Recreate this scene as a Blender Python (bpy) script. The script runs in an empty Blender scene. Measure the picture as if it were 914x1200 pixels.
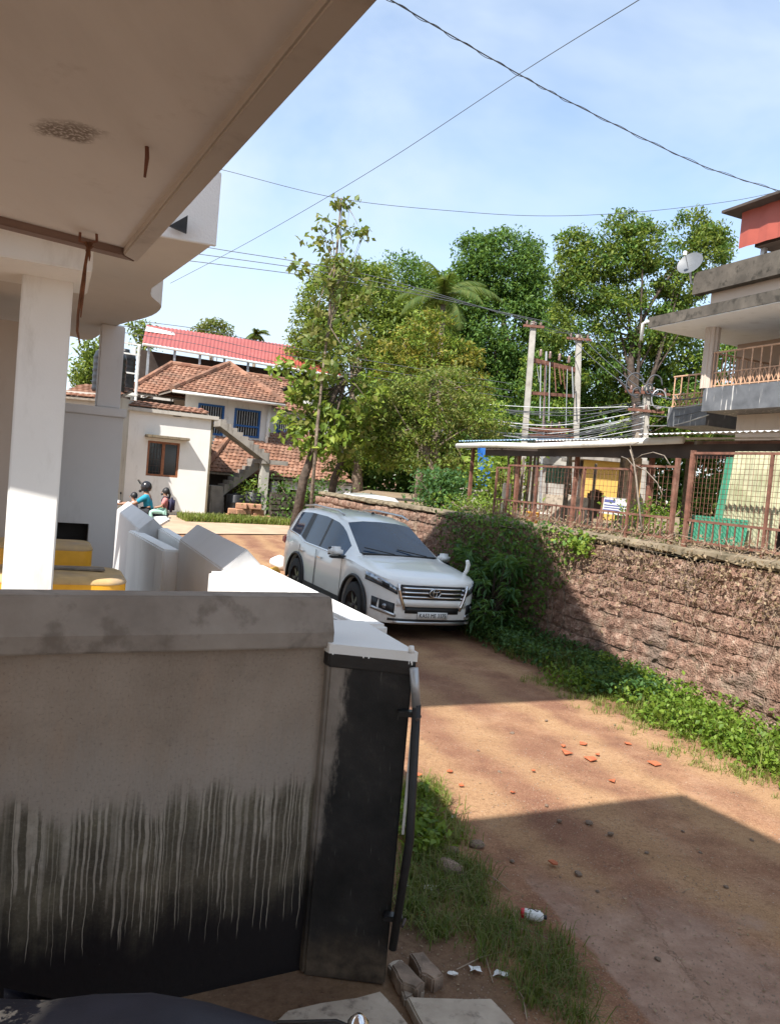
import bpy, bmesh, math, random
import numpy as np
from mathutils import Vector, Matrix

random.seed(7); RNG = np.random.default_rng(7)
R = math.radians
scn = bpy.context.scene
COL = scn.collection

# ---------------------------------------------------------------- camera
F_PX, PW, PH = 900.0, 914.0, 1200.0
CAM_H, PITCH, ROLL = 2.4, R(2.42), R(5.0)
fw = Vector((0, math.cos(PITCH), -math.sin(PITCH)))
r0 = Vector((1, 0, 0)); u0 = r0.cross(fw)
cr = r0 * math.cos(ROLL) + u0 * math.sin(ROLL)
cu = u0 * math.cos(ROLL) - r0 * math.sin(ROLL)
CAM = Vector((0, 0, CAM_H))
cam = bpy.data.cameras.new('camera'); camo = bpy.data.objects.new('camera', cam); COL.objects.link(camo)
cam.sensor_fit = 'VERTICAL'; cam.sensor_height = 24.0; cam.lens = 24.0 * F_PX / PH
cam.clip_start = 0.05; cam.clip_end = 2000
m3 = Matrix((cr, cu, -fw)).transposed()
camo.matrix_world = Matrix.Translation(CAM) @ m3.to_4x4()
scn.camera = camo

# ---------------------------------------------------------------- sky, sun, exposure
SUN_AZ = Vector((-0.53, -0.85, 0)).normalized()      # horizontal direction towards the sun
SUN_EL = R(50)
to_sun = SUN_AZ * math.cos(SUN_EL) + Vector((0, 0, math.sin(SUN_EL)))
world = bpy.data.worlds.new('World'); scn.world = world; world.use_nodes = True
wn = world.node_tree; wn.nodes.clear()
wo = wn.nodes.new('ShaderNodeOutputWorld'); bg = wn.nodes.new('ShaderNodeBackground')
sky = wn.nodes.new('ShaderNodeTexSky'); sky.sky_type = 'NISHITA'; sky.sun_disc = False
sky.sun_elevation = SUN_EL; sky.sun_rotation = math.atan2(to_sun.x, to_sun.y)
sky.air_density = 1.0; sky.dust_density = 0.3; sky.ozone_density = 1.2
tc = wn.nodes.new('ShaderNodeTexCoord')
mp = wn.nodes.new('ShaderNodeMapping'); mp.inputs['Scale'].default_value = (1.0, 1.0, 1.8)
mp.inputs['Location'].default_value = (5.5, 2.6, 0.7)
wn.links.new(tc.outputs['Generated'], mp.inputs['Vector'])
cn = wn.nodes.new('ShaderNodeTexNoise'); cn.inputs['Scale'].default_value = 1.5
cn.inputs['Detail'].default_value = 6; cn.inputs['Roughness'].default_value = 0.55; cn.inputs['Distortion'].default_value = 0.3
wn.links.new(mp.outputs[0], cn.inputs['Vector'])
crp = wn.nodes.new('ShaderNodeValToRGB')
crp.color_ramp.elements[0].position = 0.27; crp.color_ramp.elements[0].color = (0.0, 0.0, 0.0, 1)
crp.color_ramp.elements[1].position = 0.53; crp.color_ramp.elements[1].color = (0.85, 0.85, 0.85, 1)
wn.links.new(cn.outputs['Fac'], crp.inputs['Fac'])
cm = wn.nodes.new('ShaderNodeMix'); cm.data_type = 'RGBA'
tint = wn.nodes.new('ShaderNodeMix'); tint.data_type = 'RGBA'; tint.blend_type = 'MULTIPLY'; tint.inputs[0].default_value = 1.0
tint.inputs[7].default_value = (1.0, 0.99, 0.98, 1); wn.links.new(sky.outputs[0], tint.inputs[6])
wn.links.new(crp.outputs['Color'], cm.inputs[0]); wn.links.new(tint.outputs[2], cm.inputs[6])
cm.inputs[7].default_value = (3.1, 3.55, 4.05, 1)
wn.links.new(cm.outputs[2], bg.inputs['Color'])
bg.inputs['Strength'].default_value = 0.13
wn.links.new(bg.outputs[0], wo.inputs['Surface'])
sl = bpy.data.lights.new('sun', 'SUN'); sl.energy = 4.1; sl.angle = R(0.6); sl.color = (1.0, 0.95, 0.885)
so = bpy.data.objects.new('sun', sl); COL.objects.link(so)
so.rotation_euler = (-to_sun).to_track_quat('-Z', 'Y').to_euler()
so.location = (-20, -15, 30)
scn.render.engine = 'CYCLES'
vs = scn.view_settings; vs.view_transform = 'Standard'; vs.look = 'None'; vs.exposure = 1.15; vs.gamma = 1.0
vs.use_curve_mapping = False

# ---------------------------------------------------------------- from photograph pixels to places
def ray(x, y): return fw * F_PX + cr * (x - PW / 2) - cu * (y - PH / 2)
def atz(x, y, z=0.0):
    d = ray(x, y); return CAM + d * ((z - CAM_H) / d.z)
def aty(x, y, Y):
    d = ray(x, y); return CAM + d * (Y / d.y)
def onp(x, y, p0, n):
    d = ray(x, y); p0 = Vector(p0); n = Vector(n); return CAM + d * ((p0 - CAM).dot(n) / d.dot(n))
LA = R(24)                                            # the lane runs 24 degrees left of the view
LN = Vector((-math.sin(LA), math.cos(LA), 0))         # along the lane, away from the camera
LR = Vector((math.cos(LA), math.sin(LA), 0))          # across the lane, to the right
UP = Vector((0, 0, 1))
def lane(s, o, z=0.0, base=Vector((.18, 3.55, 0))): return base + LN * s + LR * o + UP * z
def gz(x, y):                                         # height of the ground
    t = min(max((y - 16.0) / 10.0, 0), 1); t = t * t * (3 - 2 * t)
    return 0.5 * t

# ---------------------------------------------------------------- material helper
class NT:
    def __init__(s, name):
        s.m = bpy.data.materials.new(name); s.m.use_nodes = True; s.t = s.m.node_tree
        s.b = s.t.nodes['Principled BSDF']; s._obj = None
    def n(s, typ, **k):
        nd = s.t.nodes.new(typ)
        for a, v in k.items(): setattr(nd, a, v)
        return nd
    def put(s, sock, v):
        if isinstance(v, bpy.types.NodeSocket): s.t.links.new(v, sock)
        elif v is not None:
            if sock.type == 'RGBA' and not hasattr(v, '__len__'): v = (v, v, v, 1)
            if sock.type == 'RGBA' and len(v) == 3: v = (*v, 1)
            sock.default_value = v
    def obj(s):
        if s._obj is None: s._obj = s.n('ShaderNodeTexCoord').outputs['Object']
        return s._obj
    def pos(s): return s.n('ShaderNodeNewGeometry').outputs['Position']
    def island(s): return s.n('ShaderNodeNewGeometry').outputs['Random Per Island']
    def orand(s): return s.n('ShaderNodeObjectInfo').outputs['Random']
    def sep(s, v):
        nd = s.n('ShaderNodeSeparateXYZ'); s.put(nd.inputs[0], v); return nd.outputs
    def comb(s, x, y, z):
        nd = s.n('ShaderNodeCombineXYZ')
        for i, v in enumerate((x, y, z)): s.put(nd.inputs[i], v)
        return nd.outputs[0]
    def scale(s, v, sc):
        nd = s.n('ShaderNodeVectorMath', operation='MULTIPLY'); s.put(nd.inputs[0], v); nd.inputs[1].default_value = sc; return nd.outputs[0]
    def noise(s, v, sc=5, det=5, ro=.55, di=0):
        nd = s.n('ShaderNodeTexNoise'); s.put(nd.inputs['Vector'], v); nd.inputs['Scale'].default_value = sc
        nd.inputs['Detail'].default_value = det; nd.inputs['Roughness'].default_value = ro; nd.inputs['Distortion'].default_value = di
        return nd.outputs['Fac']
    def vor(s, v, sc=5, feat='F1', out='Distance'):
        nd = s.n('ShaderNodeTexVoronoi', feature=feat); s.put(nd.inputs['Vector'], v); nd.inputs['Scale'].default_value = sc
        return nd.outputs[out]
    def math(s, op, a, b=None, c=None, clamp=False):
        nd = s.n('ShaderNodeMath', operation=op, use_clamp=clamp); s.put(nd.inputs[0], a); s.put(nd.inputs[1], b)
        if c is not None: s.put(nd.inputs[2], c)
        return nd.outputs[0]
    def ss(s, v, a, b):
        nd = s.n('ShaderNodeMapRange', interpolation_type='SMOOTHSTEP'); s.put(nd.inputs[0], v)
        nd.inputs[1].default_value = a; nd.inputs[2].default_value = b; return nd.outputs[0]
    def mix(s, f, a, b, mode='MIX'):
        nd = s.n('ShaderNodeMix', data_type='RGBA', blend_type=mode); s.put(nd.inputs[0], f); s.put(nd.inputs[6], a); s.put(nd.inputs[7], b); return nd.outputs[2]
    def ramp(s, f, stops):
        nd = s.n('ShaderNodeValToRGB'); s.put(nd.inputs[0], f); e = nd.color_ramp.elements
        while len(e) < len(stops): e.new(.5)
        for el, (p, c) in zip(e, stops):
            el.position = p; el.color = (*c, 1) if hasattr(c, '__len__') else (c, c, c, 1)
        return nd.outputs[0]
    def bump(s, h, st=.3, d=.01):
        nd = s.n('ShaderNodeBump'); s.put(nd.inputs['Height'], h); nd.inputs['Strength'].default_value = st; nd.inputs['Distance'].default_value = d
        s.t.links.new(nd.outputs[0], s.b.inputs['Normal'])
    def out(s, col=None, ro=None, me=None, spec=None):
        if col is not None: s.put(s.b.inputs['Base Color'], col)
        if ro is not None: s.put(s.b.inputs['Roughness'], ro)
        if me is not None: s.put(s.b.inputs['Metallic'], me)
        if spec is not None: s.put(s.b.inputs['Specular IOR Level'], spec)
        return s.m
M = {}
def plain(name, c, ro=.6, me=0, var=.15, sc=6, bump=.15, dirt=None, spec=None, bd=.004, bsc=40):
    t = NT(name); o = t.obj(); f = t.noise(o, sc, 6)
    lo = tuple(x * (1 - var) for x in c); hi = tuple(min(x * (1 + var), 1) for x in c)
    col = t.ramp(f, [(.3, lo), (.7, hi)])
    if dirt:
        f2 = t.noise(o, sc * .35, 8, .65); col = t.mix(t.ss(f2, .5, .72), col, dirt)
    if bump: t.bump(t.noise(o, bsc, 4), bump, bd)
    M[name] = t.out(col, ro, me, spec); return M[name]
def leafmat(name, cols, trans=.4, ro=.5):
    if name.startswith('leaf_') and name != 'leaf_weed': cols = [tuple(min(x * 1.25, .6) for x in c) for c in cols]
    t = NT(name); isl = t.island()
    k = len(cols); col = t.ramp(isl, [(i / (k - 1) if k > 1 else 0, c) for i, c in enumerate(cols)])
    f = t.noise(t.pos(), .7, 3); col = t.mix(t.ss(f, .35, .7), t.mix(.2, col, (0, 0, 0)), col)
    t.out(col, ro, 0, .3)
    tr = t.n('ShaderNodeBsdfTranslucent'); t.put(tr.inputs[0], t.mix(.3, col, (.35, .45, .03)))
    mx = t.n('ShaderNodeMixShader'); mx.inputs[0].default_value = trans
    o = t.t.nodes['Material Output']
    t.t.links.new(t.b.outputs[0], mx.inputs[1]); t.t.links.new(tr.outputs[0], mx.inputs[2]); t.t.links.new(mx.outputs[0], o.inputs[0])
    M[name] = t.m; return t.m

# ---------------------------------------------------------------- mesh helpers
def smooth_mesh(me): me.polygons.foreach_set('use_smooth', [True] * len(me.polygons))
def link(name, me, mat=None, parent=None, smooth=False, world_verts=True):
    if mat is not None: me.materials.append(M[mat] if isinstance(mat, str) else mat)
    if smooth: smooth_mesh(me)
    o = bpy.data.objects.new(name, me); COL.objects.link(o)
    if parent is not None:
        o.parent = parent
        if world_verts: o.matrix_parent_inverse = WM(parent).inverted()
    return o
def WM(o):
    m = Matrix.LocRotScale(o.location, o.rotation_euler, o.scale)
    return (WM(o.parent) @ o.matrix_parent_inverse @ m) if o.parent else m
def top(o, label, cat=None, group=None, kind=None):
    if label: o['label'] = label
    if cat: o['category'] = cat
    if group: o['group'] = group
    if kind: o['kind'] = kind
    return o
def thing(name, label, cat, loc=(0, 0, 0), rz=0, group=None):
    o = bpy.data.objects.new(name, None); COL.objects.link(o); o.location = loc; o.rotation_euler = (0, 0, rz)
    o.empty_display_size = .1
    return top(o, label, cat, group)
def struct(o, label=None): o['kind'] = 'structure'; return o
def copy_tree(o, parent=None):
    c = o.copy(); COL.objects.link(c); c.parent = parent
    if parent is not None: c.matrix_parent_inverse = o.matrix_parent_inverse.copy()
    for ch in list(o.children): copy_tree(ch, c)
    return c
class MB:
    def __init__(s): s.v = []; s.f = []
    def add(s, vs, fs):
        b = len(s.v); s.v += [tuple(v) for v in vs]; s.f += [tuple(i + b for i in f) for f in fs]; return s
    def frame(s, o, ax, ay, az):                     # box from corner o with three edge vectors
        o, ax, ay, az = map(Vector, (o, ax, ay, az))
        return s.add([o, o + ax, o + ax + ay, o + ay, o + az, o + ax + az, o + ax + ay + az, o + ay + az],
                     [(0, 3, 2, 1), (4, 5, 6, 7), (0, 1, 5, 4), (1, 2, 6, 5), (2, 3, 7, 6), (3, 0, 4, 7)])
    def box(s, c, sz, rz=0):
        c = Vector(c); a = Vector((math.cos(rz), math.sin(rz), 0)) * sz[0]; b = Vector((-math.sin(rz), math.cos(rz), 0)) * sz[1]
        return s.frame(c - a / 2 - b / 2 - UP * sz[2] / 2, a, b, UP * sz[2])
    def prism(s, poly, vec):                         # closed polygon swept by vec
        poly = [Vector(p) for p in poly]; vec = Vector(vec); n = len(poly)
        return s.add(poly + [p + vec for p in poly], [tuple(range(n))[::-1], tuple(range(n, 2 * n))] +
                     [(i, (i + 1) % n, n + (i + 1) % n, n + i) for i in range(n)])
    def tube(s, pts, rad, n=8, cap=True):
        pts = [Vector(p) for p in pts]; k = len(pts); b = len(s.v); up = None
        if not hasattr(rad, '__len__'): rad = [rad] * k
        for i, p in enumerate(pts):
            t = (pts[min(i + 1, k - 1)] - pts[max(i - 1, 0)]).normalized()
            if up is None:
                up = t.orthogonal().normalized()
            else:
                up = (up - t * up.dot(t)); up = up.normalized() if up.length > 1e-6 else t.orthogonal().normalized()
            w = t.cross(up)
            for j in range(n):
                a = 2 * math.pi * j / n; s.v.append(tuple(p + (up * math.cos(a) + w * math.sin(a)) * rad[i]))
        for i in range(k - 1):
            for j in range(n):
                a = b + i * n + j; c = b + i * n + (j + 1) % n; s.f.append((a, c, c + n, a + n))
        if cap: s.f.append(tuple(b + j for j in range(n))[::-1]); s.f.append(tuple(b + (k - 1) * n + j for j in range(n)))
        return s
    def lathe(s, prof, c=(0, 0, 0), n=24, axis='z'):
        c = Vector(c); b = len(s.v); k = len(prof)
        for r_, h in prof:
            for j in range(n):
                a = 2 * math.pi * j / n; x, y = r_ * math.cos(a), r_ * math.sin(a)
                s.v.append(tuple(c + (Vector((x, y, h)) if axis == 'z' else Vector((x, h, y)))))
        for i in range(k - 1):
            for j in range(n):
                a = b + i * n + j; d = b + i * n + (j + 1) % n; s.f.append((a, d, d + n, a + n))
        return s
    def mesh(s, name='m'):
        me = bpy.data.meshes.new(name); me.from_pydata(s.v, [], s.f); me.validate(); me.update()
        return me
    def build(s, name, mat, parent=None, smooth=False, world=True, bevel=0, seg=2, fixn=True):
        me = s.mesh(name)
        if fixn or bevel:
            bm = bmesh.new(); bm.from_mesh(me)
            bmesh.ops.recalc_face_normals(bm, faces=bm.faces)
            if bevel:
                ed = [e for e in bm.edges if len(e.link_faces) == 2 and e.calc_face_angle() > .5]
                bmesh.ops.bevel(bm, geom=ed, offset=bevel, segments=seg, affect='EDGES', clamp_overlap=True)
            bm.to_mesh(me); bm.free()
        return link(name, me, mat, parent, smooth, world)
def arr_mesh(name, V, Fi):
    V = np.asarray(V, np.float32); Fi = np.asarray(Fi, np.int32); k = Fi.shape[1]
    me = bpy.data.meshes.new(name); me.vertices.add(len(V)); me.vertices.foreach_set('co', V.ravel())
    me.loops.add(Fi.size); me.loops.foreach_set('vertex_index', Fi.ravel())
    me.polygons.add(len(Fi)); me.polygons.foreach_set('loop_start', np.arange(0, Fi.size, k, dtype=np.int32))
    me.update(calc_edges=True); me.validate(); return me
def unit(a): return a / np.maximum(np.linalg.norm(a, axis=-1, keepdims=True), 1e-9)
def leaves(P, size, asp=.45, droop=.3, upb=.3, fold=.25, rng=RNG):
    """one folded leaf per point: arrays of vertices and triangles"""
    n = len(P); d = unit(rng.normal(size=(n, 3)) + np.array([0, 0, -droop])); nn = rng.normal(size=(n, 3)) + np.array([0, 0, upb * 3])
    w = unit(np.cross(d, nn)); nn = np.cross(w, d)
    L = (size * rng.uniform(.6, 1.3, n))[:, None]; Wd = L * asp
    b = P; t = P + d * L - nn * L * .12; m = P + d * L * .45
    l = m + w * Wd * .5 + nn * L * fold * .3; r_ = m - w * Wd * .5 + nn * L * fold * .3
    V = np.stack([b, l, t, r_], 1).reshape(-1, 3); i = np.arange(n)[:, None] * 4
    return V, np.concatenate([i + np.array([[0, 1, 2]]), i + np.array([[0, 2, 3]])], 0)
def blades(P, h, w=.012, lean=.5, rng=RNG):
    """grass blade: three-point ribbon, 2 quads as 3 triangles"""
    n = len(P); a = rng.uniform(0, 2 * np.pi, n); d = np.stack([np.cos(a), np.sin(a), np.zeros(n)], 1); sd = np.stack([-d[:, 1], d[:, 0], np.zeros(n)], 1)
    H = (h * rng.uniform(.3, 1.3, n))[:, None]; le = (lean * rng.uniform(.1, 1.5, n))[:, None] * H; ww = w * rng.uniform(.6, 1.3, n)[:, None]
    u = np.array([0, 0, 1.]);
    m = P + u * H * .6 + d * le * .35; t = P + u * H * np.maximum(1 - .45 * le / H, .15) + d * le
    V = np.stack([P - sd * ww, P + sd * ww, m - sd * ww * .7, m + sd * ww * .7, t], 1).reshape(-1, 3); i = np.arange(n)[:, None] * 5
    return V, np.concatenate([i + np.array([[0, 1, 3]]), i + np.array([[0, 3, 2]]), i + np.array([[2, 3, 4]])], 0)
def merge(parts):
    V = []; Fs = []; b = 0
    for v, f in parts: V.append(v); Fs.append(f + b); b += len(v)
    return np.concatenate(V), np.concatenate(Fs)
def npv(v): return np.array(v, float)
# ================================================================ materials
def ground_mat():
    t = NT('dirt'); p = t.pos(); s3 = t.sep(p)
    big = t.noise(p, .55, 5, .6); mid = t.noise(p, 2.6, 6, .62); fine = t.noise(p, 22, 5, .6)
    dirt = t.ramp(mid, [(.28, (.165, .08, .05)), (.5, (.31, .168, .094)), (.75, (.43, .27, .165))])
    dirt = t.mix(t.ss(big, .38, .68), t.mix(.6, dirt, (.15, .062, .044)), dirt)
    # paler wheel tracks along the lane
    across = t.math('ADD', t.math('MULTIPLY', s3[0], LR.x), t.math('MULTIPLY', s3[1], LR.y))
    wob = t.math('ADD', across, t.math('MULTIPLY', t.noise(p, .8, 3), .9))
    tr = t.math('ABSOLUTE', t.math('SUBTRACT', t.math('PINGPONG', t.math('SUBTRACT', wob, 2.35), .85), .42))
    dirt = t.mix(t.math('MULTIPLY', t.ss(tr, .32, .05), .45), dirt, (.42, .27, .135))
    peb = t.vor(t.scale(p, (1, 1, .3)), 34); pebr = t.vor(t.scale(p, (1, 1, .3)), 34, out='Color')
    pm = t.math('MULTIPLY', t.ss(peb, .26, .12), t.ss(t.sep(pebr)[0], .72, .8))
    dirt = t.mix(pm, dirt, t.ramp(t.sep(pebr)[1], [(0, (.12, .08, .06)), (.5, (.42, .33, .26)), (1, (.33, .13, .07))]))
    dirt = t.mix(t.math('MULTIPLY', t.ss(fine, .45, .75), .5), dirt, (.15, .08, .042))
    grit = t.noise(p, 95, 3, .6); dirt = t.mix(t.math('MULTIPLY', t.ss(grit, .52, .72), .45), dirt, (.5, .36, .22)); dirt = t.mix(t.math('MULTIPLY', t.ss(grit, .46, .3), .5), dirt, (.11, .055, .03))
    # old pinkish concrete showing through near the house
    def half(a, b, ns, w):
        a = Vector(a); b = Vector(b); d = (b - a).normalized(); n = Vector((d.y, -d.x, 0)); c = n.dot(a)
        v = t.math('ADD', t.math('MULTIPLY', s3[0], n.x), t.math('MULTIPLY', s3[1], n.y))
        v = t.math('SUBTRACT', v, c)
        v = t.math('ADD', v, t.math('MULTIPLY', t.math('SUBTRACT', t.noise(p, 2.2, 7, .65), .5), ns))
        return t.ss(v, -w, w)
    A = atz(625, 1040); B = atz(860, 1075); C = atz(935, 1150); D = atz(765, 1200)
    cm_ = t.math('MULTIPLY', half(A, B, 1.3, .28), t.math('MULTIPLY', half(B, C, 1.5, .3), half(D, A, .25, .02)))
    conc = t.ramp(t.noise(p, 7, 6, .65), [(.3, (.22, .135, .098)), (.7, (.38, .26, .195))])
    cracks = t.vor(t.scale(p, (1.3, .7, 0)), .75, feat='DISTANCE_TO_EDGE')
    crk = t.math('ADD', cracks, t.math('MULTIPLY', t.math('SUBTRACT', t.noise(p, 4, 6, .7), .5), .22))
    conc = t.mix(t.math('MULTIPLY', t.ss(t.math('ABSOLUTE', crk), .008, .002), .6), conc, (.12, .075, .055))
    col = t.mix(t.math('MULTIPLY', cm_, .85), dirt, conc)
    # damp dark litter strip along the house wall
    along = t.math('SUBTRACT', across, LR.dot(Vector((.18, 3.55, 0))))
    damp = t.math('ADD', along, t.math('MULTIPLY', t.math('SUBTRACT', t.noise(p, 3, 5), .5), .8))
    col = t.mix(t.math('MULTIPLY', t.ss(damp, .75, .35), .7), col, t.ramp(fine, [(.3, (.07, .048, .03)), (.7, (.2, .135, .085))]))
    grassy = t.math('ADD', s3[1], t.math('MULTIPLY', big, 6))
    t.bump(t.math('ADD', t.math('MULTIPLY', mid, .6), t.math('ADD', t.math('MULTIPLY', fine, .5), t.math('MULTIPLY', pm, .35))), .55, .03)
    M['dirt'] = t.out(col, .93, 0, .2)
ground_mat()
def wall_drip_mat():
    # grey cement plaster, mould at the foot and pale runs of splashed cement
    t = NT('stained_plaster'); o = t.obj(); x, y, z = t.sep(o)
    base = t.ramp(t.noise(o, 1.7, 6, .6), [(.3, (.225, .175, .132)), (.7, (.345, .28, .222))])
    base = t.mix(t.math('MULTIPLY', t.ss(t.noise(t.scale(o, (2, 1, .7)), 3.1, 3), .5, .75), .35), base, (.34, .235, .165))
    base = t.mix(t.math('MULTIPLY', t.ss(t.noise(o, 12, 5), .55, .8), .3), base, (.14, .12, .10))
    edge = t.math('ADD', z, t.math('MULTIPLY', t.math('SUBTRACT', t.noise(t.comb(t.math('MULTIPLY', x, 1.0), 0, 0), 3.2, 5, .7), .5), .55))
    stk = t.noise(t.comb(t.math('MULTIPLY', x, 22), 0, t.math('MULTIPLY', z, 1.6)), 1, 4, .6)
    edge = t.math('ADD', edge, t.math('MULTIPLY', t.math('SUBTRACT', stk, .5), .16))
    edge = t.math('ADD', edge, t.math('MULTIPLY', t.math('SUBTRACT', t.noise(o, 3.4, 6, .7), .5), .36))
    low = t.ss(edge, .98, .84)                                      # where the wall is dark and wet
    mould = t.ramp(t.noise(o, 4.5, 6, .65), [(.28, (.045, .037, .027)), (.5, (.10, .085, .06)), (.75, (.18, .155, .105))])
    lowest = t.ss(edge, .58, .28)
    mould = t.mix(lowest, mould, (.010, .008, .009))
    xw = t.math('ADD', x, t.math('MULTIPLY', t.noise(t.comb(t.math('MULTIPLY', x, 3), 0, t.math('MULTIPLY', z, 2.2)), 2, 3), .035))
    def runs(fr, thr, seed, zl0, zl1):
        c = t.math('FLOOR', t.math('MULTIPLY', xw, fr))
        wn_ = t.n('ShaderNodeTexWhiteNoise', noise_dimensions='2D'); t.put(wn_.inputs[0], t.comb(c, seed, 0)); rr = t.sep(wn_.outputs['Color'])
        fx = t.math('SUBTRACT', t.math('FRACT', t.math('MULTIPLY', xw, fr)), t.math('ADD', t.math('MULTIPLY', rr[1], .5), .25))
        wd = t.math('ADD', t.math('MULTIPLY', t.math('POWER', rr[2], 2.0), .2), .085)
        taper = t.math('MULTIPLY', wd, t.math('ADD', t.ss(z, .1, 1.05), .25))
        m = t.ss(t.math('DIVIDE', t.math('ABSOLUTE', fx), taper), 1.25, .5)
        pres = t.math('GREATER_THAN', rr[0], thr)
        zl = t.math('ADD', t.math('MULTIPLY', rr[1], zl1 - zl0), zl0)
        nz = t.math('ADD', z, t.math('MULTIPLY', t.noise(o, 30, 2), .03))
        len_ = t.ss(t.math('SUBTRACT', nz, zl), 0, .06)
        return t.math('MULTIPLY', t.math('MULTIPLY', m, pres), len_)
    r_ = t.math('MAXIMUM', runs(15, .45, 1.3, .2, .7), t.math('MAXIMUM', runs(27, .18, 5.1, .16, .62), runs(41, .3, 9.7, .2, .7)))
    brk = t.ss(t.noise(t.comb(t.math('MULTIPLY', x, 2), 0, t.math('MULTIPLY', z, 3)), 2.3, 4), .22, .32)
    brk = t.math('MULTIPLY', brk, t.math('ADD', t.ss(t.noise(t.comb(t.math('MULTIPLY', x, 4), 0, 0), 2.3, 4, .6), .38, .55), .12))
    r_ = t.math('MULTIPLY', r_, t.math('MINIMUM', brk, 1))
    dripc = t.ramp(t.noise(o, 14, 4), [(.3, (.25, .215, .17)), (.7, (.42, .37, .305))])
    lowc = t.mix(t.math('MULTIPLY', r_, .92), mould, dripc)
    pale = t.math('MULTIPLY', t.ss(edge, 1.28, 1.02), .4)
    col = t.mix(low, t.mix(pale, base, (.32, .29, .26)), lowc)
    sp = t.noise(o, 70, 4, .65); col = t.mix(t.math('MULTIPLY', t.ss(sp, .5, .75), t.math('MULTIPLY', t.math('SUBTRACT', 1, lowest), .35)), col, t.mix(.5, col, (.45, .4, .34))); col = t.mix(t.math('MULTIPLY', t.ss(sp, .46, .3), .45), col, t.mix(.6, col, (.02, .016, .012)))
    pit = t.vor(o, 26); col = t.mix(t.math('MULTIPLY', t.ss(pit, .09, .04), t.ss(t.noise(o, 6, 3), .5, .65)), col, (.05, .04, .032))
    t.bump(t.math('ADD', t.noise(o, 26, 5), t.math('MULTIPLY', r_, .25)), .5, .008)
    M['stained_plaster'] = t.out(col, t.ramp(low, [(0, .85), (1, .55)]), 0, .3)
wall_drip_mat()
def pillar_mat():
    t = NT('black_mouldy_plaster'); o = t.obj(); x, y, z = t.sep(o)
    blk = t.ramp(t.noise(o, 6, 7, .65), [(.3, (.006, .006, .006)), (.6, (.02, .018, .017)), (.85, (.06, .052, .045))])
    bare = t.ramp(t.noise(o, 5, 5), [(.3, (.14, .115, .095)), (.7, (.27, .235, .2))])
    e = t.math('ADD', t.math('ADD', x, t.math('MULTIPLY', t.math('SUBTRACT', t.noise(t.comb(t.math('MULTIPLY', x, 3), 0, z), 6, 6, .7), .5), .16)), t.math('MULTIPLY', t.math('SUBTRACT', 1.4, z), .085))
    f = t.math('MULTIPLY', t.ss(e, -.11, -.16), t.ss(t.math('ADD', z, t.math('MULTIPLY', t.noise(o, 9, 5), .5)), .62, 1.1))
    col = t.mix(f, blk, bare)
    col = t.mix(t.ss(t.math('ADD', z, t.math('MULTIPLY', t.noise(o, 7, 6), .25)), .38, .2), col, t.ramp(t.noise(o, 16, 5), [(.3, (.03, .022, .016)), (.7, (.11, .08, .055))]))
    sc = t.noise(t.scale(o, (60, 10, 5)), 1.5, 4); col = t.mix(t.math('MULTIPLY', t.ss(sc, .66, .8), .3), col, (.3, .28, .25))
    t.bump(t.noise(o, 22, 6), .5, .006); M['black_mouldy_plaster'] = t.out(col, .62, 0, .35)
pillar_mat()
def soffit_mat():
    t = NT('old_soffit_paint'); o = t.obj(); x, y, z = t.sep(o)
    col = t.ramp(t.noise(o, 1.3, 6), [(.3, (.76, .745, .735)), (.7, (.82, .81, .80))])
    c = npv(atz(80, 150, 3.3))
    d = t.n('ShaderNodeVectorMath', operation='DISTANCE'); t.put(d.inputs[0], t.scale(o, (1, 1.6, 0))); d.inputs[1].default_value = (c[0], c[1] * 1.6, 0)
    dd = t.math('ADD', d.outputs['Value'], t.math('MULTIPLY', t.math('SUBTRACT', t.noise(o, 11, 5), .5), .16))
    col = t.mix(t.math('MULTIPLY', t.ss(dd, .13, .05), t.ss(t.noise(o, 90, 3), .3, .55)), col, (.27, .235, .21))
    st = t.noise(t.scale(o, (1, 1, 1)), 3.2, 8, .72); col = t.mix(t.math('MULTIPLY', t.ss(t.noise(t.scale(o, (1, .25, 1)), 2.1, 6, .6), .45, .7), .25), col, (.45, .42, .39)); col = t.mix(t.math('MULTIPLY', t.ss(st, .58, .75), .35), col, (.40, .34, .30))
    t.bump(t.noise(o, 45, 5), .25, .003); M['old_soffit_paint'] = t.out(col, .85, 0, .2)
soffit_mat()
def laterite(name, a, b, c):
    t = NT(name); o = t.pos(); oi = t.orand()
    f = t.noise(o, 11, 7, .7); v = t.vor(o, 42)
    col = t.ramp(f, [(.28, a), (.5, b), (.72, c)])
    col = t.mix(t.math('MULTIPLY', t.ss(v, .30, .12), .65), col, (.06, .03, .022))
    col = t.mix(t.math('MULTIPLY', t.ss(t.noise(o, 3.1, 6, .65), .52, .7), .6), col, (.33, .265, .19))     # dry creeper dust
    col = t.mix(t.math('MULTIPLY', t.ss(t.noise(o, 1.6, 5, .6), .52, .72), .55), col, (.17, .15, .125))   # grey lichen
    col = t.mix(t.math('MULTIPLY', oi, .4), col, t.mix(.5, col, (.05, .03, .025)))
    t.bump(t.math('ADD', t.math('MULTIPLY', f, .5), v), .65, .02); M[name] = t.out(col, .95, 0, .15)
laterite('laterite_stone', (.10, .058, .044), (.26, .155, .112), (.50, .375, .29))
laterite('wall_mortar', (.08, .05, .04), (.2, .135, .10), (.33, .25, .19))
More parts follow.
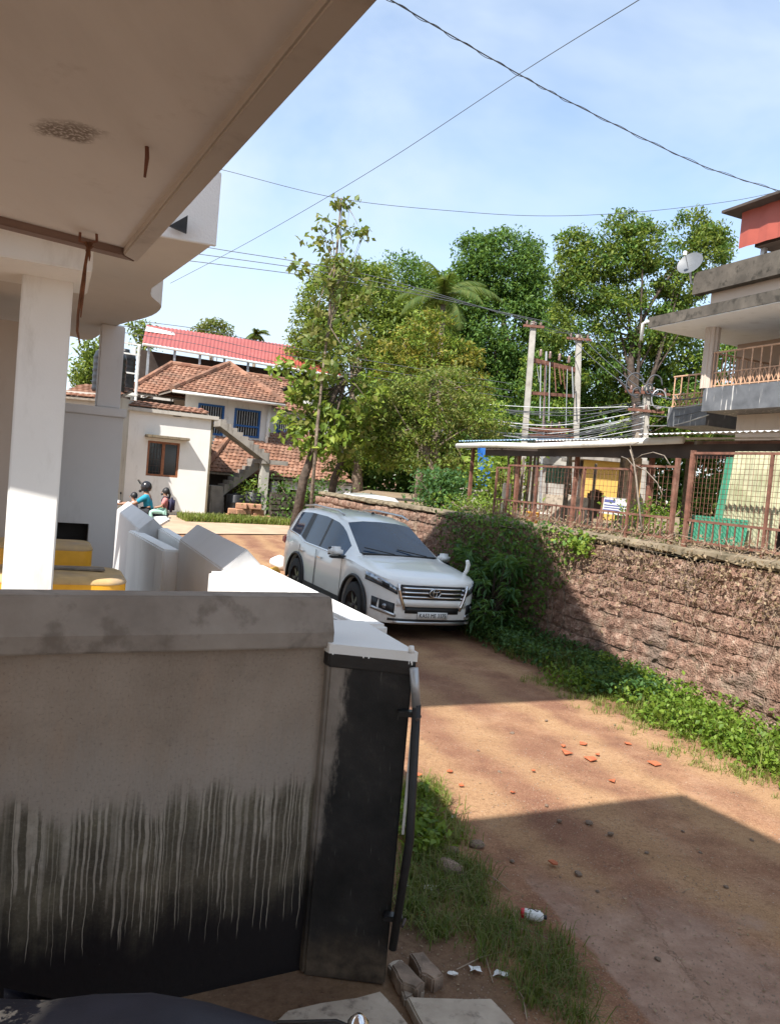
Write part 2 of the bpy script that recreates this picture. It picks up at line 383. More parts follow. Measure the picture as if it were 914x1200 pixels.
def concrete(name, a, b, stain=(.05, .045, .04), sc=2.2, vert=True):
    t = NT(name); o = t.pos()
    col = t.ramp(t.noise(o, sc, 7, .65), [(.3, a), (.7, b)])
    p = t.scale(o, (1, 1, .18 if vert else 1)); col = t.mix(t.math('MULTIPLY', t.ss(t.noise(p, sc * 2.6, 6, .6), .5, .68), .8), col, stain)
    t.bump(t.noise(o, 30, 5), .35, .006); M[name] = t.out(col, .9, 0, .2)
concrete('grey_concrete', (.22, .2, .18), (.36, .33, .29), (.12, .105, .09))
concrete('mossy_concrete', (.13, .105, .07), (.27, .22, .15), (.06, .05, .03))
concrete('slab_concrete', (.36, .30, .235), (.52, .445, .36), (.14, .115, .095), 5, False)
def paint(name, c, dirt=(.3, .27, .23), amt=.35, ro=.75, stucco=.12):
    t = NT(name); o = t.pos(); col = t.ramp(t.noise(o, 1.4, 5), [(.3, tuple(x * .92 for x in c)), (.7, c)])
    d = t.noise(t.scale(o, (1, 1, .3)), 3.4, 7, .68); col = t.mix(t.math('MULTIPLY', t.ss(d, .52, .78), amt), col, dirt)
    t.bump(t.noise(o, 70, 3), stucco, .006); M[name] = t.out(col, ro, 0, .3)
paint('white_paint', (.80, .79, .76), (.38, .35, .30), amt=.42)
paint('stucco_white', (.82, .81, .78), amt=.1, stucco=.5)
paint('soffit_cream', (.62, .57, .51), (.4, .36, .32), .2)
paint('shaded_white_paint', (.62, .61, .60), (.36, .34, .31), .4)  # white paint darkened for walls and blocks that stand in shade
paint('interior_paint', (.42, .37, .33))
paint('old_white_wall', (.74, .72, .68), (.36, .31, .25), .5)
paint('cream_wall', (.60, .50, .42), (.35, .28, .22), .35)
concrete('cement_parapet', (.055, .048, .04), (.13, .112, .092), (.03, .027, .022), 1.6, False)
paint('yellow_wall', (.58, .38, .10), (.45, .3, .1), .4)
paint('blue_frame', (.03, .11, .30), amt=.1)
plain('black_paint', (.012, .012, .013), .35, 0, .3, 20, .2)
plain('rust_iron', (.17, .075, .05), .8, .1, .45, 9, .4, (.30, .17, .12))
plain('dark_iron', (.06, .045, .04), .7, .3, .4, 12, .3)
plain('galvanized', (.42, .43, .44), .45, .6, .15, 8, .1)
plain('white_pipe', (.72, .71, .66), .45, 0, .08, 3, 0, (.45, .41, .34))
plain('roof_sheet_white', (.70, .71, .71), .5, 0, .1, 2, .1, (.4, .37, .33))
plain('roof_sheet_blue', (.30, .47, .66), .5, 0, .1, 2, .1)
plain('wood_brown', (.23, .085, .035), .5, 0, .3, 12, .2)
plain('wood_grey', (.20, .165, .13), .85, 0, .4, 14, .4)
plain('terracotta_shard', (.42, .12, .05), .85, 0, .3, 20, .4)
plain('stone_mud', (.26, .19, .14), .95, 0, .45, 8, .7, (.12, .08, .05), bd=.02, bsc=18)
plain('black_plastic', (.012, .012, .014), .45, 0, .2, 10, .1)
plain('white_plastic', (.78, .78, .77), .4, 0, .08, 10, .1)
plain('yellow_plastic', (.72, .36, .02), .5, 0, .12, 5, .1)
plain('dusty_yellow', (.46, .31, .14), .85, 0, .25, 5, .3, (.36, .27, .18))
plain('red_plastic', (.55, .02, .03), .35, 0, .1, 10, 0)
plain('bark', (.20, .155, .115), .95, 0, .5, 7, .9, (.08, .06, .045), bd=.03, bsc=12)
plain('dark_bark', (.075, .055, .042), .95, 0, .5, 7, .9, bd=.03, bsc=12)
plain('pole_concrete', (.38, .36, .32), .9, 0, .2, 3, .3, (.24, .21, .18))
plain('wire_black', (.06, .065, .075), .6, 0, .1, 3, 0)
plain('glass_dark', (.018, .024, .03), .08, 0, .2, 2, 0, spec=.6)
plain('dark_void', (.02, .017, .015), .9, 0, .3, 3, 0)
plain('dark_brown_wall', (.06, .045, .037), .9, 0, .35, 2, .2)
plain('rope_brown', (.16, .07, .035), .9, 0, .4, 30, .4)
plain('jute_white', (.72, .7, .66), .6, 0, .1, 5, .1)
def tiles_mat(name, cols, dirty):
    t = NT(name); i = t.island(); col = t.ramp(i, [(k / (len(cols) - 1), c) for k, c in enumerate(cols)])
    p = t.pos(); col = t.mix(t.math('MULTIPLY', t.ss(t.noise(p, .9, 6, .65), .42, .68), .75), col, dirty)
    col = t.mix(t.math('MULTIPLY', t.ss(t.noise(p, 9, 4), .55, .75), .4), col, (.12, .07, .05))
    t.bump(t.noise(p, 25, 3), .3, .01); M[name] = t.out(col, .9, 0, .2)
tiles_mat('clay_tiles', [(.17, .085, .055), (.27, .135, .085), (.33, .185, .125), (.22, .10, .065)], (.12, .075, .055))
plain('red_sheet', (.34, .07, .052), .45, 0, .1, 1.2, .05, (.48, .13, .1))
plain('red_cladding', (.34, .075, .05), .5, 0, .1, 2, .05)
leafmat('leaf_mango', [(.06, .10, .018), (.11, .165, .03), (.17, .225, .038), (.22, .25, .045)])
leafmat('leaf_deep', [(.03, .075, .02), (.065, .14, .032), (.105, .195, .04), (.15, .25, .05)])
leafmat('leaf_bright', [(.09, .15, .022), (.15, .23, .035), (.22, .30, .045), (.28, .32, .06)])
leafmat('leaf_yellowing', [(.12, .14, .02), (.19, .18, .03), (.28, .22, .03), (.10, .14, .03)])
leafmat('leaf_sparse', [(.08, .13, .03), (.13, .18, .04), (.18, .17, .05), (.2, .22, .055)])
leafmat('leaf_shrub', [(.03, .08, .03), (.055, .13, .04), (.09, .18, .05)])
leafmat('leaf_weed', [(.09, .17, .022), (.16, .26, .03), (.24, .34, .05)])
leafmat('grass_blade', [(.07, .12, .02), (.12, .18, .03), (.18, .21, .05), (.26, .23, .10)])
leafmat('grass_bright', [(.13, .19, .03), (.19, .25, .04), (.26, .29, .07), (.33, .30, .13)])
leafmat('dry_leaf', [(.22, .15, .09), (.30, .22, .13), (.38, .29, .18)], .2)
leafmat('palm_leaf', [(.06, .11, .025), (.10, .15, .03), (.17, .19, .05)])

# ================================================================ ground, road, yard
def ground():
    xs = np.unique(np.concatenate([np.linspace(-700, -20, 12), np.linspace(-20, 20, 81), np.linspace(20, 700, 12)]))
    ys = np.unique(np.concatenate([np.linspace(-300, -4, 8), np.linspace(-4, 40, 89), np.linspace(40, 1200, 14)]))
    X, Y = np.meshgrid(xs, ys); t = np.clip((Y - 16) / 10, 0, 1); t = t * t * (3 - 2 * t); Z = .5 * t
    near = (np.abs(X) < 20) & (Y < 40) & (Y > -4)
    Z = Z + np.where(near & (Y > 4), RNG.normal(0, .006, X.shape), 0)
    nx, ny = len(xs), len(ys); V = np.stack([X, Y, Z], -1).reshape(-1, 3)
    i, j = np.meshgrid(np.arange(nx - 1), np.arange(ny - 1)); a = (j * nx + i).ravel()
    o = link('ground', arr_mesh('ground', V, np.stack([a, a + 1, a + nx + 1, a + nx], 1)), 'dirt', smooth=True)
    struct(o)
ground()
plain('road_tan', (.42, .30, .205), .95, 0, .15, 1.5, .3, (.34, .23, .155))
# the road that crosses beyond the lane
ra, rb = Vector((-40, 12.0, 0)), Vector((20, 44.0, 0))
rd = (rb - ra).normalized(); rn = Vector((-rd.y, rd.x, 0))
mb = MB(); N_ = 60
cc = Vector((-5.0, 26.2, 0)); rd = Vector((.86, .51, 0)).normalized(); rn = Vector((-rd.y, rd.x, 0))
vv = []
for k in range(N_ + 1):
    p = cc + rd * (-40 + 70 * k / N_)
    for w in (-3.3, -1.1, 1.1, 2.2):
        q = p + rn * w; vv.append((q.x, q.y, gz(q.x, q.y) + .03))
mb.add(vv, [(4 * k + j, 4 * k + j + 1, 4 * k + 5 + j, 4 * k + 4 + j) for k in range(N_) for j in range(3)])
struct(mb.build('road', 'road_tan', smooth=True))
# raised yard behind the laterite wall
WB = atz(914, 870); WB.z = 0                              # a point on the wall's face at its foot
def wall_pt(s, o, z): return WB + LN * s + LR * o + UP * z
YARD = 1.72
plain('yard_soil', (.24, .17, .11), .95, 0, .3, 2, .5, (.14, .15, .05))
e_ = wall_pt(15.6, .42, -.3)
mb = MB(); mb.prism([wall_pt(-14, .42, -.3), e_, Vector((e_.x + .6, 60, -.3)), Vector((90, 60, -.3)), Vector((90, -10, -.3))], UP * (YARD + .3))
struct(mb.build('yard', 'yard_soil'))

# ================================================================ laterite wall
def laterite_wall():
    root = thing('laterite_wall', 'long rough laterite block wall with mossy coping along the dirt lane', 'wall', wall_pt(4, .2, 0))
    core = MB(); core.frame(wall_pt(-6, -.018, -.1), LN * 22, LR * .428, UP * 1.82); core.build('wall_core', 'wall_mortar', root)
    # block meshes: a slab with a broken, pitted front
    def block(seed):
        rg = random.Random(seed); nx, nz = 5, 3; w, h, d = .365, .182, .10; v = []; f = []
        for j in range(nz + 1):
            for i in range(nx + 1):
                u = i / nx; q = j / nz; edge = (i in (0, nx)) + (j in (0, nz))
                y = -d + (rg.uniform(.004, .022) if edge else rg.uniform(-.016, .016))
                x = (u - .5) * w + (rg.uniform(-.012, .012)); z = (q - .5) * h + rg.uniform(-.01, .01)
                v.append((x, y, z))
        W_ = nx + 1
        for j in range(nz):
            for i in range(nx): a = j * W_ + i; f.append((a, a + 1, a + W_ + 1, a + W_))
        b = len(v)
        ring = [i for i in range(W_)] + [W_ * j + nx for j in range(1, nz + 1)] + [W_ * nz + i for i in range(nx - 1, -1, -1)] + [W_ * j for j in range(nz - 1, 0, -1)]
        for k in ring: x, y, z = v[k]; v.append((x, .02, z))
        n = len(ring)
        for k in range(n): f.append((ring[k], b + k, b + (k + 1) % n, ring[(k + 1) % n]))
        me = bpy.data.meshes.new('block'); me.from_pydata(v, [], f); me.materials.append(M['laterite_stone']); return me
    var = [block(s) for s in range(9)]
    rz = math.atan2(LN.y, LN.x) + math.pi
    spots = []
    for c in range(9):
        s = -3.2 + (c % 2) * .19 + random.uniform(-.05, .05)
        while s < 15.5:
            w = random.uniform(.34, .48); spots.append((s + w / 2, c, w)); s += w
    spots.sort(key=lambda q: abs(q[0] - .5)); rest = MB()
    for k, (s, c, w) in enumerate(spots):
        sag = .02 * math.sin(s * 1.3 + c) + .012 * math.sin(s * 3.1)
        p = wall_pt(s, .055 + random.uniform(-.015, .02), .12 + c * .192 + sag)
        sc = (w / .375, random.uniform(.95, 1.12), random.uniform(.95, 1.04))
        if k < 300:
            o = bpy.data.objects.new('block', random.choice(var)); COL.objects.link(o); o.parent = root
            o.matrix_parent_inverse = WM(root).inverted(); o.location = p
            o.rotation_euler = (random.uniform(-.02, .02), random.uniform(-.012, .012), rz); o.scale = sc
        else:
            me = random.choice(var); mx = Matrix.LocRotScale(p, Matrix.Rotation(rz, 3, 'Z').to_quaternion(), sc)
            rest.add([mx @ v.co for v in me.vertices], [tuple(q.vertices) for q in me.polygons])
    if rest.v: o = rest.build('far_blocks', 'laterite_stone', root, smooth=True); o['kind'] = 'stuff'
    # coping: lengths of cement cap, overhanging unevenly
    s = -4.0
    while s < 15.6:
        L = random.uniform(1.1, 1.9); n = 8; v = []
        prof = [(-.05, 1.79), (-.07, 1.82), (-.05, 1.868), (.06, 1.885), (.42, 1.87), (.42, 1.73)]
        for k in range(n + 1):
            for (o_, z_) in prof:
                v.append(wall_pt(s + (L - .015) * k / n, o_ + random.uniform(-.014, .014), z_ + random.uniform(-.014, .012)))
        P_ = len(prof)
        f = [(k * P_ + j, k * P_ + (j + 1) % P_, (k + 1) * P_ + (j + 1) % P_, (k + 1) * P_ + j) for k in range(n) for j in range(P_)]
        f += [tuple(range(P_)), tuple(n * P_ + j for j in range(P_))]
        MB().add(v, f).build('coping', 'mossy_concrete', root); s += L
    return root
laterite_wall()

# ================================================================ near boundary wall, gate pillar, gate
def near_wall():
    A = Vector((-.235, 3.62, 0)); Lp = atz(0, 697, 1.82); d = Vector((Lp.x - A.x, Lp.y - A.y, 0)).normalized(); n = Vector((-d.y, d.x, 0))
    if n.y > 0: n = -n                                       # towards the camera
    L = 5.0; ang = math.atan2(-d.y, -d.x)
    root = thing('plaster_boundary_wall', 'grey plastered boundary wall with sloped coping, black mould and pale runs', 'wall', A + d * L * .5)
    def lo(mb, name, mat, **k):
        o = mb.build(name, mat, None, world=False, **k); o.parent = root; o.matrix_parent_inverse = WM(root).inverted()
        o.location = A; o.rotation_euler = (0, 0, ang); return o
    # local x runs right, so the wall spans -L..0; local y away from the camera
    mb = MB(); mb.add([(-L, 0, -.1), (0, 0, -.1), (0, 0, 1.62), (-L, 0, 1.62), (-L, .2, -.1), (0, .2, -.1), (0, .2, 1.62), (-L, .2, 1.62)],
                      [(0, 1, 2, 3), (1, 5, 6, 2), (5, 4, 7, 6), (4, 0, 3, 7), (3, 2, 6, 7), (0, 4, 5, 1)])
    lo(mb, 'wall', 'stained_plaster', bevel=.008)
    pr = [(-.035, 1.585), (-.035, 1.66), (.03, 1.815), (.17, 1.815), (.235, 1.66), (.235, 1.585)]
    mb = MB(); mb.prism([(-L, y, z) for y, z in pr], (L + .012, 0, 0)); lo(mb, 'coping', 'coping_plaster', bevel=.008)
concrete('coping_plaster', (.21, .175, .145), (.33, .285, .24), (.16, .13, .105), 2.5, False)
concrete('plinth_plaster', (.03, .022, .017), (.10, .075, .055), (.22, .19, .165), 7, False)
near_wall()
def gate_pillar():
    root = thing('gate_pillar', 'black mouldy gate pillar with a white painted top, at the wall end', 'pillar', (0, 3.8, 0))
    FR, FL, BR, BL = Vector((.175, 3.55, 0)), Vector((-.222, 3.575, 0)), Vector((-.10, 4.20, 0)), Vector((-.49, 4.05, 0))
    mb = MB(); mb.prism([FL, FR, BR, BL], UP * 1.545)
    o = mb.build('body', 'black_mouldy_plaster', root, bevel=.012)
    ex = .012; c = (FR + FL + BR + BL) / 4
    e = [p + (p - c).normalized() * ex for p in (FL, FR, BR, BL)]
    MB().prism([p + UP * 1.5 for p in e], UP * .068).build('black_lip', 'black_paint', root, bevel=.006)
    e = [p + (p - c).normalized() * (ex + .004) for p in (FL, FR, BR, BL)]
    rng = random.Random(3); mb = MB(); mb.prism([p + UP * 1.566 for p in e], UP * .045)
    for k in range(8):                                      # paint runs over the edge
        u = rng.choice([.05, .1, .4, .45, .82, .86, .9, .94, .97]) + rng.uniform(-.015, .015); l = rng.uniform(.004, .018)
        q = e[0].lerp(e[1], u); mb.box(q + Vector((0, -.002, 1.566 - l / 2)), (rng.uniform(.003, .007), .004, l))
    mb.build('white_top', 'white_paint', root)
    return root
gate_pillar()
plain('black_trim_gate', (.016, .015, .015), .6, 0, .3, 20, .3)
def gate():
    root = thing('pipe_gate', 'black pipe gate stile hanging beside the black pillar', 'gate', (.24, 3.46, .09))
    a = lambda x, y, Y=3.5: aty(x, y, Y)
    t_, m_, b_ = a(485, 783), a(488, 828), a(460, 1112)
    MB().tube([t_, m_], .021, 10).build('lit_stile_top', 'galvanized', root, smooth=True)  # upper end of the black stile, coloured grey where light falls
    MB().tube([m_ + UP * .01, a(480, 985), b_], [.021, .021, .02], 10).build('stile', 'black_trim_gate', root, smooth=True)
    MB().tube([a(482, 765), a(482, 757)], [.016, .012], 8).build('knob', 'white_paint', root, smooth=True)
    for y in (838, 1078):
        p = a(485 - (y - 838) * .072, y); MB().box(p + Vector((-.03, .02, 0)), (.09, .05, .025)).build('hinge', 'black_paint', root, bevel=.004)
        MB().tube([p + Vector((.015, -.035, -.01)), p + Vector((.03, .03, -.012))], .008, 6).build('hinge_pin', 'dark_iron', root)
    q0, q1 = a(479, 850, 3.56), a(470, 980, 3.56)
    MB().box((q0 + q1) / 2 + Vector((.012, 0, 0)), (.012, .03, .5)).build('edge_strip', 'jute_white', root)
gate()

# ================================================================ porch slab over the camera
def porch():
    z = 3.26; C_ = atz(161, 308, z); E_ = atz(445, 0, z); Fl = atz(0, 268, z)
    dr = (E_ - C_).normalized(); df = (Fl - C_).normalized(); th = .14
    root = thing('porch_slab', 'flaking cream concrete porch slab overhead with a raised drip edge', 'roof slab', C_)
    far = C_ + dr * 9; lf = C_ + df * 5.5; fl = far + df * 5.5
    ins = .075
    i0 = C_ + dr * ins + df * ins; i1 = far + df * ins; i2 = lf + dr * ins
    MB().prism([i0 + UP * .03, i1 + UP * .03, fl + UP * .03, i2 + UP * .03], UP * (th - .03)).build('soffit', 'old_soffit_paint', root)
    mb = MB()
    mb.prism([C_, far, i1, i0], UP * (th + .012)); mb.build('drip_edge', 'edge_paint', root, bevel=.006)
    MB().prism([C_ + df * .002 - dr * 0, i0 + df * .002, i2, lf], UP * (th + .010)).build('drip_edge', 'edge_rust', root, bevel=.006)
    # wall and posts that carry the slab, behind and left of the camera
    post = C_ + dr * 6.6 + df * 3.0
    MB().box((post.x, post.y, z / 2 - .05), (.3, .3, z + .1), .3).build('post', 'white_paint', root)
    p2 = lf + dr * 5.0
    MB().box((p2.x + .3, p2.y, z / 2 - .05), (.3, .3, z + .1), .3).build('post', 'white_paint', root)
    # unseen upper floor of this house, its roof added to shade the lane
    u0 = Vector((-.25, 1.68, 0)); 
    MB().prism([u0 + UP * 6.36, u0 + dr * 9 + UP * 6.36, u0 + dr * 9 - LR * 7 + UP * 6.36, u0 - LR * 7 + UP * 6.36], UP * .14).build('shadow_roof', 'white_paint', root)
    w0 = u0 + dr * .9 - LR * .9
    MB().prism([w0 + UP * 3.41, w0 + dr * 7 + UP * 3.41, w0 + dr * 7 - LR * 4.5 + UP * 3.41, w0 - LR * 4.5 + UP * 3.41], UP * 2.95).build('upper_wall', 'white_paint', root)
    mb = MB(); g = atz(172, 172, z + .03)
    mb.tube([g + UP * .02, g + Vector((.004, 0, -.03)), g + Vector((.0, .004, -.085))], [.006, .007, .004], 6); mb.build('nail', 'rust_iron', root)
    h = atz(105, 283, z)
    hk = thing('hanging_rope', 'frayed brown rope knotted on an iron loop under the porch slab edge', 'rope', h)
    for k in range(1):
        MB().tube([h + Vector((-.035, -.01, .05)), h + Vector((-.035, -.01, -.005)), h + Vector((.0, -.012, -.012)), h + Vector((.035, -.01, .0)), h + Vector((.03, -.01, .05))], .006, 6).build('loop', 'rust_iron', hk)
    def pt(x, y): return aty(x, y, h.y - .02)
    MB().tube([pt(101, 284), pt(104, 291), pt(108, 288), pt(103, 294), pt(107, 284)], .009, 6).build('knot', 'rope_brown', hk)
    MB().tube([pt(104, 290), pt(100, 312), pt(96, 340), pt(92, 368), pt(91, 388), pt(94, 402)], [.007, .006, .007, .006, .006, .003], 6).build('strand', 'rope_brown', hk)
    MB().tube([pt(104, 290), pt(101, 310), pt(99, 330), pt(97, 352), pt(95, 372)], [.006, .005, .007, .005, .003], 6).build('strand', 'rope_brown', hk)
    MB().tube([pt(105, 290), pt(105.5, 300), pt(105, 306)], [.006, .005, .002], 6).build('strand', 'rope_brown', hk)
    # blackened end of a rag or bracket above the neighbour's fascia
paint('edge_paint', (.55, .51, .47), (.26, .22, .2), .6)
paint('edge_rust', (.26, .19, .165), (.14, .1, .085), .5)
porch()
# ================================================================ neighbour's house (left)
def rounded(poly, n=1): return poly
def neighbour():
    zs = 3.9
    root = thing('neighbour_house', 'white neighbouring house with wavy edged roof slab and square columns', 'house', (-4.5, 8.0, 0))
    px = [(247.5, 288), (178, 338), (176.5, 346), (182, 351.5), (188, 356), (190, 361), (182, 368.5), (168, 373.5), (153.6, 376.5), (138, 381), (122, 389), (112, 396), (104, 398.5), (96, 398), (88, 395)]
    pts = [atz(x, y, zs) for x, y in px]
    # soften the wave
    for _ in range(1):
        q = [pts[0], pts[1]]
        for i in range(2, len(pts) - 1): q += [pts[i].lerp(pts[i - 1], .25), pts[i].lerp(pts[i + 1], .25)]
        pts = q + [pts[-1]]
    c0 = pts[0]; bl = pts[-1] - LR * 6; fl = c0 - LR * 8.5 + LN * .8; FD = (c0 - fl).normalized()
    MB().prism(pts + [bl, fl], UP * .42).build('roof_slab', 'soffit_cream', root)
    # stuccoed fascia proud of the slab front
    n = -LN
    MB().frame(fl - LN * .03 + UP * -.004, FD * ((c0 - fl).length + .03), LN * .028, UP * .50).build('fascia', 'stucco_white', root, bevel=.005)
    # front column with beam
    p0 = Vector((-2.59, 6.0, 0)); w = onp(62, 690, p0, LN); v = onp(2, 690, p0, LN)
    cw = (w - v).dot(LR)
    MB().frame(Vector((w.x, w.y, 0)) - LR * cw, LR * cw, LN * .4, UP * 3.9).build('column', 'white_paint', root, bevel=.012)
    pb = Vector((-2.4, 5.55, 0)); b1 = onp(110, 298, pb, LN); b2 = onp(109, 319, pb, LN)
    MB().frame(Vector((b1.x, b1.y, b2.z)) - LR * 5, LR * 5, LN * .9, UP * (3.898 - b2.z)).build('beam', 'white_paint', root, bevel=.01)
    # second column on a wall, shade put into their white paint
    pw = Vector((-3.2, 9.0, 0)); r1 = onp(146, 480, pw, LN); l1 = onp(70, 470, pw, LN); zt = r1.z
    s0 = (Vector((-3.2, 9, 0)) + LR * 0)
    right = Vector((r1.x, r1.y, 0)); LW = 4.5
    ho = [onp(68, 612, pw, LN), onp(103, 637, pw, LN)]
    hx0, hx1 = (ho[0] - right).dot(LR), (ho[1] - right).dot(LR); hz0, hz1 = ho[1].z, ho[0].z
    mb = MB()
    for (a, b, z0, z1) in ((-LW, hx0, 0, zt - .1), (hx1, 0, 0, zt - .1), (hx0, hx1, 0, hz0), (hx0, hx1, hz1, zt - .1)):
        mb.frame(right + LR * a + UP * z0, LR * (b - a), LN * .2, UP * (z1 - z0))
    mb.build('wall', 'shaded_white_paint', root)
    MB().frame(right + LR * (hx0 - .1) + LN * .21 + UP * (hz0 - .1), LR * (hx1 - hx0 + .2), LN * .4, UP * (hz1 - hz0 + .2)).build('vent_dark_fill', 'dark_void', root)  # near black box added to keep the opening dark
    MB().frame(right - LR * LW - LN * .03 + UP * (zt - .098), LR * (LW + .03), LN * .26, UP * .1).build('ledge', 'shaded_white_paint', root, bevel=.01)
    a = onp(113, 475, pw, LN); b = onp(141, 478, pw, LN)
    MB().frame(Vector((a.x, a.y, zt + .003)) + LN * .02, LR * (b - a).dot(LR), LN * .3, UP * (zs - zt - .004)).build('column', 'shaded_white_paint', root, bevel=.012)
    # rooms behind: back wall and floor
    MB().frame(right - LR * 8 + LN * 1.6 + UP * 0, LR * 7.3, LN * .2, UP * 3.0).build('back_wall', 'interior_paint', root)
    pl = Vector((-3.4, 7.2, 0)); q = onp(22, 420, pl, LN)
    MB().frame(Vector((q.x, q.y, 0)) - LR * 5 + LN * .5, LR * 5, LN * .18, UP * 3.62).build('inner_wall', 'interior_paint', root)
    # unseen upper floor, its pitched sheet roof shaped to cast the wall shadow
    MB().frame(lane(2.75, -1.4, 4.325) - LR * 4.2, LR * 4.2, LN * 6.0, UP * 4.6).build('upper_wall', 'white_paint', root)
    MB().prism([lane(.2, -.4, 8.3), lane(4.7, -.4, 11.4), lane(9.9, -.4, 7.8), lane(9.9, -.4, 7.72), lane(4.7, -.4, 11.3), lane(.2, -.4, 8.2)], -LR * 5.4).build('shadow_roof', 'red_sheet', root)
    k = onp(210, 270, c0 - LN * .05, LN)
    MB().prism([k + Vector((-.07, 0, .02)), k + Vector((.05, 0, -.02)), k + Vector((.05, 0, .1))], LN * .01 - LN * .03).build('bracket', 'black_paint', root)
    # plumbing / meter bits at the foot of the wall
    return root
neighbour()
def compound_wall():
    root = thing('compound_wall', 'white stepped compound wall with gable topped blocks between yard and lane', 'wall', lane(5, -.1, 0))
    def seg(s0, s1, o0, o1, z0, z1=None, name='low_wall', mat='white_paint', bev=.02):
        z1 = z0 if z1 is None else z1
        v = [lane(s0, o0, 0), lane(s0, o1, 0), lane(s1, o1, 0), lane(s1, o0, 0), lane(s0, o0, z0), lane(s0, o1, z0), lane(s1, o1, z1), lane(s1, o0, z1)]
        return MB().add(v, [(0, 3, 2, 1), (4, 5, 6, 7), (0, 1, 5, 4), (1, 2, 6, 5), (2, 3, 7, 6), (3, 0, 4, 7)]).build(name, mat, root, bevel=bev)
    def block(s0, s1, oc, hw, ze, zr, name='gable_block'):
        pr = [(-hw, 0), (hw, 0), (hw, ze), (0, zr), (-hw, ze)]
        return MB().prism([lane(s0, oc + o, z) for o, z in pr], LN * (s1 - s0)).build(name, 'shaded_white_paint', root, bevel=.01)  # white block, its shade put into the paint
    seg(.66, 3.38, -.06, .15, 1.60, 1.56)                       # low wall behind the pillar
    block(3.3, 5.74, -.03, .19, 1.51, 1.70)                      # gable topped block
    block(9.3, 13.7, -.08, .21, 1.28, 1.47)
    seg(5.742, 9.298, .0, .16, 1.36, 1.33, 'planter_wall')
    seg(5.742, 9.9, -.39, -.19, 1.39, 1.21, 'planter_wall')
    seg(.75, 3.1, -.38, -.25, 1.63, 1.53, 'low_wall')           # inner yard wall
compound_wall()
def bins():
    def rr(cx, cy, hx, hy, r, n=6):
        out = []
        for k, (sx, sy) in enumerate(((1, 1), (-1, 1), (-1, -1), (1, -1))):
            for i in range(n + 1):
                a = math.pi / 2 * (k + i / n); out.append((cx + sx * (hx - r) + r * math.cos(a), cy + sy * (hy - r) + r * math.sin(a)))
        return out
    def bin_(label, corner, hx, hy, z, r):
        rt = corner; c = rt - LR * hx + LN * hy
        root = thing('storage_bin', label, 'bin', (c.x, c.y, 0))
        P_ = rr(0, 0, hx, hy, r); f = lambda s, zz: [Vector((c.x, c.y, zz)) + LR * x * s + LN * y * s for x, y in P_]
        mb = MB(); n = len(P_); levels = [(.93, 0), (1.0, .12), (1.0, z - .12), (1.0, z - .04)]
        vs = sum([f(s, zz) for s, zz in levels], []); mb.add(vs, [(k * n + i, k * n + (i + 1) % n, (k + 1) * n + (i + 1) % n, (k + 1) * n + i) for k in range(len(levels) - 1) for i in range(n)])
        mb.build('body', 'yellow_plastic', root, smooth=True)
        mb = MB(); levels = [(1.008, z - .045), (1.012, z - .035), (.985, z - .012), (.93, z), (.5, z + .012), (.02, z + .015)]
        vs = sum([f(s, zz) for s, zz in levels], []); mb.add(vs, [(k * n + i, k * n + (i + 1) % n, (k + 1) * n + (i + 1) % n, (k + 1) * n + i) for k in range(len(levels) - 1) for i in range(n)] + [tuple(range((len(levels) - 1) * n, len(levels) * n))])
        mb.build('lid', 'dusty_yellow', root, smooth=True)
        return c
    pl = Vector((-2.2, 6.4, 0)); q = onp(150, 690, pl, LN); q.z = 0
    c = bin_('large yellow rounded plastic bin with dusty lid beside the white column', q, .55, .42, 1.36, .2)
    pl = Vector((-2.6, 7.3, 0)); q = onp(108, 665, pl, LN); q.z = 0
    c2 = bin_('smaller yellow plastic bin standing behind the large dusty one', q, .42, .3, 1.52, .12)
    a = onp(66, 661, Vector((-2.3, 6.75, 0)), LN); b = onp(123, 663, Vector((-2.3, 6.75, 0)), LN)
    mb = MB(); mb.frame(Vector((a.x - .4, a.y - .1, 1.378)), Vector((b.x - a.x + .4, (b.y - a.y) + .12, 0)), LN * .16, UP * .016)
    top(mb.build('wooden_board', 'wood_grey', bevel=.003), 'thin weathered board lying across the large yellow bin', 'board')
    # rubbish between the bins and the planter
    rng = random.Random(5); base = lane(8.2, -1.05)
    for k in range(5):
        p = base + LN * rng.uniform(-.5, 1.2) + LR * rng.uniform(-.12, .12)
        mb = MB(); mb.tube([p, p + Vector((rng.uniform(-.1, .15), rng.uniform(-.1, .1), rng.uniform(.7, 1.1)))], .022, 6)
        top(mb.build('scrap_stick', 'dark_iron'), 'dark scrap rod leaning between yellow bins and planter wall', 'rod', 'scrap rods by the planter')
bins()

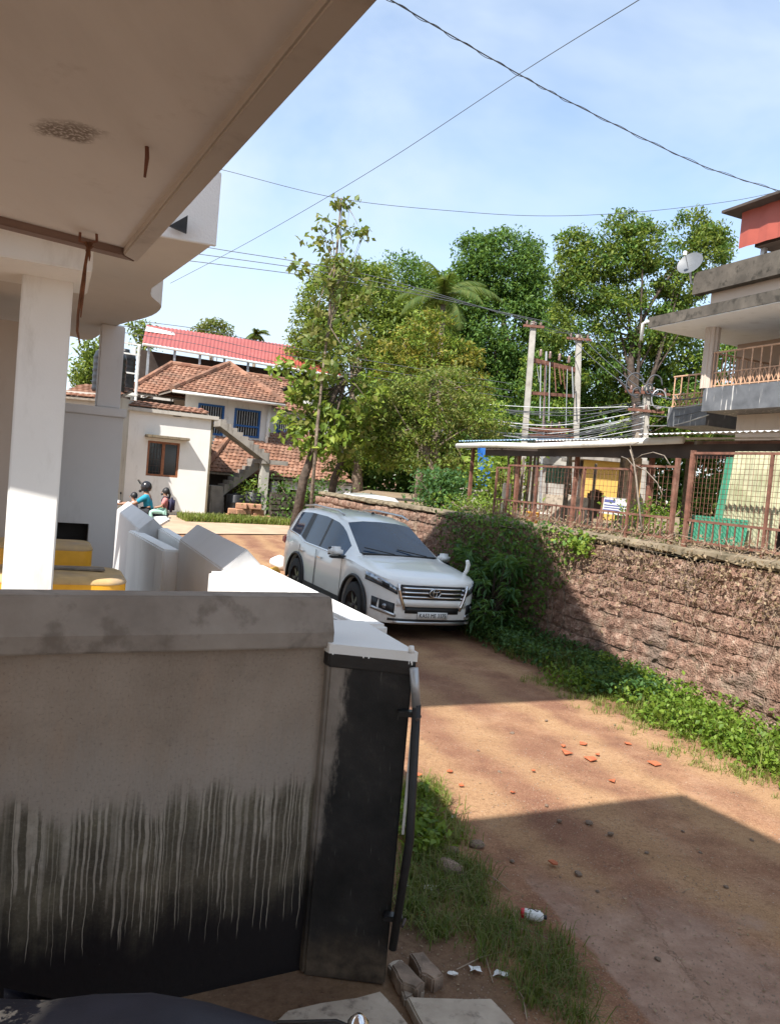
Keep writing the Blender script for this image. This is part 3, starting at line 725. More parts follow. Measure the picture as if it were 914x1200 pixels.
# ================================================================ far houses
HO = Vector((-6.43, 27.0, 0)); HE = Vector((.88, .47, 0)).normalized(); HB = Vector((-HE.y, HE.x, 0))
def fp(x, y, d=0): return onp(x, y, HO + HB * d, HB)
def fs(p): return (Vector(p) - HO).dot(HE)
def fq(s, d, z): return HO + HE * s + HB * d + UP * z
def wall_holes(s0, s1, z0, z1, d, th, holes):
    mb = MB(); S = sorted({s0, s1, *[h[0] for h in holes], *[h[1] for h in holes]}); Z = sorted({z0, z1, *[h[2] for h in holes], *[h[3] for h in holes]})
    for a, b in zip(S, S[1:]):
        for c, e in zip(Z, Z[1:]):
            if any(h[0] <= (a + b) / 2 <= h[1] and h[2] <= (c + e) / 2 <= h[3] for h in holes): continue
            mb.frame(fq(a, d, c), HE * (b - a), HB * th, UP * (e - c))
    bm = bmesh.new(); me = mb.mesh(); bm.from_mesh(me); bmesh.ops.remove_doubles(bm, verts=bm.verts, dist=.0005)
    # inner faces shared by two cells go away
    seen = {}
    for f in bm.faces: seen.setdefault(tuple(sorted(v.index for v in f.verts)), []).append(f)
    bmesh.ops.delete(bm, geom=[f for fs_ in seen.values() if len(fs_) > 1 for f in fs_], context='FACES')
    bm.to_mesh(me); bm.free(); return me
def tile_field(el, er, tr, tl, tw=.19, tl_=.235, th=.022, seed=1):
    """overlapping clay tiles on the quad eave-left, eave-right, top-right, top-left; returns verts, faces"""
    el, er, tr, tl = map(Vector, (el, er, tr, tl)); rng = random.Random(seed)
    n = (er - el).cross(tl - el); n = n if n.length > 1e-4 else (er - el).cross(tr - el); n.normalize()
    if n.z < 0: n = -n
    ux = (er - el).normalized(); uy = n.cross(ux).normalized()
    if uy.z < 0: uy = -uy
    pol = [((p - el).dot(ux), (p - el).dot(uy)) for p in (el, er, tr, tl)]
    def inside(x, y):
        c = False; j = 3
        for i in range(4):
            (xi, yi), (xj, yj) = pol[i], pol[j]
            if (yi > y) != (yj > y) and x < (xj - xi) * (y - yi) / (yj - yi + 1e-12) + xi: c = not c
            j = i
        return c
    mb = MB(); x0 = min(p[0] for p in pol); x1 = max(p[0] for p in pol); y1 = max(p[1] for p in pol)
    for r_ in range(int(y1 / tl_) + 1):
        yy = r_ * tl_; x = x0 + (r_ % 2) * tw / 2
        while x < x1:
            if inside(x + tw / 2, yy + tl_ * .4) or inside(x + tw / 2, yy + tl_ * .1):
                o = el + ux * (x + rng.uniform(-.008, .008)) + uy * (yy - .03) + n * (.03 + rng.uniform(0, .012)); w_ = tw * .94; L = tl_ * 1.15
                a = n * .018
                v = [o, o + ux * w_ * .5 + a, o + ux * w_, o + uy * L - n * .03, o + ux * w_ * .5 + uy * L + a - n * .03, o + ux * w_ + uy * L - n * .03]
                v += [o - n * th, o + ux * w_ - n * th]
                mb.add(v, [(0, 1, 4, 3), (1, 2, 5, 4), (0, 6, 7, 2, 1)])
            x += tw
    return mb
def roof(root, quads, name='roof', seed=1, under='wood_grey'):
    mb = MB(); ub = MB()
    for k, q in enumerate(quads):
        t = tile_field(*q, seed=seed + k); mb.add(t.v, t.f)
        vs = [Vector(p) for p in q]; vs = [p for i, p in enumerate(vs) if all((p - r_).length > .01 for r_ in vs[:i])]
        ub.prism([p - UP * .05 for p in vs], UP * -.06)
    u = ub.build(name, under, root); o = mb.build('tiles', 'clay_tiles', u, fixn=False); o['kind'] = 'stuff'; return u
def ridge(root, a, b, r_=.13):
    a, b = Vector(a), Vector(b); L = (b - a).length; n = max(int(L / .42), 1); mb = MB()
    for k in range(n):
        p, q = a.lerp(b, k / n), a.lerp(b, (k + 1.08) / n); mb.tube([p + UP * .03, q + UP * .06], [r_, r_ * .85], 7)
    o = mb.build('ridge_tiles', 'clay_tiles', root); o['kind'] = 'stuff'; return o

def annex():
    pr = fp(242, 605); s1 = fs(fp(246, 545)); s0 = s1 - 4.5; z0, z1 = .35, fp(248, 492).z
    root = thing('annex_house', 'small white flat roofed annex with brown window and tile edged roof', 'house', fq((s0 + s1) / 2, 2, z0))
    wa, wb = fp(174, 516), fp(208.5, 560); h = (fs(wa), fs(wb), wb.z, wa.z)
    v0, v1 = fp(203.5, 483.5), fp(213, 489); hv = (fs(v0), fs(v1), v1.z, v0.z)
    link('wall', wall_holes(s0, s1, z0, z1, 0, .2, [h, hv]), 'old_white_wall', root)
    MB().frame(fq(s0, .201, z0), HE * (s1 - s0), HB * 4.2, UP * (z1 - z0 - .003)).build('wall', 'old_white_wall', root)
    MB().frame(fq(h[0], .185, h[2]), HE * (h[1] - h[0]), HB * .012, UP * (h[3] - h[2])).build('window_back', 'dark_void', root)
    wnd = MB(); w_ = .07; H_ = h[3] - h[2]; W_ = h[1] - h[0]
    for s, z, a, b in ((h[0], h[2], w_, H_), (h[1] - w_, h[2], w_, H_), (h[0] + w_, h[2], W_ - 2 * w_, w_), (h[0] + w_, h[3] - w_, W_ - 2 * w_, w_), (h[0] + W_ / 2 - .05, h[2] + w_, .1, H_ - 2 * w_)):
        wnd.frame(fq(s, .03, z), HE * a, HB * .1, UP * b)
    wo = wnd.build('window', 'wood_brown', root)
    for k in (0, 1):
        a = h[0] + w_ + k * (W_ / 2 - .02); MB().frame(fq(a, .1, h[2] + w_), HE * (W_ / 2 - w_ - .05), HB * .01, UP * (H_ - 2 * w_)).build('pane', 'glass_dark', wo)
    mb = MB()
    for k in range(5):
        mb.frame(fq(h[0] + w_, .07, h[2] + w_ + .08 + k * .2), HE * (W_ / 2 - w_ - .05), HB * .012, UP * .014)
    for k in range(4): mb.frame(fq(h[0] + w_ + .06 + k * .1, .072, h[2] + w_), HE * .012, HB * .008, UP * (H_ - 2 * w_))
    mb.build('grille', 'dark_iron', wo)
    mb = MB(); rng = random.Random(1)
    for k in range(6): mb.frame(fq(h[0] + W_ / 2 + .08 + k * .055, .115 + .012 * (k % 2), h[2] + w_), HE * .05, HB * .008, UP * (.55 + .05 * (k % 3)))
    mb.build('curtain', 'jute_white', wo)
    a, b = fp(172, 509), fp(218, 515)
    MB().frame(fq(fs(a) - .05, -.42, a.z - .09), HE * (fs(b) - fs(a) + .1), HB * .425, UP * .09).build('sunshade', 'mossy_concrete', root, bevel=.01)
    MB().frame(fq(s0 - .15, -.16, z1), HE * (s1 - s0 + .32), HB * 4.7, UP * .13).build('roof_slab', 'old_slab', root, bevel=.01)
    roof(root, [(fq(s0 - .1, -.1, z1 + .17), fq(s1 - .15, -.1, z1 + .17), fq(s1 - .15, .5, z1 + .36), fq(s0 - .1, .5, z1 + .36))], 'tile_edge')
    mb = MB().box(fq(s1 - .02, .02, (z0 + z1) / 2), (.07, .07, z1 - z0), math.atan2(HE.y, HE.x)); mb.build('corner_band', 'mossy_concrete', root)
    MB().frame(fq(s0, -.02, z0 - .2), HE * (s1 - s0), HB * .019, UP * .5).build('plinth', 'old_plinth', root)
    # downpipes at the left end
    for k, s in enumerate((s0 + .1, s0 + .3)):
        MB().tube([fq(s, -.08, z0), fq(s, -.08, z1 + .5)], .04, 8).build('downpipe', 'white_pipe', root, smooth=True)
    return s0, s1, z0, z1
paint('old_slab', (.45, .42, .37), (.16, .13, .1), .8)
paint('old_plinth', (.50, .44, .36), (.2, .15, .1), .9)
AS0, AS1, AZ0, AZ1 = annex()

def stairs():
    root = thing('concrete_stairs', 'bare concrete outdoor staircase turning on a square post beside the annex', 'stairs', fp(309, 602, .4))
    t0, t1 = fp(259, 493, .4), fp(316, 537, .4); b0, b1 = fp(308, 540, 1.5), fp(262, 574, 1.5); g = fp(309, 602, .4)
    def flight(a, b, d, width, n, name):
        sa, sb = fs(a), fs(b); mb = MB()
        mb.prism([fq(sa, d, a.z), fq(sb, d, b.z), fq(sb, d, b.z - .2), fq(sa, d, a.z - .2)], HB * width)
        mb.build(name, 'grey_concrete', root)
        for k in range(n):
            u0, u1 = k / n, (k + 1) / n; s_, e_ = sa + (sb - sa) * u0, sa + (sb - sa) * u1; zt = a.z + (b.z - a.z) * u0; zb = a.z + (b.z - a.z) * u1
            MB().prism([fq(s_, d + .01, zt - .02), fq(e_, d + .01, zb - .02), fq(e_, d + .01, zt + .06), fq(s_, d + .01, zt + .06)], HB * (width - .02)).build('step', 'grey_concrete', root)
    flight(t0, t1, .4, .9, 9, 'upper_flight'); flight(b0, b1, 1.4, .9, 8, 'lower_flight')
    MB().frame(fq(fs(t1) - .25, .42, t1.z - .22), HE * 1.0, HB * 1.9, UP * .16).build('landing', 'grey_concrete', root)
    MB().box(fq(fs(g), .7, (g.z + t1.z - .2) / 2 - .1), (.30, .30, t1.z - .2 - g.z + .2), math.atan2(HE.y, HE.x)).build('post', 'pole_concrete', root, bevel=.01)
    for k in range(6):
        z = gz(0, 27) - .1; a = fs(fp(262, 590, 1.5)) - .55
        MB().frame(fq(a, 1.35 + k * .001, z + k * .2), HE * (.58 - k * .02), HB * (1.0 + .28 * (5 - k) * 0 + .0), UP * .198).build('step', 'grey_concrete', root, bevel=.006)
stairs()

def main_house():
    root = thing('tiled_house', 'white two storey house with clay tiled hip roofs and blue barred windows', 'house', fq(2.5, 7, .5))
    e1l, e1r, ap = fp(202, 457, 3.6), fp(334, 472, 3.6), fp(269, 427, 7.0); zz = e1l.z
    e1l.z = e1r.z = (e1l.z + e1r.z) / 2
    # front hip with two side slopes running back
    bk = HB * 6
    roof(root, [(e1l, e1r, ap, ap), (e1r, e1r + bk, ap + bk, ap), (e1l + bk, e1l, ap, ap + bk)], 'roof', 3)
    ridge(root, e1l, ap); ridge(root, ap, e1r); ridge(root, ap, ap + bk)
    f0, f1 = fp(158, 459, 6.2), fp(215, 462, 6.2); f1 = f0 + HE * 4.5; g0, g1 = fp(201, 427, 9.0), fp(265, 431, 9.0); g1 = g0 + HE * 6
    hl = f0 - HE * .3
    roof(root, [(hl, f1, g1, g0), (hl + HB * 6, hl, g0, g0)], 'roof', 7); ridge(root, hl, g0); ridge(root, g0, g1)
    h0 = e1r + HB * 2.2 + UP * -.05; roof(root, [(h0, h0 + HE * 2.6 - UP * .1, fp(300, 438, 9), fp(285, 436, 9))], 'roof', 9)
    # upper storey
    d = 4.3; sa, sb = fs(fp(219, 470, d)), fs(fp(316, 480, d)); zt = e1l.z + .1; zb = 1.0; holes = []; wins = []
    for (x0, y0, x1, y1) in ((233, 472, 261, 511), (275.5, 478, 303.5, 514)):
        a, b = fp(x0, y0, d), fp(x1, y1, d); holes.append((fs(a), fs(b), b.z, a.z)); wins.append((fs(a), fs(b), b.z, a.z, d))
    link('wall', wall_holes(sa, sb, zb, zt, d, .25, holes), 'old_white_wall', root)
    d2 = 6.0; sc, sd = fs(fp(314, 480, d2)), fs(fp(372, 500, d2)); a, b = fp(325, 487, d2), fp(348, 519, d2); h2 = (fs(a), fs(b), b.z, a.z); wins.append((*h2, d2))
    link('wall', wall_holes(sc, sd, zb, zt - .2, d2, .25, [h2]), 'old_white_wall', root)
    MB().frame(fq(sa - 3.6, 6.6, zb), HE * 3.6, HB * .2, UP * (zt - zb - .35)).build('wall', 'dark_brown_wall', root)
    MB().frame(fq(sb - .02, d + .255, zb), HE * .2, HB * 1.74, UP * (zt - zb - .2)).build('wall', 'old_white_wall', root)
    for (a, b, c, e, dd) in wins:
        MB().frame(fq(a, dd + .2, c), HE * (b - a), HB * .012, UP * (e - c)).build('window_back', 'dark_void', root)
        w_ = .08; mb = MB()
        for s, z, ww, hh in ((a, c, w_, e - c), (b - w_, c, w_, e - c), (a + w_, c, b - a - 2 * w_, w_), (a + w_, e - w_, b - a - 2 * w_, w_), (a + w_, (c + e) / 2 - .16, b - a - 2 * w_, w_)):
            mb.frame(fq(s, dd - .03, z), HE * ww, HB * .1, UP * hh)
        fr = mb.build('window_frame', 'blue_frame', root); mb = MB(); n = 9
        for k in range(n): mb.frame(fq(a + w_ + (b - a - 2 * w_) * (k + .5) / n - .014, dd + .03, c + w_), HE * .028, HB * .028, UP * (e - c - 2 * w_))
        o = mb.build('bars', 'galvanized', fr); o['kind'] = 'stuff'
    # drainpipe, gutters
    p = fp(316, 480, 4.2); MB().tube([p + UP * .3, fp(311, 531, 4.2)], .07, 8).build('drainpipe', 'white_pipe', root, smooth=True)
    MB().tube([e1l - UP * .08 - HB * .08, e1r - UP * .08 - HB * .08], .055, 8).build('gutter', 'white_pipe', root, smooth=True)
    # lower tiled roof over the veranda
    l0, l1 = fp(244, 553, 2.2), fp(413, 566, 2.2); l0.z = l1.z = (l0.z + l1.z) / 2 + .03; t0, t1 = fp(268, 514, 4.25), fp(366, 522, 5.9)
    t1.z = t0.z
    roof(root, [(l0 - HE * .6, l1, t1, t0 - HE * .4)], 'veranda_roof', 13)
    ridge(root, l0 - HE * .6 + HE * .5 + UP * .1, t0, .12)
    MB().frame(fq(fs(l0) - .5, 3.4, .2), HE * (fs(l1) - fs(l0) + .3), HB * .2, UP * (l0.z - .1)).build('ground_floor', 'dark_brown_wall', root)
    q0, q1 = fp(334, 567, 2.3), fp(412, 572, 2.3); MB().frame(fq(fs(q0), 2.35, l0.z - .48), HE * (fs(q1) - fs(q0)), HB * .18, UP * .33).build('lintel', 'old_white_wall', root)
    for x in (322, 352, 383, 408):
        q = fp(x, 575, 2.3); MB().frame(fq(fs(q) - .12, 2.32, .3), HE * .24, HB * .24, UP * (l0.z - .5)).build('veranda_post', 'old_white_wall', root)
    return root
main_house()

def red_roof_house():
    root = thing('red_roofed_building', 'dark open upper floor under a long red sheet roof behind the tiled house', 'building', fq(4, 14, .5))
    e0, e1 = fp(167, 406, 11), fp(402, 435, 11); r0_, r1_ = fp(172, 381, 15), fp(345, 406, 15); zz = (e0.z + e1.z) / 2; e0.z = zz; e1.z = zz - .1
    r1b = fp(392, 430, 11.5)
    # ribbed sheet
    mb = MB(); n = 110; top_ = []
    for k in range(n + 1):
        u = k / n; a = e0.lerp(e1, u); b = r0_.lerp(r0_ + (r1_ - r0_) * 1.38, u); z = .045 if k % 2 else 0
        if u > .72: b = (r0_ + (r1_ - r0_) * 1.38 * .72).lerp(r1b, (u - .72) / .28)
        top_ += [a + UP * z, b + UP * z]
    mb.add(top_, [(2 * k, 2 * k + 2, 2 * k + 3, 2 * k + 1) for k in range(n)])
    mb.build('roof', 'red_sheet', root)
    w = lambda x, y, d: fp(x, y, d)
    a, b = w(288, 407, 13), w(303, 418, 13)
    q = lambda x, y: onp(x, y, e0 + (e0 - r0_) * 0, ((e1 - e0).cross(r0_ - e0)).normalized()) + UP * .07
    MB().add([q(257, 396), q(273, 398), q(276, 407), q(260, 405)], [(0, 1, 2, 3)]).build('skylight', 'roof_sheet_white', root)
    MB().add([q(172, 384), q(204, 391), q(205, 394.5), q(170, 389.5)], [(0, 1, 2, 3)]).build('folded_sheet', 'roof_sheet_white', root)
    MB().tube([e0 - UP * .06 - HB * .06, e1 - UP * .06 - HB * .06], .06, 6).build('gutter', 'white_pipe', root)
    s0, s1 = fs(e0), fs(e1)
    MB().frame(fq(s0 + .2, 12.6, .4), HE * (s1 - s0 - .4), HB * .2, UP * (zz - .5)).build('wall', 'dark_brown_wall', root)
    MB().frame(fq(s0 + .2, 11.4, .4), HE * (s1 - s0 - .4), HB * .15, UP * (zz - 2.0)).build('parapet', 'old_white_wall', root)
    for k in range(9):
        s = s0 + .3 + (s1 - s0 - .6) * k / 8; MB().frame(fq(s, 11.2, zz - 2.6), HE * .1, HB * .1, UP * 2.55).build('post', 'galvanized', root)
    MB().frame(fq(s0 + (s1 - s0) * .33, 11.15, zz - .75), HE * (s1 - s0) * .5, HB * .06, UP * .07).build('rail', 'galvanized', root)
red_roof_house()

def tower():
    b = fp(153, 478, 1.0); root = thing('tank_stand', 'thin white steel tank stand rising at the left end of the annex', 'frame', (b.x, b.y, AZ1))
    zt = fp(163, 405, 1.0).z; zb = AZ1 + .13
    for ds, dd in ((0, 0), (-.75, 0), (0, .8), (-.75, .8)):
        p = fq(fs(b) + ds + .15, 1.0 + dd, 0); MB().tube([(p.x, p.y, zb), (p.x, p.y, zt)], .05, 6).build('leg', 'white_pipe', root)
    for z in (zb + .5, zt - 1.0, zt - .35, zt):
        MB().frame(fq(fs(b) - .65, .97, z), HE * .85, HB * .05, UP * .05).build('rung', 'white_pipe', root)
    MB().frame(fq(fs(b) - .65, .95, zb + .45), HE * .85, HB * .9, UP * .045).build('deck', 'white_pipe', root)
    c = fq(fs(b) - .22, 1.45, zb + .5)
    t = thing('water_tank', 'black ribbed water tank standing on the white steel stand', 'tank', c)
    MB().lathe([(.0, 0), (.34, 0), (.36, .05)] + sum([[(.36, .05 + .16 * k), (.375, .1 + .16 * k), (.36, .15 + .16 * k)] for k in range(8)], []) + [(.34, 1.36), (.15, 1.46), (0, 1.47)], c, 20).build('tank_body', 'black_plastic', t, smooth=True)
    MB().lathe([(0, 1.56), (.14, 1.55), (.15, 1.45)], c, 14).build('lid', 'black_plastic', t, smooth=True)
    # tank and rooftop further left, between the columns
    q = aty(104, 456, 24)
    h = thing('tile_topped_wall_house', 'low plastered house with tiled roof edge seen between the neighbour columns', 'house', (q.x, q.y, .3))
    MB().box((q.x, q.y + 1.5, (q.z + .3) / 2 - .2), (1.5, 3, q.z - .1)).build('wall', 'old_slab', h)
    roof(h, [((q.x - .9, q.y - .2, q.z - .25), (q.x + .85, q.y - .2, q.z - .25), (q.x + .85, q.y + 1.5, q.z + .25), (q.x - .9, q.y + 1.5, q.z + .25))], 'roof', 21)
    c = Vector((q.x + .28, q.y + .9, q.z + .0)); t = thing('water_tank', 'black ribbed water tank on the tiled low house between neighbour columns', 'tank', c)
    MB().lathe([(0, 0), (.5, 0)] + sum([[(.5, .05 + .2 * k), (.52, .1 + .2 * k), (.5, .15 + .2 * k)] for k in range(6)], []) + [(.45, 1.3), (.2, 1.42), (0, 1.43)], c, 20).build('tank_body', 'black_plastic', t, smooth=True)
tower()

def yard_things():
    rng = random.Random(11)
    # laterite blocks piled by the post
    me = MB().box((0, 0, 0), (.40, .24, .2)).mesh('lat_block'); bm = bmesh.new(); bm.from_mesh(me)
    bmesh.ops.bevel(bm, geom=bm.edges[:], offset=.025, segments=1, affect='EDGES'); bmesh.ops.recalc_face_normals(bm, faces=bm.faces); bm.to_mesh(me); bm.free(); me.materials.append(M['pile_block'])
    a = fp(266, 607, -.6); b = fp(323, 607, -.6); n = 0
    for row, (cnt, off) in enumerate(((5, 0), (5, .1), (3, .35))):
        for k in range(cnt):
            o = bpy.data.objects.new('laterite_block', me); COL.objects.link(o)
            s = fs(a) + off + (k + .5) * (fs(b) - fs(a) - 2 * off) / cnt * (.9 if row == 0 else .72)
            p = fq(s, -.6 + rng.uniform(-.08, .12), 0); o.location = (p.x, p.y, gz(p.x, p.y) + .12 + row * .20)
            o.rotation_euler = (0, 0, math.atan2(HE.y, HE.x) + rng.uniform(-.4, .4))
            top(o, 'orange laterite building block piled by the concrete stair post', 'block', 'laterite blocks piled by the stairs')
    for (x, l) in ((275, 'black plastic water drum under the concrete stairs, beside a taller one'), (296, 'taller black plastic water drum under the concrete stairs')):
        p = fp(x, 598, .9); z = gz(p.x, p.y); r_ = .33 if x < 280 else .4
        t = thing('water_drum', l, 'drum', (p.x, p.y, z)); hh = .85 if x < 280 else 1.0
        MB().lathe([(0, 0), (r_, 0), (r_, hh * .3), (r_ * 1.05, hh * .33), (r_, hh * .36), (r_, hh * .62), (r_ * 1.05, hh * .65), (r_, hh * .68), (r_, hh * .95), (r_ * .9, hh), (0, hh)], (p.x, p.y, z), 18).build('body', 'black_plastic', t, smooth=True)
        MB().lathe([(r_ * .3, hh), (r_ * .3, hh + .05), (0, hh + .05)], (p.x, p.y, z), 12).build('cap', 'black_plastic', t, smooth=True)
    # dark old stone wall right of the stairs
    a = fp(318, 606, -.3); b = a + HE * 4.6
    root = thing('old_stone_wall', 'low dark mossy rubble wall under the leaning trees', 'wall', a)
    MB().frame(a + HB * .06 - UP * .6, HE * 4.6, HB * .3, UP * 1.5).build('core', 'dark_brown_wall', root)
    mb = MB()
    for r_ in range(6):
        s = rng.uniform(-.1, 0)
        while s < 4.5:
            w = rng.uniform(.18, .4); p = a + HE * (s + w / 2) + UP * (-.2 + r_ * .19 + rng.uniform(-.02, .02)) + HB * rng.uniform(0, .03)
            q = MB().box((0, 0, 0), (w * .93, .14, .17)); rot = Matrix.Rotation(math.atan2(HE.y, HE.x) + rng.uniform(-.08, .08), 3, 'Z') @ Matrix.Rotation(rng.uniform(-.1, .1), 3, 'Y')
            mb.add([p + rot @ (Vector(v) * rng.uniform(.88, 1.05)) for v in q.v], q.f); s += w
    o = mb.build('rubble', 'dark_rubble', root); o['kind'] = 'stuff'
plain('pile_block', (.42, .22, .13), .95, 0, .3, 6, .6, (.25, .13, .09), bd=.02, bsc=25)
plain('dark_rubble', (.075, .06, .048), .95, 0, .5, 4, .7, (.05, .06, .025), bd=.03, bsc=15)
yard_things()
# ================================================================ vehicles
def carpaint(name, c, ro=.22):
    t = NT(name); t.b.inputs['Coat Weight'].default_value = .6; t.b.inputs['Coat Roughness'].default_value = .05
    f = t.noise(t.obj(), 2.5, 5); col = t.mix(t.math('MULTIPLY', t.ss(f, .5, .8), .14), c, tuple(x * .7 for x in c))
    x, y, z = t.sep(t.obj())
    col = t.mix(t.math('MULTIPLY', t.ss(t.math('ADD', z, t.math('MULTIPLY', t.noise(t.obj(), 6, 4), .3)), .72, .35), .45), col, (.42, .33, .25))   # road dust
    M[name] = t.out(col, ro, 0, .5); return t.m
carpaint('pearl_white', (.84, .84, .81)); carpaint('silver_white', (.62, .62, .62)); carpaint('scooter_blue', (.012, .016, .035), .35)
plain('chrome', (.75, .76, .78), .12, 1, .05, 3, 0)
plain('silver_trim', (.5, .51, .52), .3, .9, .05, 3, 0)
plain('rubber', (.018, .018, .018), .8, 0, .3, 12, .3)
plain('black_trim', (.014, .014, .015), .5, 0, .2, 8, .1)
plain('lamp_glass', (.30, .32, .35), .08, .75, .7, 16, 0)
plain('tail_red', (.42, .012, .015), .15, 0, .1, 5, 0)
plain('plate_white', (.72, .72, .70), .4, 0, .05, 5, 0)
plain('car_glass', (.010, .034, .075), .03, 0, .2, 2, 0, spec=.45)
plain('seat_dark', (.02, .02, .03), .55, 0, .3, 8, .35)
def ip(x, xs, ys): return float(np.interp(x, xs[::-1] if xs[0] > xs[-1] else xs, ys[::-1] if xs[0] > xs[-1] else ys))
def text_mesh(name, body, size, mat, parent, M4, ext=.001, sx=1.0):
    cu_ = bpy.data.curves.new('t', 'FONT'); cu_.body = body; cu_.size = size; cu_.align_x = 'CENTER'; cu_.align_y = 'CENTER'; cu_.extrude = ext
    to = bpy.data.objects.new('t', cu_); COL.objects.link(to); bpy.context.view_layer.update()
    me = bpy.data.meshes.new_from_object(to.evaluated_get(bpy.context.evaluated_depsgraph_get())); bpy.data.objects.remove(to)
    me.transform(M4 @ Matrix.Diagonal((sx, 1, 1, 1)))
    return link(name, me, mat, parent, world_verts=False)
def wheel(root, x, y, r_=.385, w=.25, side=-1, spokes=6):
    o = MB(); prof = [(r_ * .62, -w / 2), (r_ * .9, -w / 2), (r_ * .98, -w * .42), (r_, -w * .3), (r_, w * .3), (r_ * .98, w * .42), (r_ * .9, w / 2), (r_ * .62, w / 2)]
    o.lathe(prof, (x, y, r_), 32, 'y'); t = o.build('tyre', 'rubber', root, smooth=True, world=False)
    o = MB(); yo = side * w * .42
    o.lathe([(r_ * .66, yo), (r_ * .62, yo - side * .02), (r_ * .58, yo - side * .09), (r_ * .05, yo - side * .1)], (x, y, r_), 28, 'y')
    o.lathe([(r_ * .14, yo - side * .1), (r_ * .14, yo - side * .01), (0, yo - side * .005)], (x, y, r_), 14, 'y')
    o.build('rim', 'dark_iron', t, smooth=True, world=False)
    for k in range(spokes):
        a = 2 * math.pi * k / spokes; d = Vector((math.cos(a), 0, math.sin(a))); p = Vector((-d.z, 0, d.x)); c = Vector((x, y + yo - side * .02, r_))
        MB().frame(c + d * r_ * .1 - p * .024, d * r_ * .52, p * .048, Vector((0, -side * .03, 0))).build('spoke', 'silver_trim', t, world=False)
    return t
def suv():
    root = thing('parked_suv', 'white pearl sport utility vehicle with chrome grille parked against the laterite wall', 'car', (.337, 12.395, -.035))
    root.rotation_euler = (R(-1.3), R(.3), R(-63.8))
    xs = [.945, .93, .90, .84, .74, .55, .3, 0, -2.7, -3.3, -3.6, -3.78, -3.86]; ws = [.30, .45, .60, .73, .82, .885, .915, .925, .925, .915, .885, .82, .62]
    W = lambda x: ip(x, xs, ws)
    def base(x): return ip(x, [.945, .85, .6, -3.2, -3.6, -3.86], [.33, .29, .30, .36, .42, .46])
    def Bz(x):
        b = base(x)
        for c in (0, -2.745):
            d = abs(x - c)
            if d < .475: b = max(b, .385 + math.sqrt(.475 ** 2 - d * d) - .0)
        return b
    K = lambda x: ip(x, [.945, .9, .8, .55, 0, -.3, -1.2, -2.45, -2.75, -3.4, -3.8, -3.86], [.89, .915, .955, 1.0, 1.06, 1.08, 1.075, 1.09, 1.17, 1.22, 1.18, 1.1])
    T = lambda x: ip(x, [.945, .92, .85, .6, .2, -.2, -.30, -1.22, -1.42, -2.0, -2.8, -3.35, -3.56, -3.72, -3.86], [.91, .94, .99, 1.055, 1.12, 1.165, 1.185, 1.665, 1.72, 1.775, 1.78, 1.745, 1.70, 1.42, 1.13])
    def sect(x):
        w, b, k, t = W(x), Bz(x), K(x), T(x); cab = min(max((-.30 - x) / .92, 0), 1); rear = min(max((x + 3.86) / .3, 0), 1)
        L = lambda a, c, u: a + (c - a) * u
        rows = [(w - .10, b), (w - .012, b + .012), (w, L(b, k, .35)), (w * .992, L(b, k, .72)), (w * .972, k)]
        if cab <= 0:
            rows += [(w * .93, L(k, t, .28)), (w * .82, L(k, t, .68)), (w * .70, L(k, t, .86)), (w * .36, L(k, t, .97)), (0, t)]
        else:
            y5 = L(.80, .675, min(cab * 1.2, 1)) * (.86 + .14 * rear); z5 = max(t - L(.05, .13, cab), k + .01)
            rows += [(w * .945, k + L(.012, .03, cab)), (y5, z5), (L(.715, .60, cab) * (.86 + .14 * rear), max(t - L(.02, .05, cab), k + .015)), (.33 * (.9 + .1 * rear), t - .01), (0, t)]
        return rows
    st = sorted(set([.945, .93, .915, .90, .87, .84, .79, .74, .65, .55, .3] + [round(x, 3) for x in np.arange(-.5, .501, .05)] + [round(-2.745 + x, 3) for x in np.arange(-.5, .501, .05)] +
                    [-.30, -.62, -.75, -.9, -1.05, -1.22, -1.42, -1.69, -1.79, -2.0, -2.5, -2.58, -2.72, -3.35, -3.42, -3.56, -3.64, -3.72, -3.79, -3.86]), reverse=True)
    rowsN = 10; grid = []; V = []
    for x in st:
        rr = sect(x); left = [(x, y, z) for y, z in rr]; right = [(x, -y, z) for y, z in rr[:-1]]
        ids = []
        for v in left + right[::-1]: ids.append(len(V)); V.append(v)
        grid.append(ids)
    NC = 2 * rowsN - 1
    body, shield, sides, cap = [], [], {}, []
    winx = [(-.62, -1.69, 'front'), (-1.79, -2.5, 'rear'), (-2.72, -3.35, 'quarter')]
    for i in range(len(st) - 1):
        xm = (st[i] + st[i + 1]) / 2
        for j in range(NC - 1):
            f = (grid[i][j], grid[i][j + 1], grid[i + 1][j + 1], grid[i + 1][j]); jj = j if j < rowsN - 1 else NC - 2 - j
            if jj >= 7 and -1.22 < xm < -.30: shield.append(f); continue
            if jj >= 7 and -3.72 < xm < -3.56: sides.setdefault('back', []).append(f); continue
            if jj == 5:
                hit = [n for a, b, n in winx if b < xm < a]
                if hit: sides.setdefault((hit[0], j), []).append(f); continue
                if -3.35 < xm < -.62: sides.setdefault(('pillar', j, xm > -2), []).append(f); continue
            body.append(f)
    body.append(tuple(grid[0])); body.append(tuple(grid[-1])[::-1])
    def sub(faces, name, mat, off=0):
        used = sorted({k for f in faces for k in f}); mp_ = {k: n for n, k in enumerate(used)}
        me = bpy.data.meshes.new(name); me.from_pydata([V[k] for k in used], [], [tuple(mp_[k] for k in f) for f in faces])
        bm = bmesh.new(); bm.from_mesh(me); bmesh.ops.recalc_face_normals(bm, faces=bm.faces); bm.to_mesh(me); bm.free()
        return link(name, me, mat, root, True, False)
    bo = sub(body, 'body', 'pearl_white')
    me = bo.data
    try: me.set_sharp_from_angle(angle=R(38))
    except Exception: pass
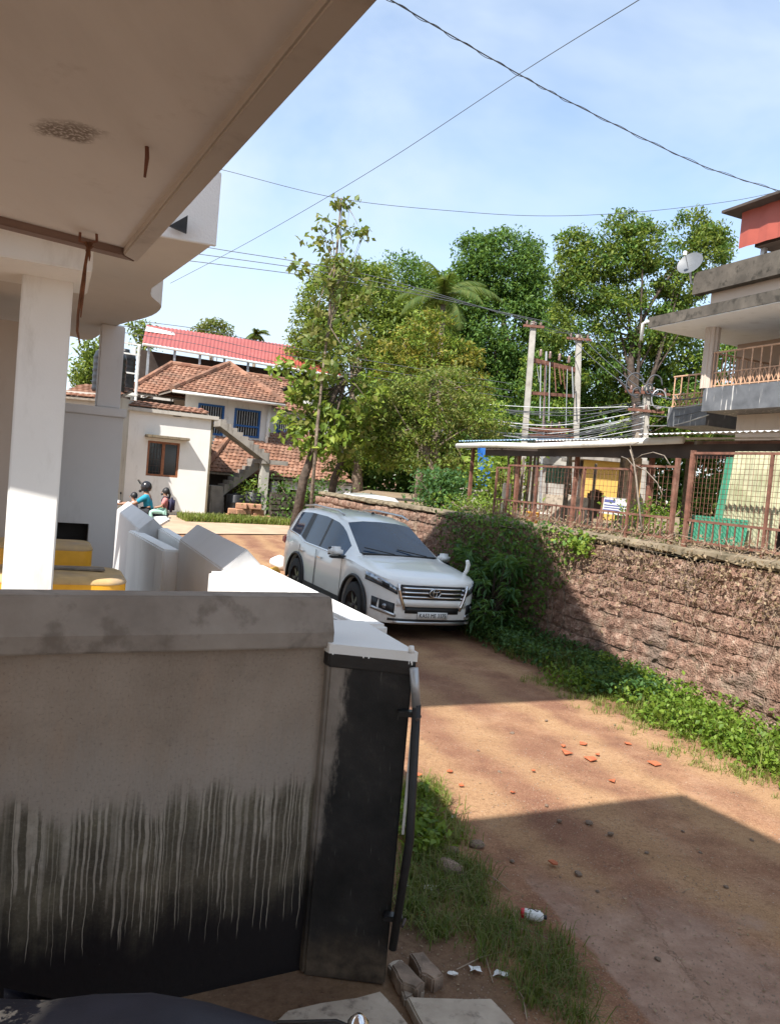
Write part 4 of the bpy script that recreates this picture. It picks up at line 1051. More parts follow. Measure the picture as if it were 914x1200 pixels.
    sub(shield, 'windscreen', 'car_glass')
    for k, fcs in sides.items(): sub(fcs, 'rear_window' if k == 'back' else ('pillar_trim' if k[0] == 'pillar' else 'side_window'), 'black_trim' if k[0] == 'pillar' else 'car_glass')
    xf = lambda y: ip(abs(y), ws[:8], xs[:8])
    def patch(name, mat, y0, y1, z0, z1, off=.006, th=.02, n=10, lean=0, par=root, z0b=None, z1b=None, bev=0):
        mb = MB(); vs_ = []
        for k in range(n + 1):
            u = k / n; y = y0 + (y1 - y0) * u; x = xf(y) + off; a = z0 + ((z0b if z0b is not None else z0) - z0) * u; b = z1 + ((z1b if z1b is not None else z1) - z1) * u
            vs_ += [(x, y, a), (x - lean, y, b), (x - th, y, a), (x - th - lean, y, b)]
        f = []
        for k in range(n):
            a = 4 * k; c = a + 4; f += [(a, c, c + 1, a + 1), (a + 1, c + 1, c + 3, a + 3), (a + 3, c + 3, c + 2, a + 2), (a + 2, c + 2, c, a)]
        f += [(0, 1, 3, 2), (4 * n, 4 * n + 2, 4 * n + 3, 4 * n + 1)]
        return mb.add(vs_, f).build(name, mat, par, True, False) if not bev else mb.add(vs_, f).build(name, mat, par, False, False, bev)
    g = patch('grille', 'black_trim', -.56, .56, .675, .89, .004, .03, 16)
    for z in (.70, .765, .83): patch('grille_slat', 'chrome', -.53, .53, z, z + .026, .02, .03, 14, .006, g)
    for sgn in (-1, 1):
        MB().tube([(xf(y_) + .012, sgn * y_, z_) for y_, z_ in ((.60, .905), (.575, .80), (.545, .70), (.50, .585), (.475, .515))], [.016, .024, .028, .03, .022], 8).build('grille_surround', 'chrome', g, True, False)
        hl = patch('headlight', 'lamp_glass', sgn * .60, sgn * .905, .755, .835, .008, .03, 12, .01, root, .90, 1.0)
        patch('headlight_eyebrow', 'black_trim', sgn * .60, sgn * .905, .735, .765, .012, .03, 12, 0, hl, .875, .91)
        patch('projector', 'black_trim', sgn * .72, sgn * .80, .82, .88, .013, .02, 4, 0, hl, .85, .91)
        pk = patch('fog_lamp_pocket', 'black_trim', sgn * .62, sgn * .87, .42, .60, .006, .03, 8, 0, root, .50, .66)
        y = sgn * .745; MB().lathe([(0, .03), (.035, .028), (.04, 0)], (0, 0, 0), 14).build('fog_lamp', 'lamp_glass', pk, True, False).matrix_local = Matrix.Translation((xf(y) - .012, y, .55)) @ Matrix.Rotation(R(90), 4, 'Y')
        patch('fog_trim', 'silver_trim', sgn * .60, sgn * .87, .40, .445, .02, .03, 8, 0, pk, .47, .52)
    patch('lower_intake', 'black_trim', -.46, .46, .465, .565, .006, .03, 12)
    patch('bumper_bar', 'pearl_white', -.60, .60, .57, .675, .022, .04, 14, .01)
    patch('skid_plate', 'silver_trim', -.62, .62, .30, .345, .012, .05, 14)
    patch('lower_lip', 'black_trim', -.70, .70, .345, .38, .006, .03, 14)
    pl = patch('number_plate', 'plate_white', -.255, .255, .385, .495, .03, .02, 4)
    Mx = Matrix.Translation((xf(0) + .032, 0, .44)) @ Matrix(((0, 0, 1, 0), (1, 0, 0, 0), (0, 1, 0, 0), (0, 0, 0, 1)))
    text_mesh('plate_lettering', 'KA53 ME 3375', .088, 'black_trim', pl, Mx, .002, .86)
    # oval emblem of three ellipses
    def ell(a, b, cz, r_, name='emblem_ring'):
        pts = [(xf(0) + .034, a * math.cos(2 * math.pi * k / 24), .785 + cz + b * math.sin(2 * math.pi * k / 24)) for k in range(25)]
        return MB().tube(pts, r_, 6, False).build(name, 'chrome', g, True, False)
    MB().lathe([(0, .012), (.085, .01), (.09, 0)], (0, 0, 0), 24).build('emblem_back', 'black_trim', g, True, False).matrix_local = Matrix.Translation((xf(0) + .015, 0, .785)) @ Matrix.Rotation(R(90), 4, 'Y') @ Matrix.Diagonal((.78, 1.05, 1, 1))
    ell(.092, .064, 0, .009); ell(.03, .062, 0, .007); ell(.068, .024, .036, .007)
    # sides
    for sgn in (-1, 1):
        def strip(name, mat, pts, th=.012, wd=.012, par=root):
            return MB().tube([(x, sgn * (y), z) for x, y, z in pts], wd, 6).build(name, mat, par, True, False)
        d = MB(); 
        for (x0, x1) in ((-.55, -1.72), (-1.76, -2.62)):
            dm = MB()
            for x in (x0, x1): dm.frame((x - .004, sgn * .925, .40), (.008, 0, 0), (0, sgn * .004, 0), (0, 0, .66))
            dr_ = dm.build('door_seam', 'black_trim', root, world=False)
            hx = x1 + .16; MB().frame((hx - .09, sgn * .918, .93), (.18, 0, 0), (0, sgn * .03, 0), (0, 0, .032)).build('door_handle', 'chrome', dr_, world=False, bevel=.008)
        strip('window_trim', 'chrome', [(-.55, .90, 1.095), (-1.2, .90, 1.09), (-2.45, .90, 1.11), (-2.75, .90, 1.19), (-3.35, .885, 1.235)], wd=.01)
        strip('roof_rail', 'silver_trim', [(-1.35, .625, 1.73), (-1.6, .63, 1.785), (-2.8, .63, 1.80), (-3.35, .62, 1.75)], wd=.018)
        MB().frame((-.55, sgn * .86, .30), (-1.72, 0, 0), (0, sgn * .13, 0), (0, 0, .05)).build('side_step', 'silver_trim', root, world=False, bevel=.012)
        MB().frame((-.52, sgn * .915, .355), (-1.74, 0, 0), (0, sgn * .02, 0), (0, 0, .085)).build('sill_cladding', 'black_trim', root, world=False, bevel=.008)
        for cx in (0, -2.745):
            pts = [(cx + .487 * math.cos(a), .918, .385 + .487 * math.sin(a)) for a in np.linspace(-.05, math.pi + .05, 22)]
            strip('arch_trim', 'black_trim', pts, wd=.03)
            wheel(root, cx, sgn * .80, side=sgn)
            lz = MB(); lz.frame((cx - .47, sgn * .45, .36), (.94, 0, 0), (0, sgn * .3, 0), (0, 0, .5)); lz.build('wheel_well', 'black_trim', root, world=False)
        mi = MB(); mi.box((-.62, sgn * 1.02, 1.16), (.13, .25, .17)); m_ = mi.build('mirror', 'pearl_white', root, True, False, bevel=.05, seg=3)
        MB().box((-.60, sgn * 1.0, 1.075), (.12, .24, .035)).build('mirror_base', 'black_trim', m_, world=False, bevel=.01)
        MB().frame((-.675, sgn * .93 if sgn > 0 else -1.13, 1.10), (-.012, 0, 0), (0, .2, 0), (0, 0, .125)).build('mirror_glass', 'glass_dark', m_, world=False)
        MB().box((-.58, sgn * .915, 1.085), (.10, .1, .05)).build('mirror_arm', 'black_trim', m_, world=False)
        patch2 = MB().box((-3.72, sgn * .80, 1.03), (.22, .16, .16)); patch2.build('tail_lamp', 'tail_red', root, world=False, bevel=.03)
    # undertray, wipers, antenna, fender mirror
    MB().box((-1.4, 0, .42), (4.3, 1.4, .2)).build('underbody', 'black_trim', root, world=False)
    for y0 in (-.1, .5): MB().tube([(-.30, y0, 1.205), (-.44, y0 - .5, 1.275)], .009, 6).build('wiper', 'black_trim', root, world=False)
    MB().box((-.33, 0, 1.19), (.10, 1.36, .02)).build('cowl', 'black_trim', root, world=False)
    MB().tube([(.42, .80, 1.0), (.47, .83, 1.10), (.48, .84, 1.20), (.50, .80, 1.26)], [.03, .035, .04, .03], 8).build('fender_mirror', 'pearl_white', root, True, False)
    MB().lathe([(0, .05), (.025, .035), (.04, 0)], (-1.75, .1, 1.765), 10).build('antenna', 'black_trim', root, True, False)
    return root
suv()

def hatch():
    p = aty(420, 590, 22.0); root = thing('parked_hatchback', 'silver white hatchback with red tail lamps parked beyond the white vehicle', 'car', (p.x, p.y, gz(p.x, p.y)))
    root.rotation_euler = (0, 0, R(114 + 3))       # nose away from the camera
    # local: x forward, rear at x=-1.9
    xs = [-1.95, -1.9, -1.7, -1.1, -.4, .5, 1.0, 1.6, 1.9]
    prof = [(.40, .95, .95), (.38, .98, 1.02), (.36, 1.02, 1.40), (.32, .98, 1.60), (.30, .96, 1.62), (.30, .95, 1.50), (.30, .93, 1.02), (.32, .85, .88), (.36, .7, .72)]
    hw = [.70, .78, .82, .84, .84, .83, .82, .78, .62]; V = []; N = 9
    for x, (b, k, t), w in zip(xs, prof, hw):
        half = [(w - .06, b), (w, b + .1), (w * 1.0, (b + k) / 2), (w * .97, k), (w * .80 if t > k + .1 else w * .9, max(t - .1, k + .01)), (w * .70, max(t - .03, k + .012)), (w * .35, t), (0, t + .012)]
        V += [(x, y, z) for y, z in half] + [(x, -y, z) for y, z in half[:-1]][::-1]
    NC = 15; body = []; glass = []
    for i in range(len(xs) - 1):
        for j in range(NC - 1):
            f = (i * NC + j, i * NC + j + 1, (i + 1) * NC + j + 1, (i + 1) * NC + j); jj = j if j < 7 else 13 - j
            if (jj == 3 and 2 <= i <= 5) or (jj >= 5 and i == 1) or (jj >= 5 and i == 5) : glass.append(f)
            else: body.append(f)
    body += [tuple(range(NC)), tuple((len(xs) - 1) * NC + k for k in range(NC))]
    for fcs, n, m in ((body, 'body', 'silver_white'), (glass, 'windows', 'car_glass')):
        MB().add(V, fcs).build(n, m, root, False, False)
    MB().box((-1.86, 0, 1.22), (.05, 1.1, .30)).build('rear_window', 'car_glass', root, world=False)
    for s in (-1, 1):
        MB().box((-1.80, s * .70, 1.18), (.16, .1, .55)).build('tail_lamp', 'tail_red', root, world=False, bevel=.03)
        for x in (-1.2, 1.25): wheel(root, x, s * .74, .29, .18, s, 5)
    MB().box((-1.97, 0, .55), (.08, 1.5, .28)).build('bumper', 'silver_white', root, world=False, bevel=.03)
hatch()

# ---------------------------------------------------------------- skinned figures
def skin_body(name, verts, edges, radii, mat, parent=None, root_i=0, sub=1):
    me = bpy.data.meshes.new(name); me.from_pydata(verts, edges, [])
    o = bpy.data.objects.new(name, me); COL.objects.link(o)
    sk = o.modifiers.new('skin', 'SKIN'); sk.use_smooth_shade = True
    if not me.skin_vertices: 
        bpy.context.view_layer.objects.active = o
        me.skin_vertices
    lay = me.skin_vertices[0].data if me.skin_vertices else None
    if lay is None: raise RuntimeError('no skin layer')
    for i, r_ in enumerate(radii): lay[i].radius = (r_, r_) if not hasattr(r_, '__len__') else r_
    lay[root_i].use_root = True
    ss_ = o.modifiers.new('sub', 'SUBSURF'); ss_.levels = sub; ss_.render_levels = sub
    bpy.context.view_layer.update()
    m2 = bpy.data.meshes.new_from_object(o.evaluated_get(bpy.context.evaluated_depsgraph_get()))
    bpy.data.objects.remove(o)
    return link(name, m2, mat, parent, True, False)
plain('skin_brown', (.32, .17, .105), .6, 0, .1, 10, 0); plain('hair_black', (.012, .01, .01), .5, 0, .3, 30, .3)
plain('shirt_teal', (.01, .24, .36), .8, 0, .2, 8, .3); plain('trouser_black', (.015, .015, .02), .8, 0, .2, 8, .2)
plain('shirt_pink', (.55, .38, .46), .8, 0, .15, 8, .2); plain('dress_pink', (.52, .20, .19), .8, 0, .15, 8, .2)
plain('legging_mint', (.34, .55, .46), .8, 0, .12, 8, .2); plain('bag_navy', (.02, .018, .05), .7, 0, .3, 8, .2)
plain('helmet_black', (.02, .018, .02), .25, 0, .3, 10, 0); plain('mask_black', (.01, .01, .012), .8, 0, .2, 8, 0)
def lathe_head(name, c, r_, mat, parent, sy=1.1, sz=1.25, dirv=None):
    mb = MB(); mb.lathe([(r_ * math.sin(a), -r_ * sz * math.cos(a)) for a in np.linspace(.02, math.pi - .02, 12)], (0, 0, 0), 16)
    o = mb.build(name, mat, parent, True, False); o.location = c; return o
def figure(root, J, shirt, trouser, s=1.0, bare_fore=True):
    """J: dict of joint positions in the scooter's frame. One continuous body, clothes as children."""
    o = ['pelvis', 'waist', 'chest', 'neck', 'head', 'top', 'lsh', 'lel', 'lwr', 'lha', 'rsh', 'rel', 'rwr', 'rha', 'lhip', 'lkn', 'lan', 'lto', 'rhip', 'rkn', 'ran', 'rto']
    E_ = [(0, 1), (1, 2), (2, 3), (3, 4), (4, 5), (2, 6), (6, 7), (7, 8), (8, 9), (2, 10), (10, 11), (11, 12), (12, 13), (0, 14), (14, 15), (15, 16), (16, 17), (0, 18), (18, 19), (19, 20), (20, 21)]
    rad = [.12, .115, .125, .055, .085, .06, .06, .042, .032, .036, .06, .042, .032, .036, .09, .06, .042, .04, .09, .06, .042, .04]
    rad = [r_ * s for r_ in rad]
    b = skin_body('body', [J[k] for k in o], E_, rad, 'skin_brown', root)
    def cloth(name, keys, edges, rr, mat): return skin_body(name, [J[k] if isinstance(k, str) else k for k in keys], edges, [r_ * s for r_ in rr], mat, b)
    mid = lambda a, c, u: tuple(Vector(J[a]).lerp(Vector(J[c]), u))
    cloth('shirt', ['pelvis', 'waist', 'chest', 'lsh', mid('lsh', 'lel', .8), 'rsh', mid('rsh', 'rel', .8), mid('chest', 'neck', .6)], [(0, 1), (1, 2), (2, 3), (3, 4), (2, 5), (5, 6), (2, 7)], [.135, .135, .145, .078, .062, .078, .062, .075], shirt)
    cloth('trousers', ['pelvis', 'lhip', 'lkn', mid('lkn', 'lan', .85), 'rhip', 'rkn', mid('rkn', 'ran', .85)], [(0, 1), (1, 2), (2, 3), (0, 4), (4, 5), (5, 6)], [.14, .105, .075, .06, .105, .075, .06], trouser)
    return b
def hair(b, J, s, back=(0, 0, 0), pony=True):
    h = Vector(J['head']); f = Vector(J.get('face', (1, 0, 0)))
    o = MB(); o.lathe([(.105 * s * math.sin(a), .125 * s * math.cos(a)) for a in np.linspace(.02, 1.9, 8)], (0, 0, 0), 14)
    q = o.build('hair', 'hair_black', b, True, False); q.location = h - f * .022 * s + Vector((0, 0, .03 * s)); q.rotation_euler = (0, R(-18), 0)
    if pony:
        p = h - f * .1 * s; MB().tube([p + Vector((0, 0, .03)), p + Vector((-.03, 0, -.04)), p + Vector((-.03, 0, -.16))], [.03, .035, .012], 8).build('ponytail', 'hair_black', b, True, False)
    # face: eyes, nose
    n = MB(); n.prism([h + f * .085 * s + Vector((0, -.012, -.02)) * s, h + f * .085 * s + Vector((0, .012, -.02)) * s, h + f * .09 * s + Vector((0, 0, .02)) * s], f * .02 * s); n.build('nose', 'skin_brown', b, world=False)
    for y in (-.03, .03): MB().box(h + f * .086 * s + Vector((0, y * s, .018 * s)), (.012, .018, .01)).build('eye', 'hair_black', b, world=False)
def scooter_riders():
    p = aty(160, 612, 19.6); g = gz(p.x, p.y) + .03; heading = R(180 + 8)     # travelling to the left
    def R_(name, label, cat):
        o = thing(name, label, cat, (p.x, p.y, g), heading); return o
    sc = R_('moving_scooter', 'white scooter carrying three people past the white annex', 'scooter')
    # body: local x forward
    bw = 'pearl_white'
    MB().prism([(.52, -.22, .25), (.62, -.22, .55), (.50, -.22, 1.0), (.42, -.22, 1.0), (.44, -.22, .5), (.38, -.22, .25)], (0, .44, 0)).build('front_apron', bw, sc, False, False, bevel=.03)
    MB().prism([(.60, -.12, .88), (.64, -.12, 1.0), (.52, -.12, 1.12), (.40, -.12, 1.06), (.44, -.12, .92)], (0, .24, 0)).build('handlebar_cowl', bw, sc, False, False, bevel=.04)
    MB().prism([(.45, -.2, .26), (.45, -.2, .34), (-.1, -.2, .34), (-.1, -.2, .26)], (0, .4, 0)).build('footboard', 'black_trim', sc, False, False)
    MB().prism([(-.05, -.19, .3), (-.08, -.19, .72), (-.8, -.19, .80), (-.86, -.19, .68), (-.5, -.19, .42)], (0, .38, 0)).build('rear_body', bw, sc, False, False, bevel=.05)
    MB().prism([(.02, -.15, .72), (-.02, -.15, .79), (-.4, -.15, .80), (-.8, -.15, .86), (-.82, -.15, .80), (-.4, -.15, .73)], (0, .3, 0)).build('seat', 'seat_dark', sc, False, False, bevel=.03)
    MB().tube([(.45, -.34, 1.04), (.5, -.12, 1.05), (.5, .12, 1.05), (.45, .34, 1.04)], .018, 8).build('handlebar', 'black_trim', sc, True, False)
    for y in (-.3, .3):
        MB().tube([(.48, y, 1.05), (.5, y * 1.15, 1.22)], .008, 6).build('mirror_stalk', 'black_trim', sc, world=False); MB().box((.5, y * 1.2, 1.26), (.03, .12, .08)).build('mirror', 'black_trim', sc, world=False, bevel=.015)
    wheel(sc, .66, 0, .22, .1, -1, 5); wheel(sc, -.58, 0, .22, .1, -1, 5)
    MB().prism([(.44, -.07, .3), (.66, -.07, .48), (.86, -.07, .38), (.88, -.07, .34), (.66, -.07, .43), (.5, -.07, .26)], (0, .14, 0)).build('front_mudguard', bw, sc, False, False)
    MB().lathe([(0, .03), (.07, .02), (.08, 0)], (0, 0, 0), 14).build('headlamp', 'lamp_glass', sc, True, False).matrix_local = Matrix.Translation((.62, 0, .98)) @ Matrix.Rotation(R(90), 4, 'Y')
    def sit(x, z, s, lean=.05, hand=None, spread=.16, fwdh=.3, foot=None, face=(1, 0, 0)):
        J = dict(pelvis=(x, 0, z + .09 * s), waist=(x + .01, 0, z + .25 * s), chest=(x + lean, 0, z + .42 * s), neck=(x + lean + .02, 0, z + .56 * s), head=(x + lean + .04, 0, z + .68 * s), top=(x + lean + .04, 0, z + .78 * s), face=face)
        for k, sg in (('l', 1), ('r', -1)):
            sh = (x + lean, sg * .18 * s, z + .47 * s); J[k + 'sh'] = sh
            h = hand or (x + .3, .14, z + .2); J[k + 'wr'] = (h[0], sg * h[1], h[2]); J[k + 'ha'] = (h[0] + .07 * s, sg * h[1], h[2] - .01)
            J[k + 'el'] = ((sh[0] + h[0]) / 2 - .03, sg * (.24 * s), (sh[2] + h[2]) / 2 - .09 * s)
            J[k + 'hip'] = (x + .03, sg * .1 * s, z + .07 * s); J[k + 'kn'] = (x + .40 * s, sg * spread, z + .06 * s)
            ft = foot or (x + .35 * s, spread, z - .38 * s); J[k + 'an'] = (ft[0], sg * ft[1], ft[2]); J[k + 'to'] = (ft[0] + .14 * s, sg * ft[1], ft[2] - .04)
        return J
    rider = R_('person', 'person in a teal shirt and black helmet driving the white scooter', 'person')
    J = sit(-.28, .78, 1.0, .06, (.38, .26, 1.02), .2, foot=(.12, .16, .40)); b = figure(rider, J, 'shirt_teal', 'trouser_black')
    h = Vector(J['head']); MB().lathe([(.14 * math.sin(a), .155 * math.cos(a)) for a in np.linspace(.02, 2.35, 12)], (0, 0, 0), 18).build('helmet', 'helmet_black', b, True, False).location = h + Vector((-.005, 0, .03))
    MB().prism([h + Vector((.10, -.1, -.12)), h + Vector((.165, -.07, -.12)), h + Vector((.16, -.07, -.05)), h + Vector((.10, -.1, -.05))], (0, .17, 0)).build('helmet_chin', 'helmet_black', b, False, False, bevel=.02)
    MB().prism([h + Vector((.12, -.1, .12)), h + Vector((.2, -.08, .2)), h + Vector((.21, -.08, .19)), h + Vector((.135, -.1, .08))], (0, .18, 0)).build('visor', 'glass_dark', b, False, False)
    ch = R_('person', 'dark haired child in pale pink standing at the front of the scooter', 'person')
    J = sit(.05, .72, .72, .03, (.34, .12, 1.0), .1, foot=(.22, .09, .38)); b = figure(ch, J, 'shirt_pink', 'trouser_black', .72); hair(b, J, .85, pony=False)
    c2 = R_('person', 'girl in pink with mint leggings and black mask riding at the back', 'person')
    J = sit(-.68, .84, .80, -.02, (-.50, .16, 1.0), .17, foot=(-.42, .2, .50)); b = figure(c2, J, 'dress_pink', 'legging_mint', .8); hair(b, J, .9)
    h = Vector(J['head']); MB().box(h + Vector((.075, 0, -.045)), (.05, .10, .07)).build('face_mask', 'mask_black', b, True, False, bevel=.02)
    bag = thing('school_bag', 'navy school bag on the back of the girl riding behind', 'bag', (p.x, p.y, g), heading)
    MB().box((-.84, 0, 1.08), (.16, .28, .38)).build('bag_body', 'bag_navy', bag, True, False, bevel=.06, seg=3)
    for y in (-.1, .1): MB().tube([(-.78, y, 1.25), (-.66, y, 1.30), (-.60, y, 1.18), (-.70, y, .95)], .016, 6).build('strap', 'bag_navy', bag, True, False)
scooter_riders()

def own_scooter():
    b = aty(150, 1172, 2.06); root = thing('parked_scooter', 'dark blue scooter with worn black seat parked below the grey wall', 'scooter', (b.x + .13, b.y, 0), R(180 - 10))
    zt = aty(150, 1186, 2.06).z; sgn = 1
    # local x forward (to the left of the picture); tail at x = -.42
    L = lambda pts, y0, y1: [(x, y0, z) for x, z in pts]
    prof = [(.62, zt - .13), (.45, zt - .10), (.30, zt - .05), (.12, zt - .008), (-.05, zt - .0), (-.25, zt - .015), (-.38, zt - .045), (-.42, zt - .10)]
    mb = MB(); n = 9; vs_ = []
    for x, z in prof:
        w = .145 if x > -.3 else .12
        for k in range(n):
            a = -1 + 2 * k / (n - 1); vs_.append((x, a * w, z - .055 * abs(a) ** 3.2))
    m = len(prof); f = [(i * n + j, i * n + j + 1, (i + 1) * n + j + 1, (i + 1) * n + j) for i in range(m - 1) for j in range(n - 1)]
    low = len(vs_); vs_ += [(x, s * .14, zt - .14) for x, z in prof for s in (-1, 1)]
    f += [(i * n, (i + 1) * n, low + 2 * (i + 1), low + 2 * i) for i in range(m - 1)] + [(i * n + n - 1, (i + 1) * n + n - 1, low + 2 * (i + 1) + 1, low + 2 * i + 1) for i in range(m - 1)]
    st = mb.add(vs_, f).build('seat', 'seat_worn', root, True, False)
    MB().prism([(.45, -.17, .3), (.42, -.17, zt - .13), (-.3, -.17, zt - .12), (-.55, -.17, zt - .06), (-.62, -.17, zt - .16), (-.3, -.17, .42)], (0, .34, 0)).build('rear_body', 'scooter_blue', root, False, False, bevel=.05, seg=3)
    MB().tube([(-.1, -.15, zt - .16), (-.25, -.17, zt - .09), (-.42, -.185, zt - .06), (-.56, -.12, zt - .035), (-.59, 0, zt - .032), (-.56, .12, zt - .035), (-.42, .185, zt - .06), (-.25, .17, zt - .09), (-.1, .15, zt - .16)], .011, 8).build('grab_rail', 'black_paint', root, True, False)
    MB().lathe([(.028, -.05), (.034, 0), (.03, .04), (.012, .06), (0, .062)], (-.50, -.10, zt - .02), 12).build('reflector_cap', 'chrome', root, True, False)
    MB().box((-.62, .0, zt - .10), (.05, .22, .08)).build('tail_lamp', 'tail_red', root, True, False, bevel=.02)
    MB().box((-.60, -.13, zt - .05), (.07, .05, .06)).build('tail_trim', 'pale_blue', root, True, False, bevel=.012)
    MB().prism([(1.0, -.2, .25), (1.12, -.2, .6), (.98, -.2, zt + .1), (.9, -.2, zt + .1), (.92, -.2, .5), (.86, -.2, .25)], (0, .4, 0)).build('front_apron', 'scooter_blue', root, False, False, bevel=.03)
    MB().prism([(.95, -.2, .25), (.95, -.2, .33), (.4, -.2, .33), (.4, -.2, .25)], (0, .4, 0)).build('footboard', 'black_trim', root, False, False)
    MB().tube([(.9, -.34, zt + .12), (.96, 0, zt + .15), (.9, .34, zt + .12)], .018, 8).build('handlebar', 'black_trim', root, True, False)
    wheel(root, 1.15, 0, .22, .1, -1, 5); wheel(root, -.22, 0, .22, .1, -1, 5)
plain('pale_blue', (.16, .32, .55), .3, 0, .1, 8, 0)
def seat_worn():
    t = NT('seat_worn'); o = t.obj(); f = t.noise(o, 9, 6, .7); col = t.mix(t.ss(t.noise(o, 3, 4), .4, .7), (.016, .016, .026), (.03, .03, .045))
    x, y, z = t.sep(o); tear = t.math('MULTIPLY', t.ss(f, .50, .56), t.ss(x, .36, .5)); col = t.mix(tear, col, (.42, .36, .28))
    t.bump(t.noise(o, 180, 2), .3, .002); M['seat_worn'] = t.out(col, .5, 0, .4)
seat_worn()
own_scooter()
# ================================================================ right hand side: fence, shed, house, poles
def fence():
    """rusty wire mesh panels on posts along the wall top"""
    root = thing('mesh_fence', 'rusty iron mesh fence with posts standing on the laterite wall', 'fence', wall_pt(4, .22, 1.88))
    pl = wall_pt(0, .22, 0)
    def s_at(x, y=600): return (onp(x, y, pl, LR) - pl).dot(LN)
    zb = 1.86
    posts = [(914 + 60, 3.1), (898, 3.08), (805, 3.1), (788, 3.0), (735, 2.9), (680, 2.85), (625, 2.85), (592, 2.85), (578, 2.8)]
    ss_ = [s_at(x) for x, z in posts]
    for (x, z), s in zip(posts, ss_):
        w = .05 if x in (805, 788) else .032
        MB().box(wall_pt(s, .22, (zb + z) / 2), (w, w, z - zb), LA).build('post', 'rust_iron', root)
    for k in range(len(posts) - 1):
        s0, s1 = sorted((ss_[k], ss_[k + 1])); zt = min(posts[k][1], posts[k + 1][1]) - .03
        if posts[k][0] == 805: continue                           # gap between the two gate posts
        L = s1 - s0; fine = k < 2
        for z in ((zb + .08), zb + .34, zt): MB().frame(wall_pt(s0, .205, z), LN * L, LR * .03, UP * .03).build('rail', 'rust_iron', root)
        mb = MB(); r_ = .0032
        if fine:
            for q in np.arange(s0 + .05, s1 - .02, .062): mb.tube([wall_pt(q, .22, zb + .36), wall_pt(q, .22, zt)], r_, 3, False)
            for z in np.arange(zb + .40, zt, .062): mb.tube([wall_pt(s0, .224, z), wall_pt(s1, .224, z)], r_, 3, False)
        else:
            for q in np.arange(s0 + .06, s1 - .02, .085): mb.tube([wall_pt(q, .22, zb + .5), wall_pt(q, .22, zt)], r_, 3, False)
            for z in np.arange(zb + .55, zt, .085): mb.tube([wall_pt(s0, .224, z), wall_pt(s1, .224, z)], r_, 3, False)
        o = mb.build('mesh', 'rust_iron', root, fixn=False); o['kind'] = 'stuff'
        mb = MB()
        for q in np.arange(s0 + .07, s1 - .04, .11): mb.frame(wall_pt(q, .212, zb + .1), LN * .014, LR * .014, UP * .25)
        o = mb.build('pickets', 'rust_iron', root, fixn=False); o['kind'] = 'stuff'
    # hinge-side diagonal braces of the gate-like panel
    return root
fence()
def shed():
    so = 1.9                                                      # how far behind the wall face the eave hangs
    pl = wall_pt(0, so, 0); A = onp(541, 522, pl, LR); B = onp(806, 516, pl, LR)
    z = (A.z + B.z) / 2; sA, sB = (A - pl).dot(LN), (B - pl).dot(LN)
    root = thing('sheet_shed', 'low open shed with white and blue corrugated sheet roof behind the mesh fence', 'shed', wall_pt((sA + sB) / 2, so + 1.5, YARD))
    n = 70
    def sheet(name, s0, s1, o0, o1, z0, z1, mat, n):
        mb = MB(); v = []
        for k in range(n + 1):
            s = s0 + (s1 - s0) * k / n; dz = .011 * math.cos(k * math.pi) ; v += [wall_pt(s, o0, z0 + dz), wall_pt(s, o1, z1 + dz)]
        mb.add(v, [(2 * k, 2 * k + 1, 2 * k + 3, 2 * k + 2) for k in range(n)])
        return mb.build(name, mat, root, fixn=False)
    mid = sB + (sA - sB) * .55
    sheet('roof_sheet', sB + .7, mid, so - .12, so + 3.4, z + .05, z + .42, 'roof_sheet_white', 60)
    sheet('roof_sheet', mid - .05, sA, so - .1, so + 3.4, z + .075, z + .44, 'roof_sheet_blue', 50)
    sheet('roof_sheet', sB - 4.5, sB + .75, so - .35, so + 3.2, z + .09, z + .5, 'roof_sheet_white', 90)
    MB().frame(wall_pt(sB - 4.4, so + .06, z - .07), LN * (sA - sB + 4.3), LR * .05, UP * .07).build('purlin', 'rust_iron', root)
    # half round white gutter pipe, sagging
    pts = [A + UP * -.02, A.lerp(B, .22) - UP * .015, A.lerp(B, .45) - UP * .06, A.lerp(B, .7) - UP * .045, B - UP * .005]
    pts = [p - LR * .12 for p in pts]
    MB().tube(pts, .062, 10).build('gutter', 'white_pipe', root, smooth=True)
    for u in (.02, .3, .58, .86, 1.25, 1.6):
        p = A.lerp(B, u); q = p + LR * .25
        MB().box((q.x, q.y, (z + YARD) / 2), (.07, .07, z - YARD), LA).build('post', 'rust_iron', root)
        q = p + LR * 3.1; MB().box((q.x, q.y, (z + .35 + YARD) / 2), (.09, .09, z + .35 - YARD), LA).build('post', 'wood_grey', root)
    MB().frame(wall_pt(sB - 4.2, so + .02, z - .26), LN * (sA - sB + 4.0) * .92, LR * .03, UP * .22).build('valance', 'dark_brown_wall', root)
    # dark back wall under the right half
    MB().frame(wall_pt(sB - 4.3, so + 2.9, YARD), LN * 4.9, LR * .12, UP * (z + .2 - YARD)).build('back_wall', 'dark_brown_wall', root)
    # rafters
    for k in range(7):
        s = sB - 4 + (sA - sB + 4) * k / 6; MB().prism([wall_pt(s, so - .05, z + .01), wall_pt(s, so + 3.3, z + .36), wall_pt(s, so + 3.3, z + .30), wall_pt(s, so - .05, z - .05)], LN * .06).build('rafter', 'wood_grey', root)
    return z
SHED_Z = shed()
plain('sheet_green', (.035, .21, .125), .5, 0, .2, 3, .1); plain('sheet_cream', (.40, .40, .26), .6, 0, .25, 4, .1, (.24, .25, .14))
plain('cloth_green', (.22, .42, .33), .9, 0, .15, 5, .2); plain('banner_white', (.66, .66, .66), .6, 0, .05, 3, 0); plain('banner_blue', (.10, .12, .32), .6, 0, .1, 3, 0)
plain('tarp_blue', (.02, .13, .42), .5, 0, .2, 3, .2)
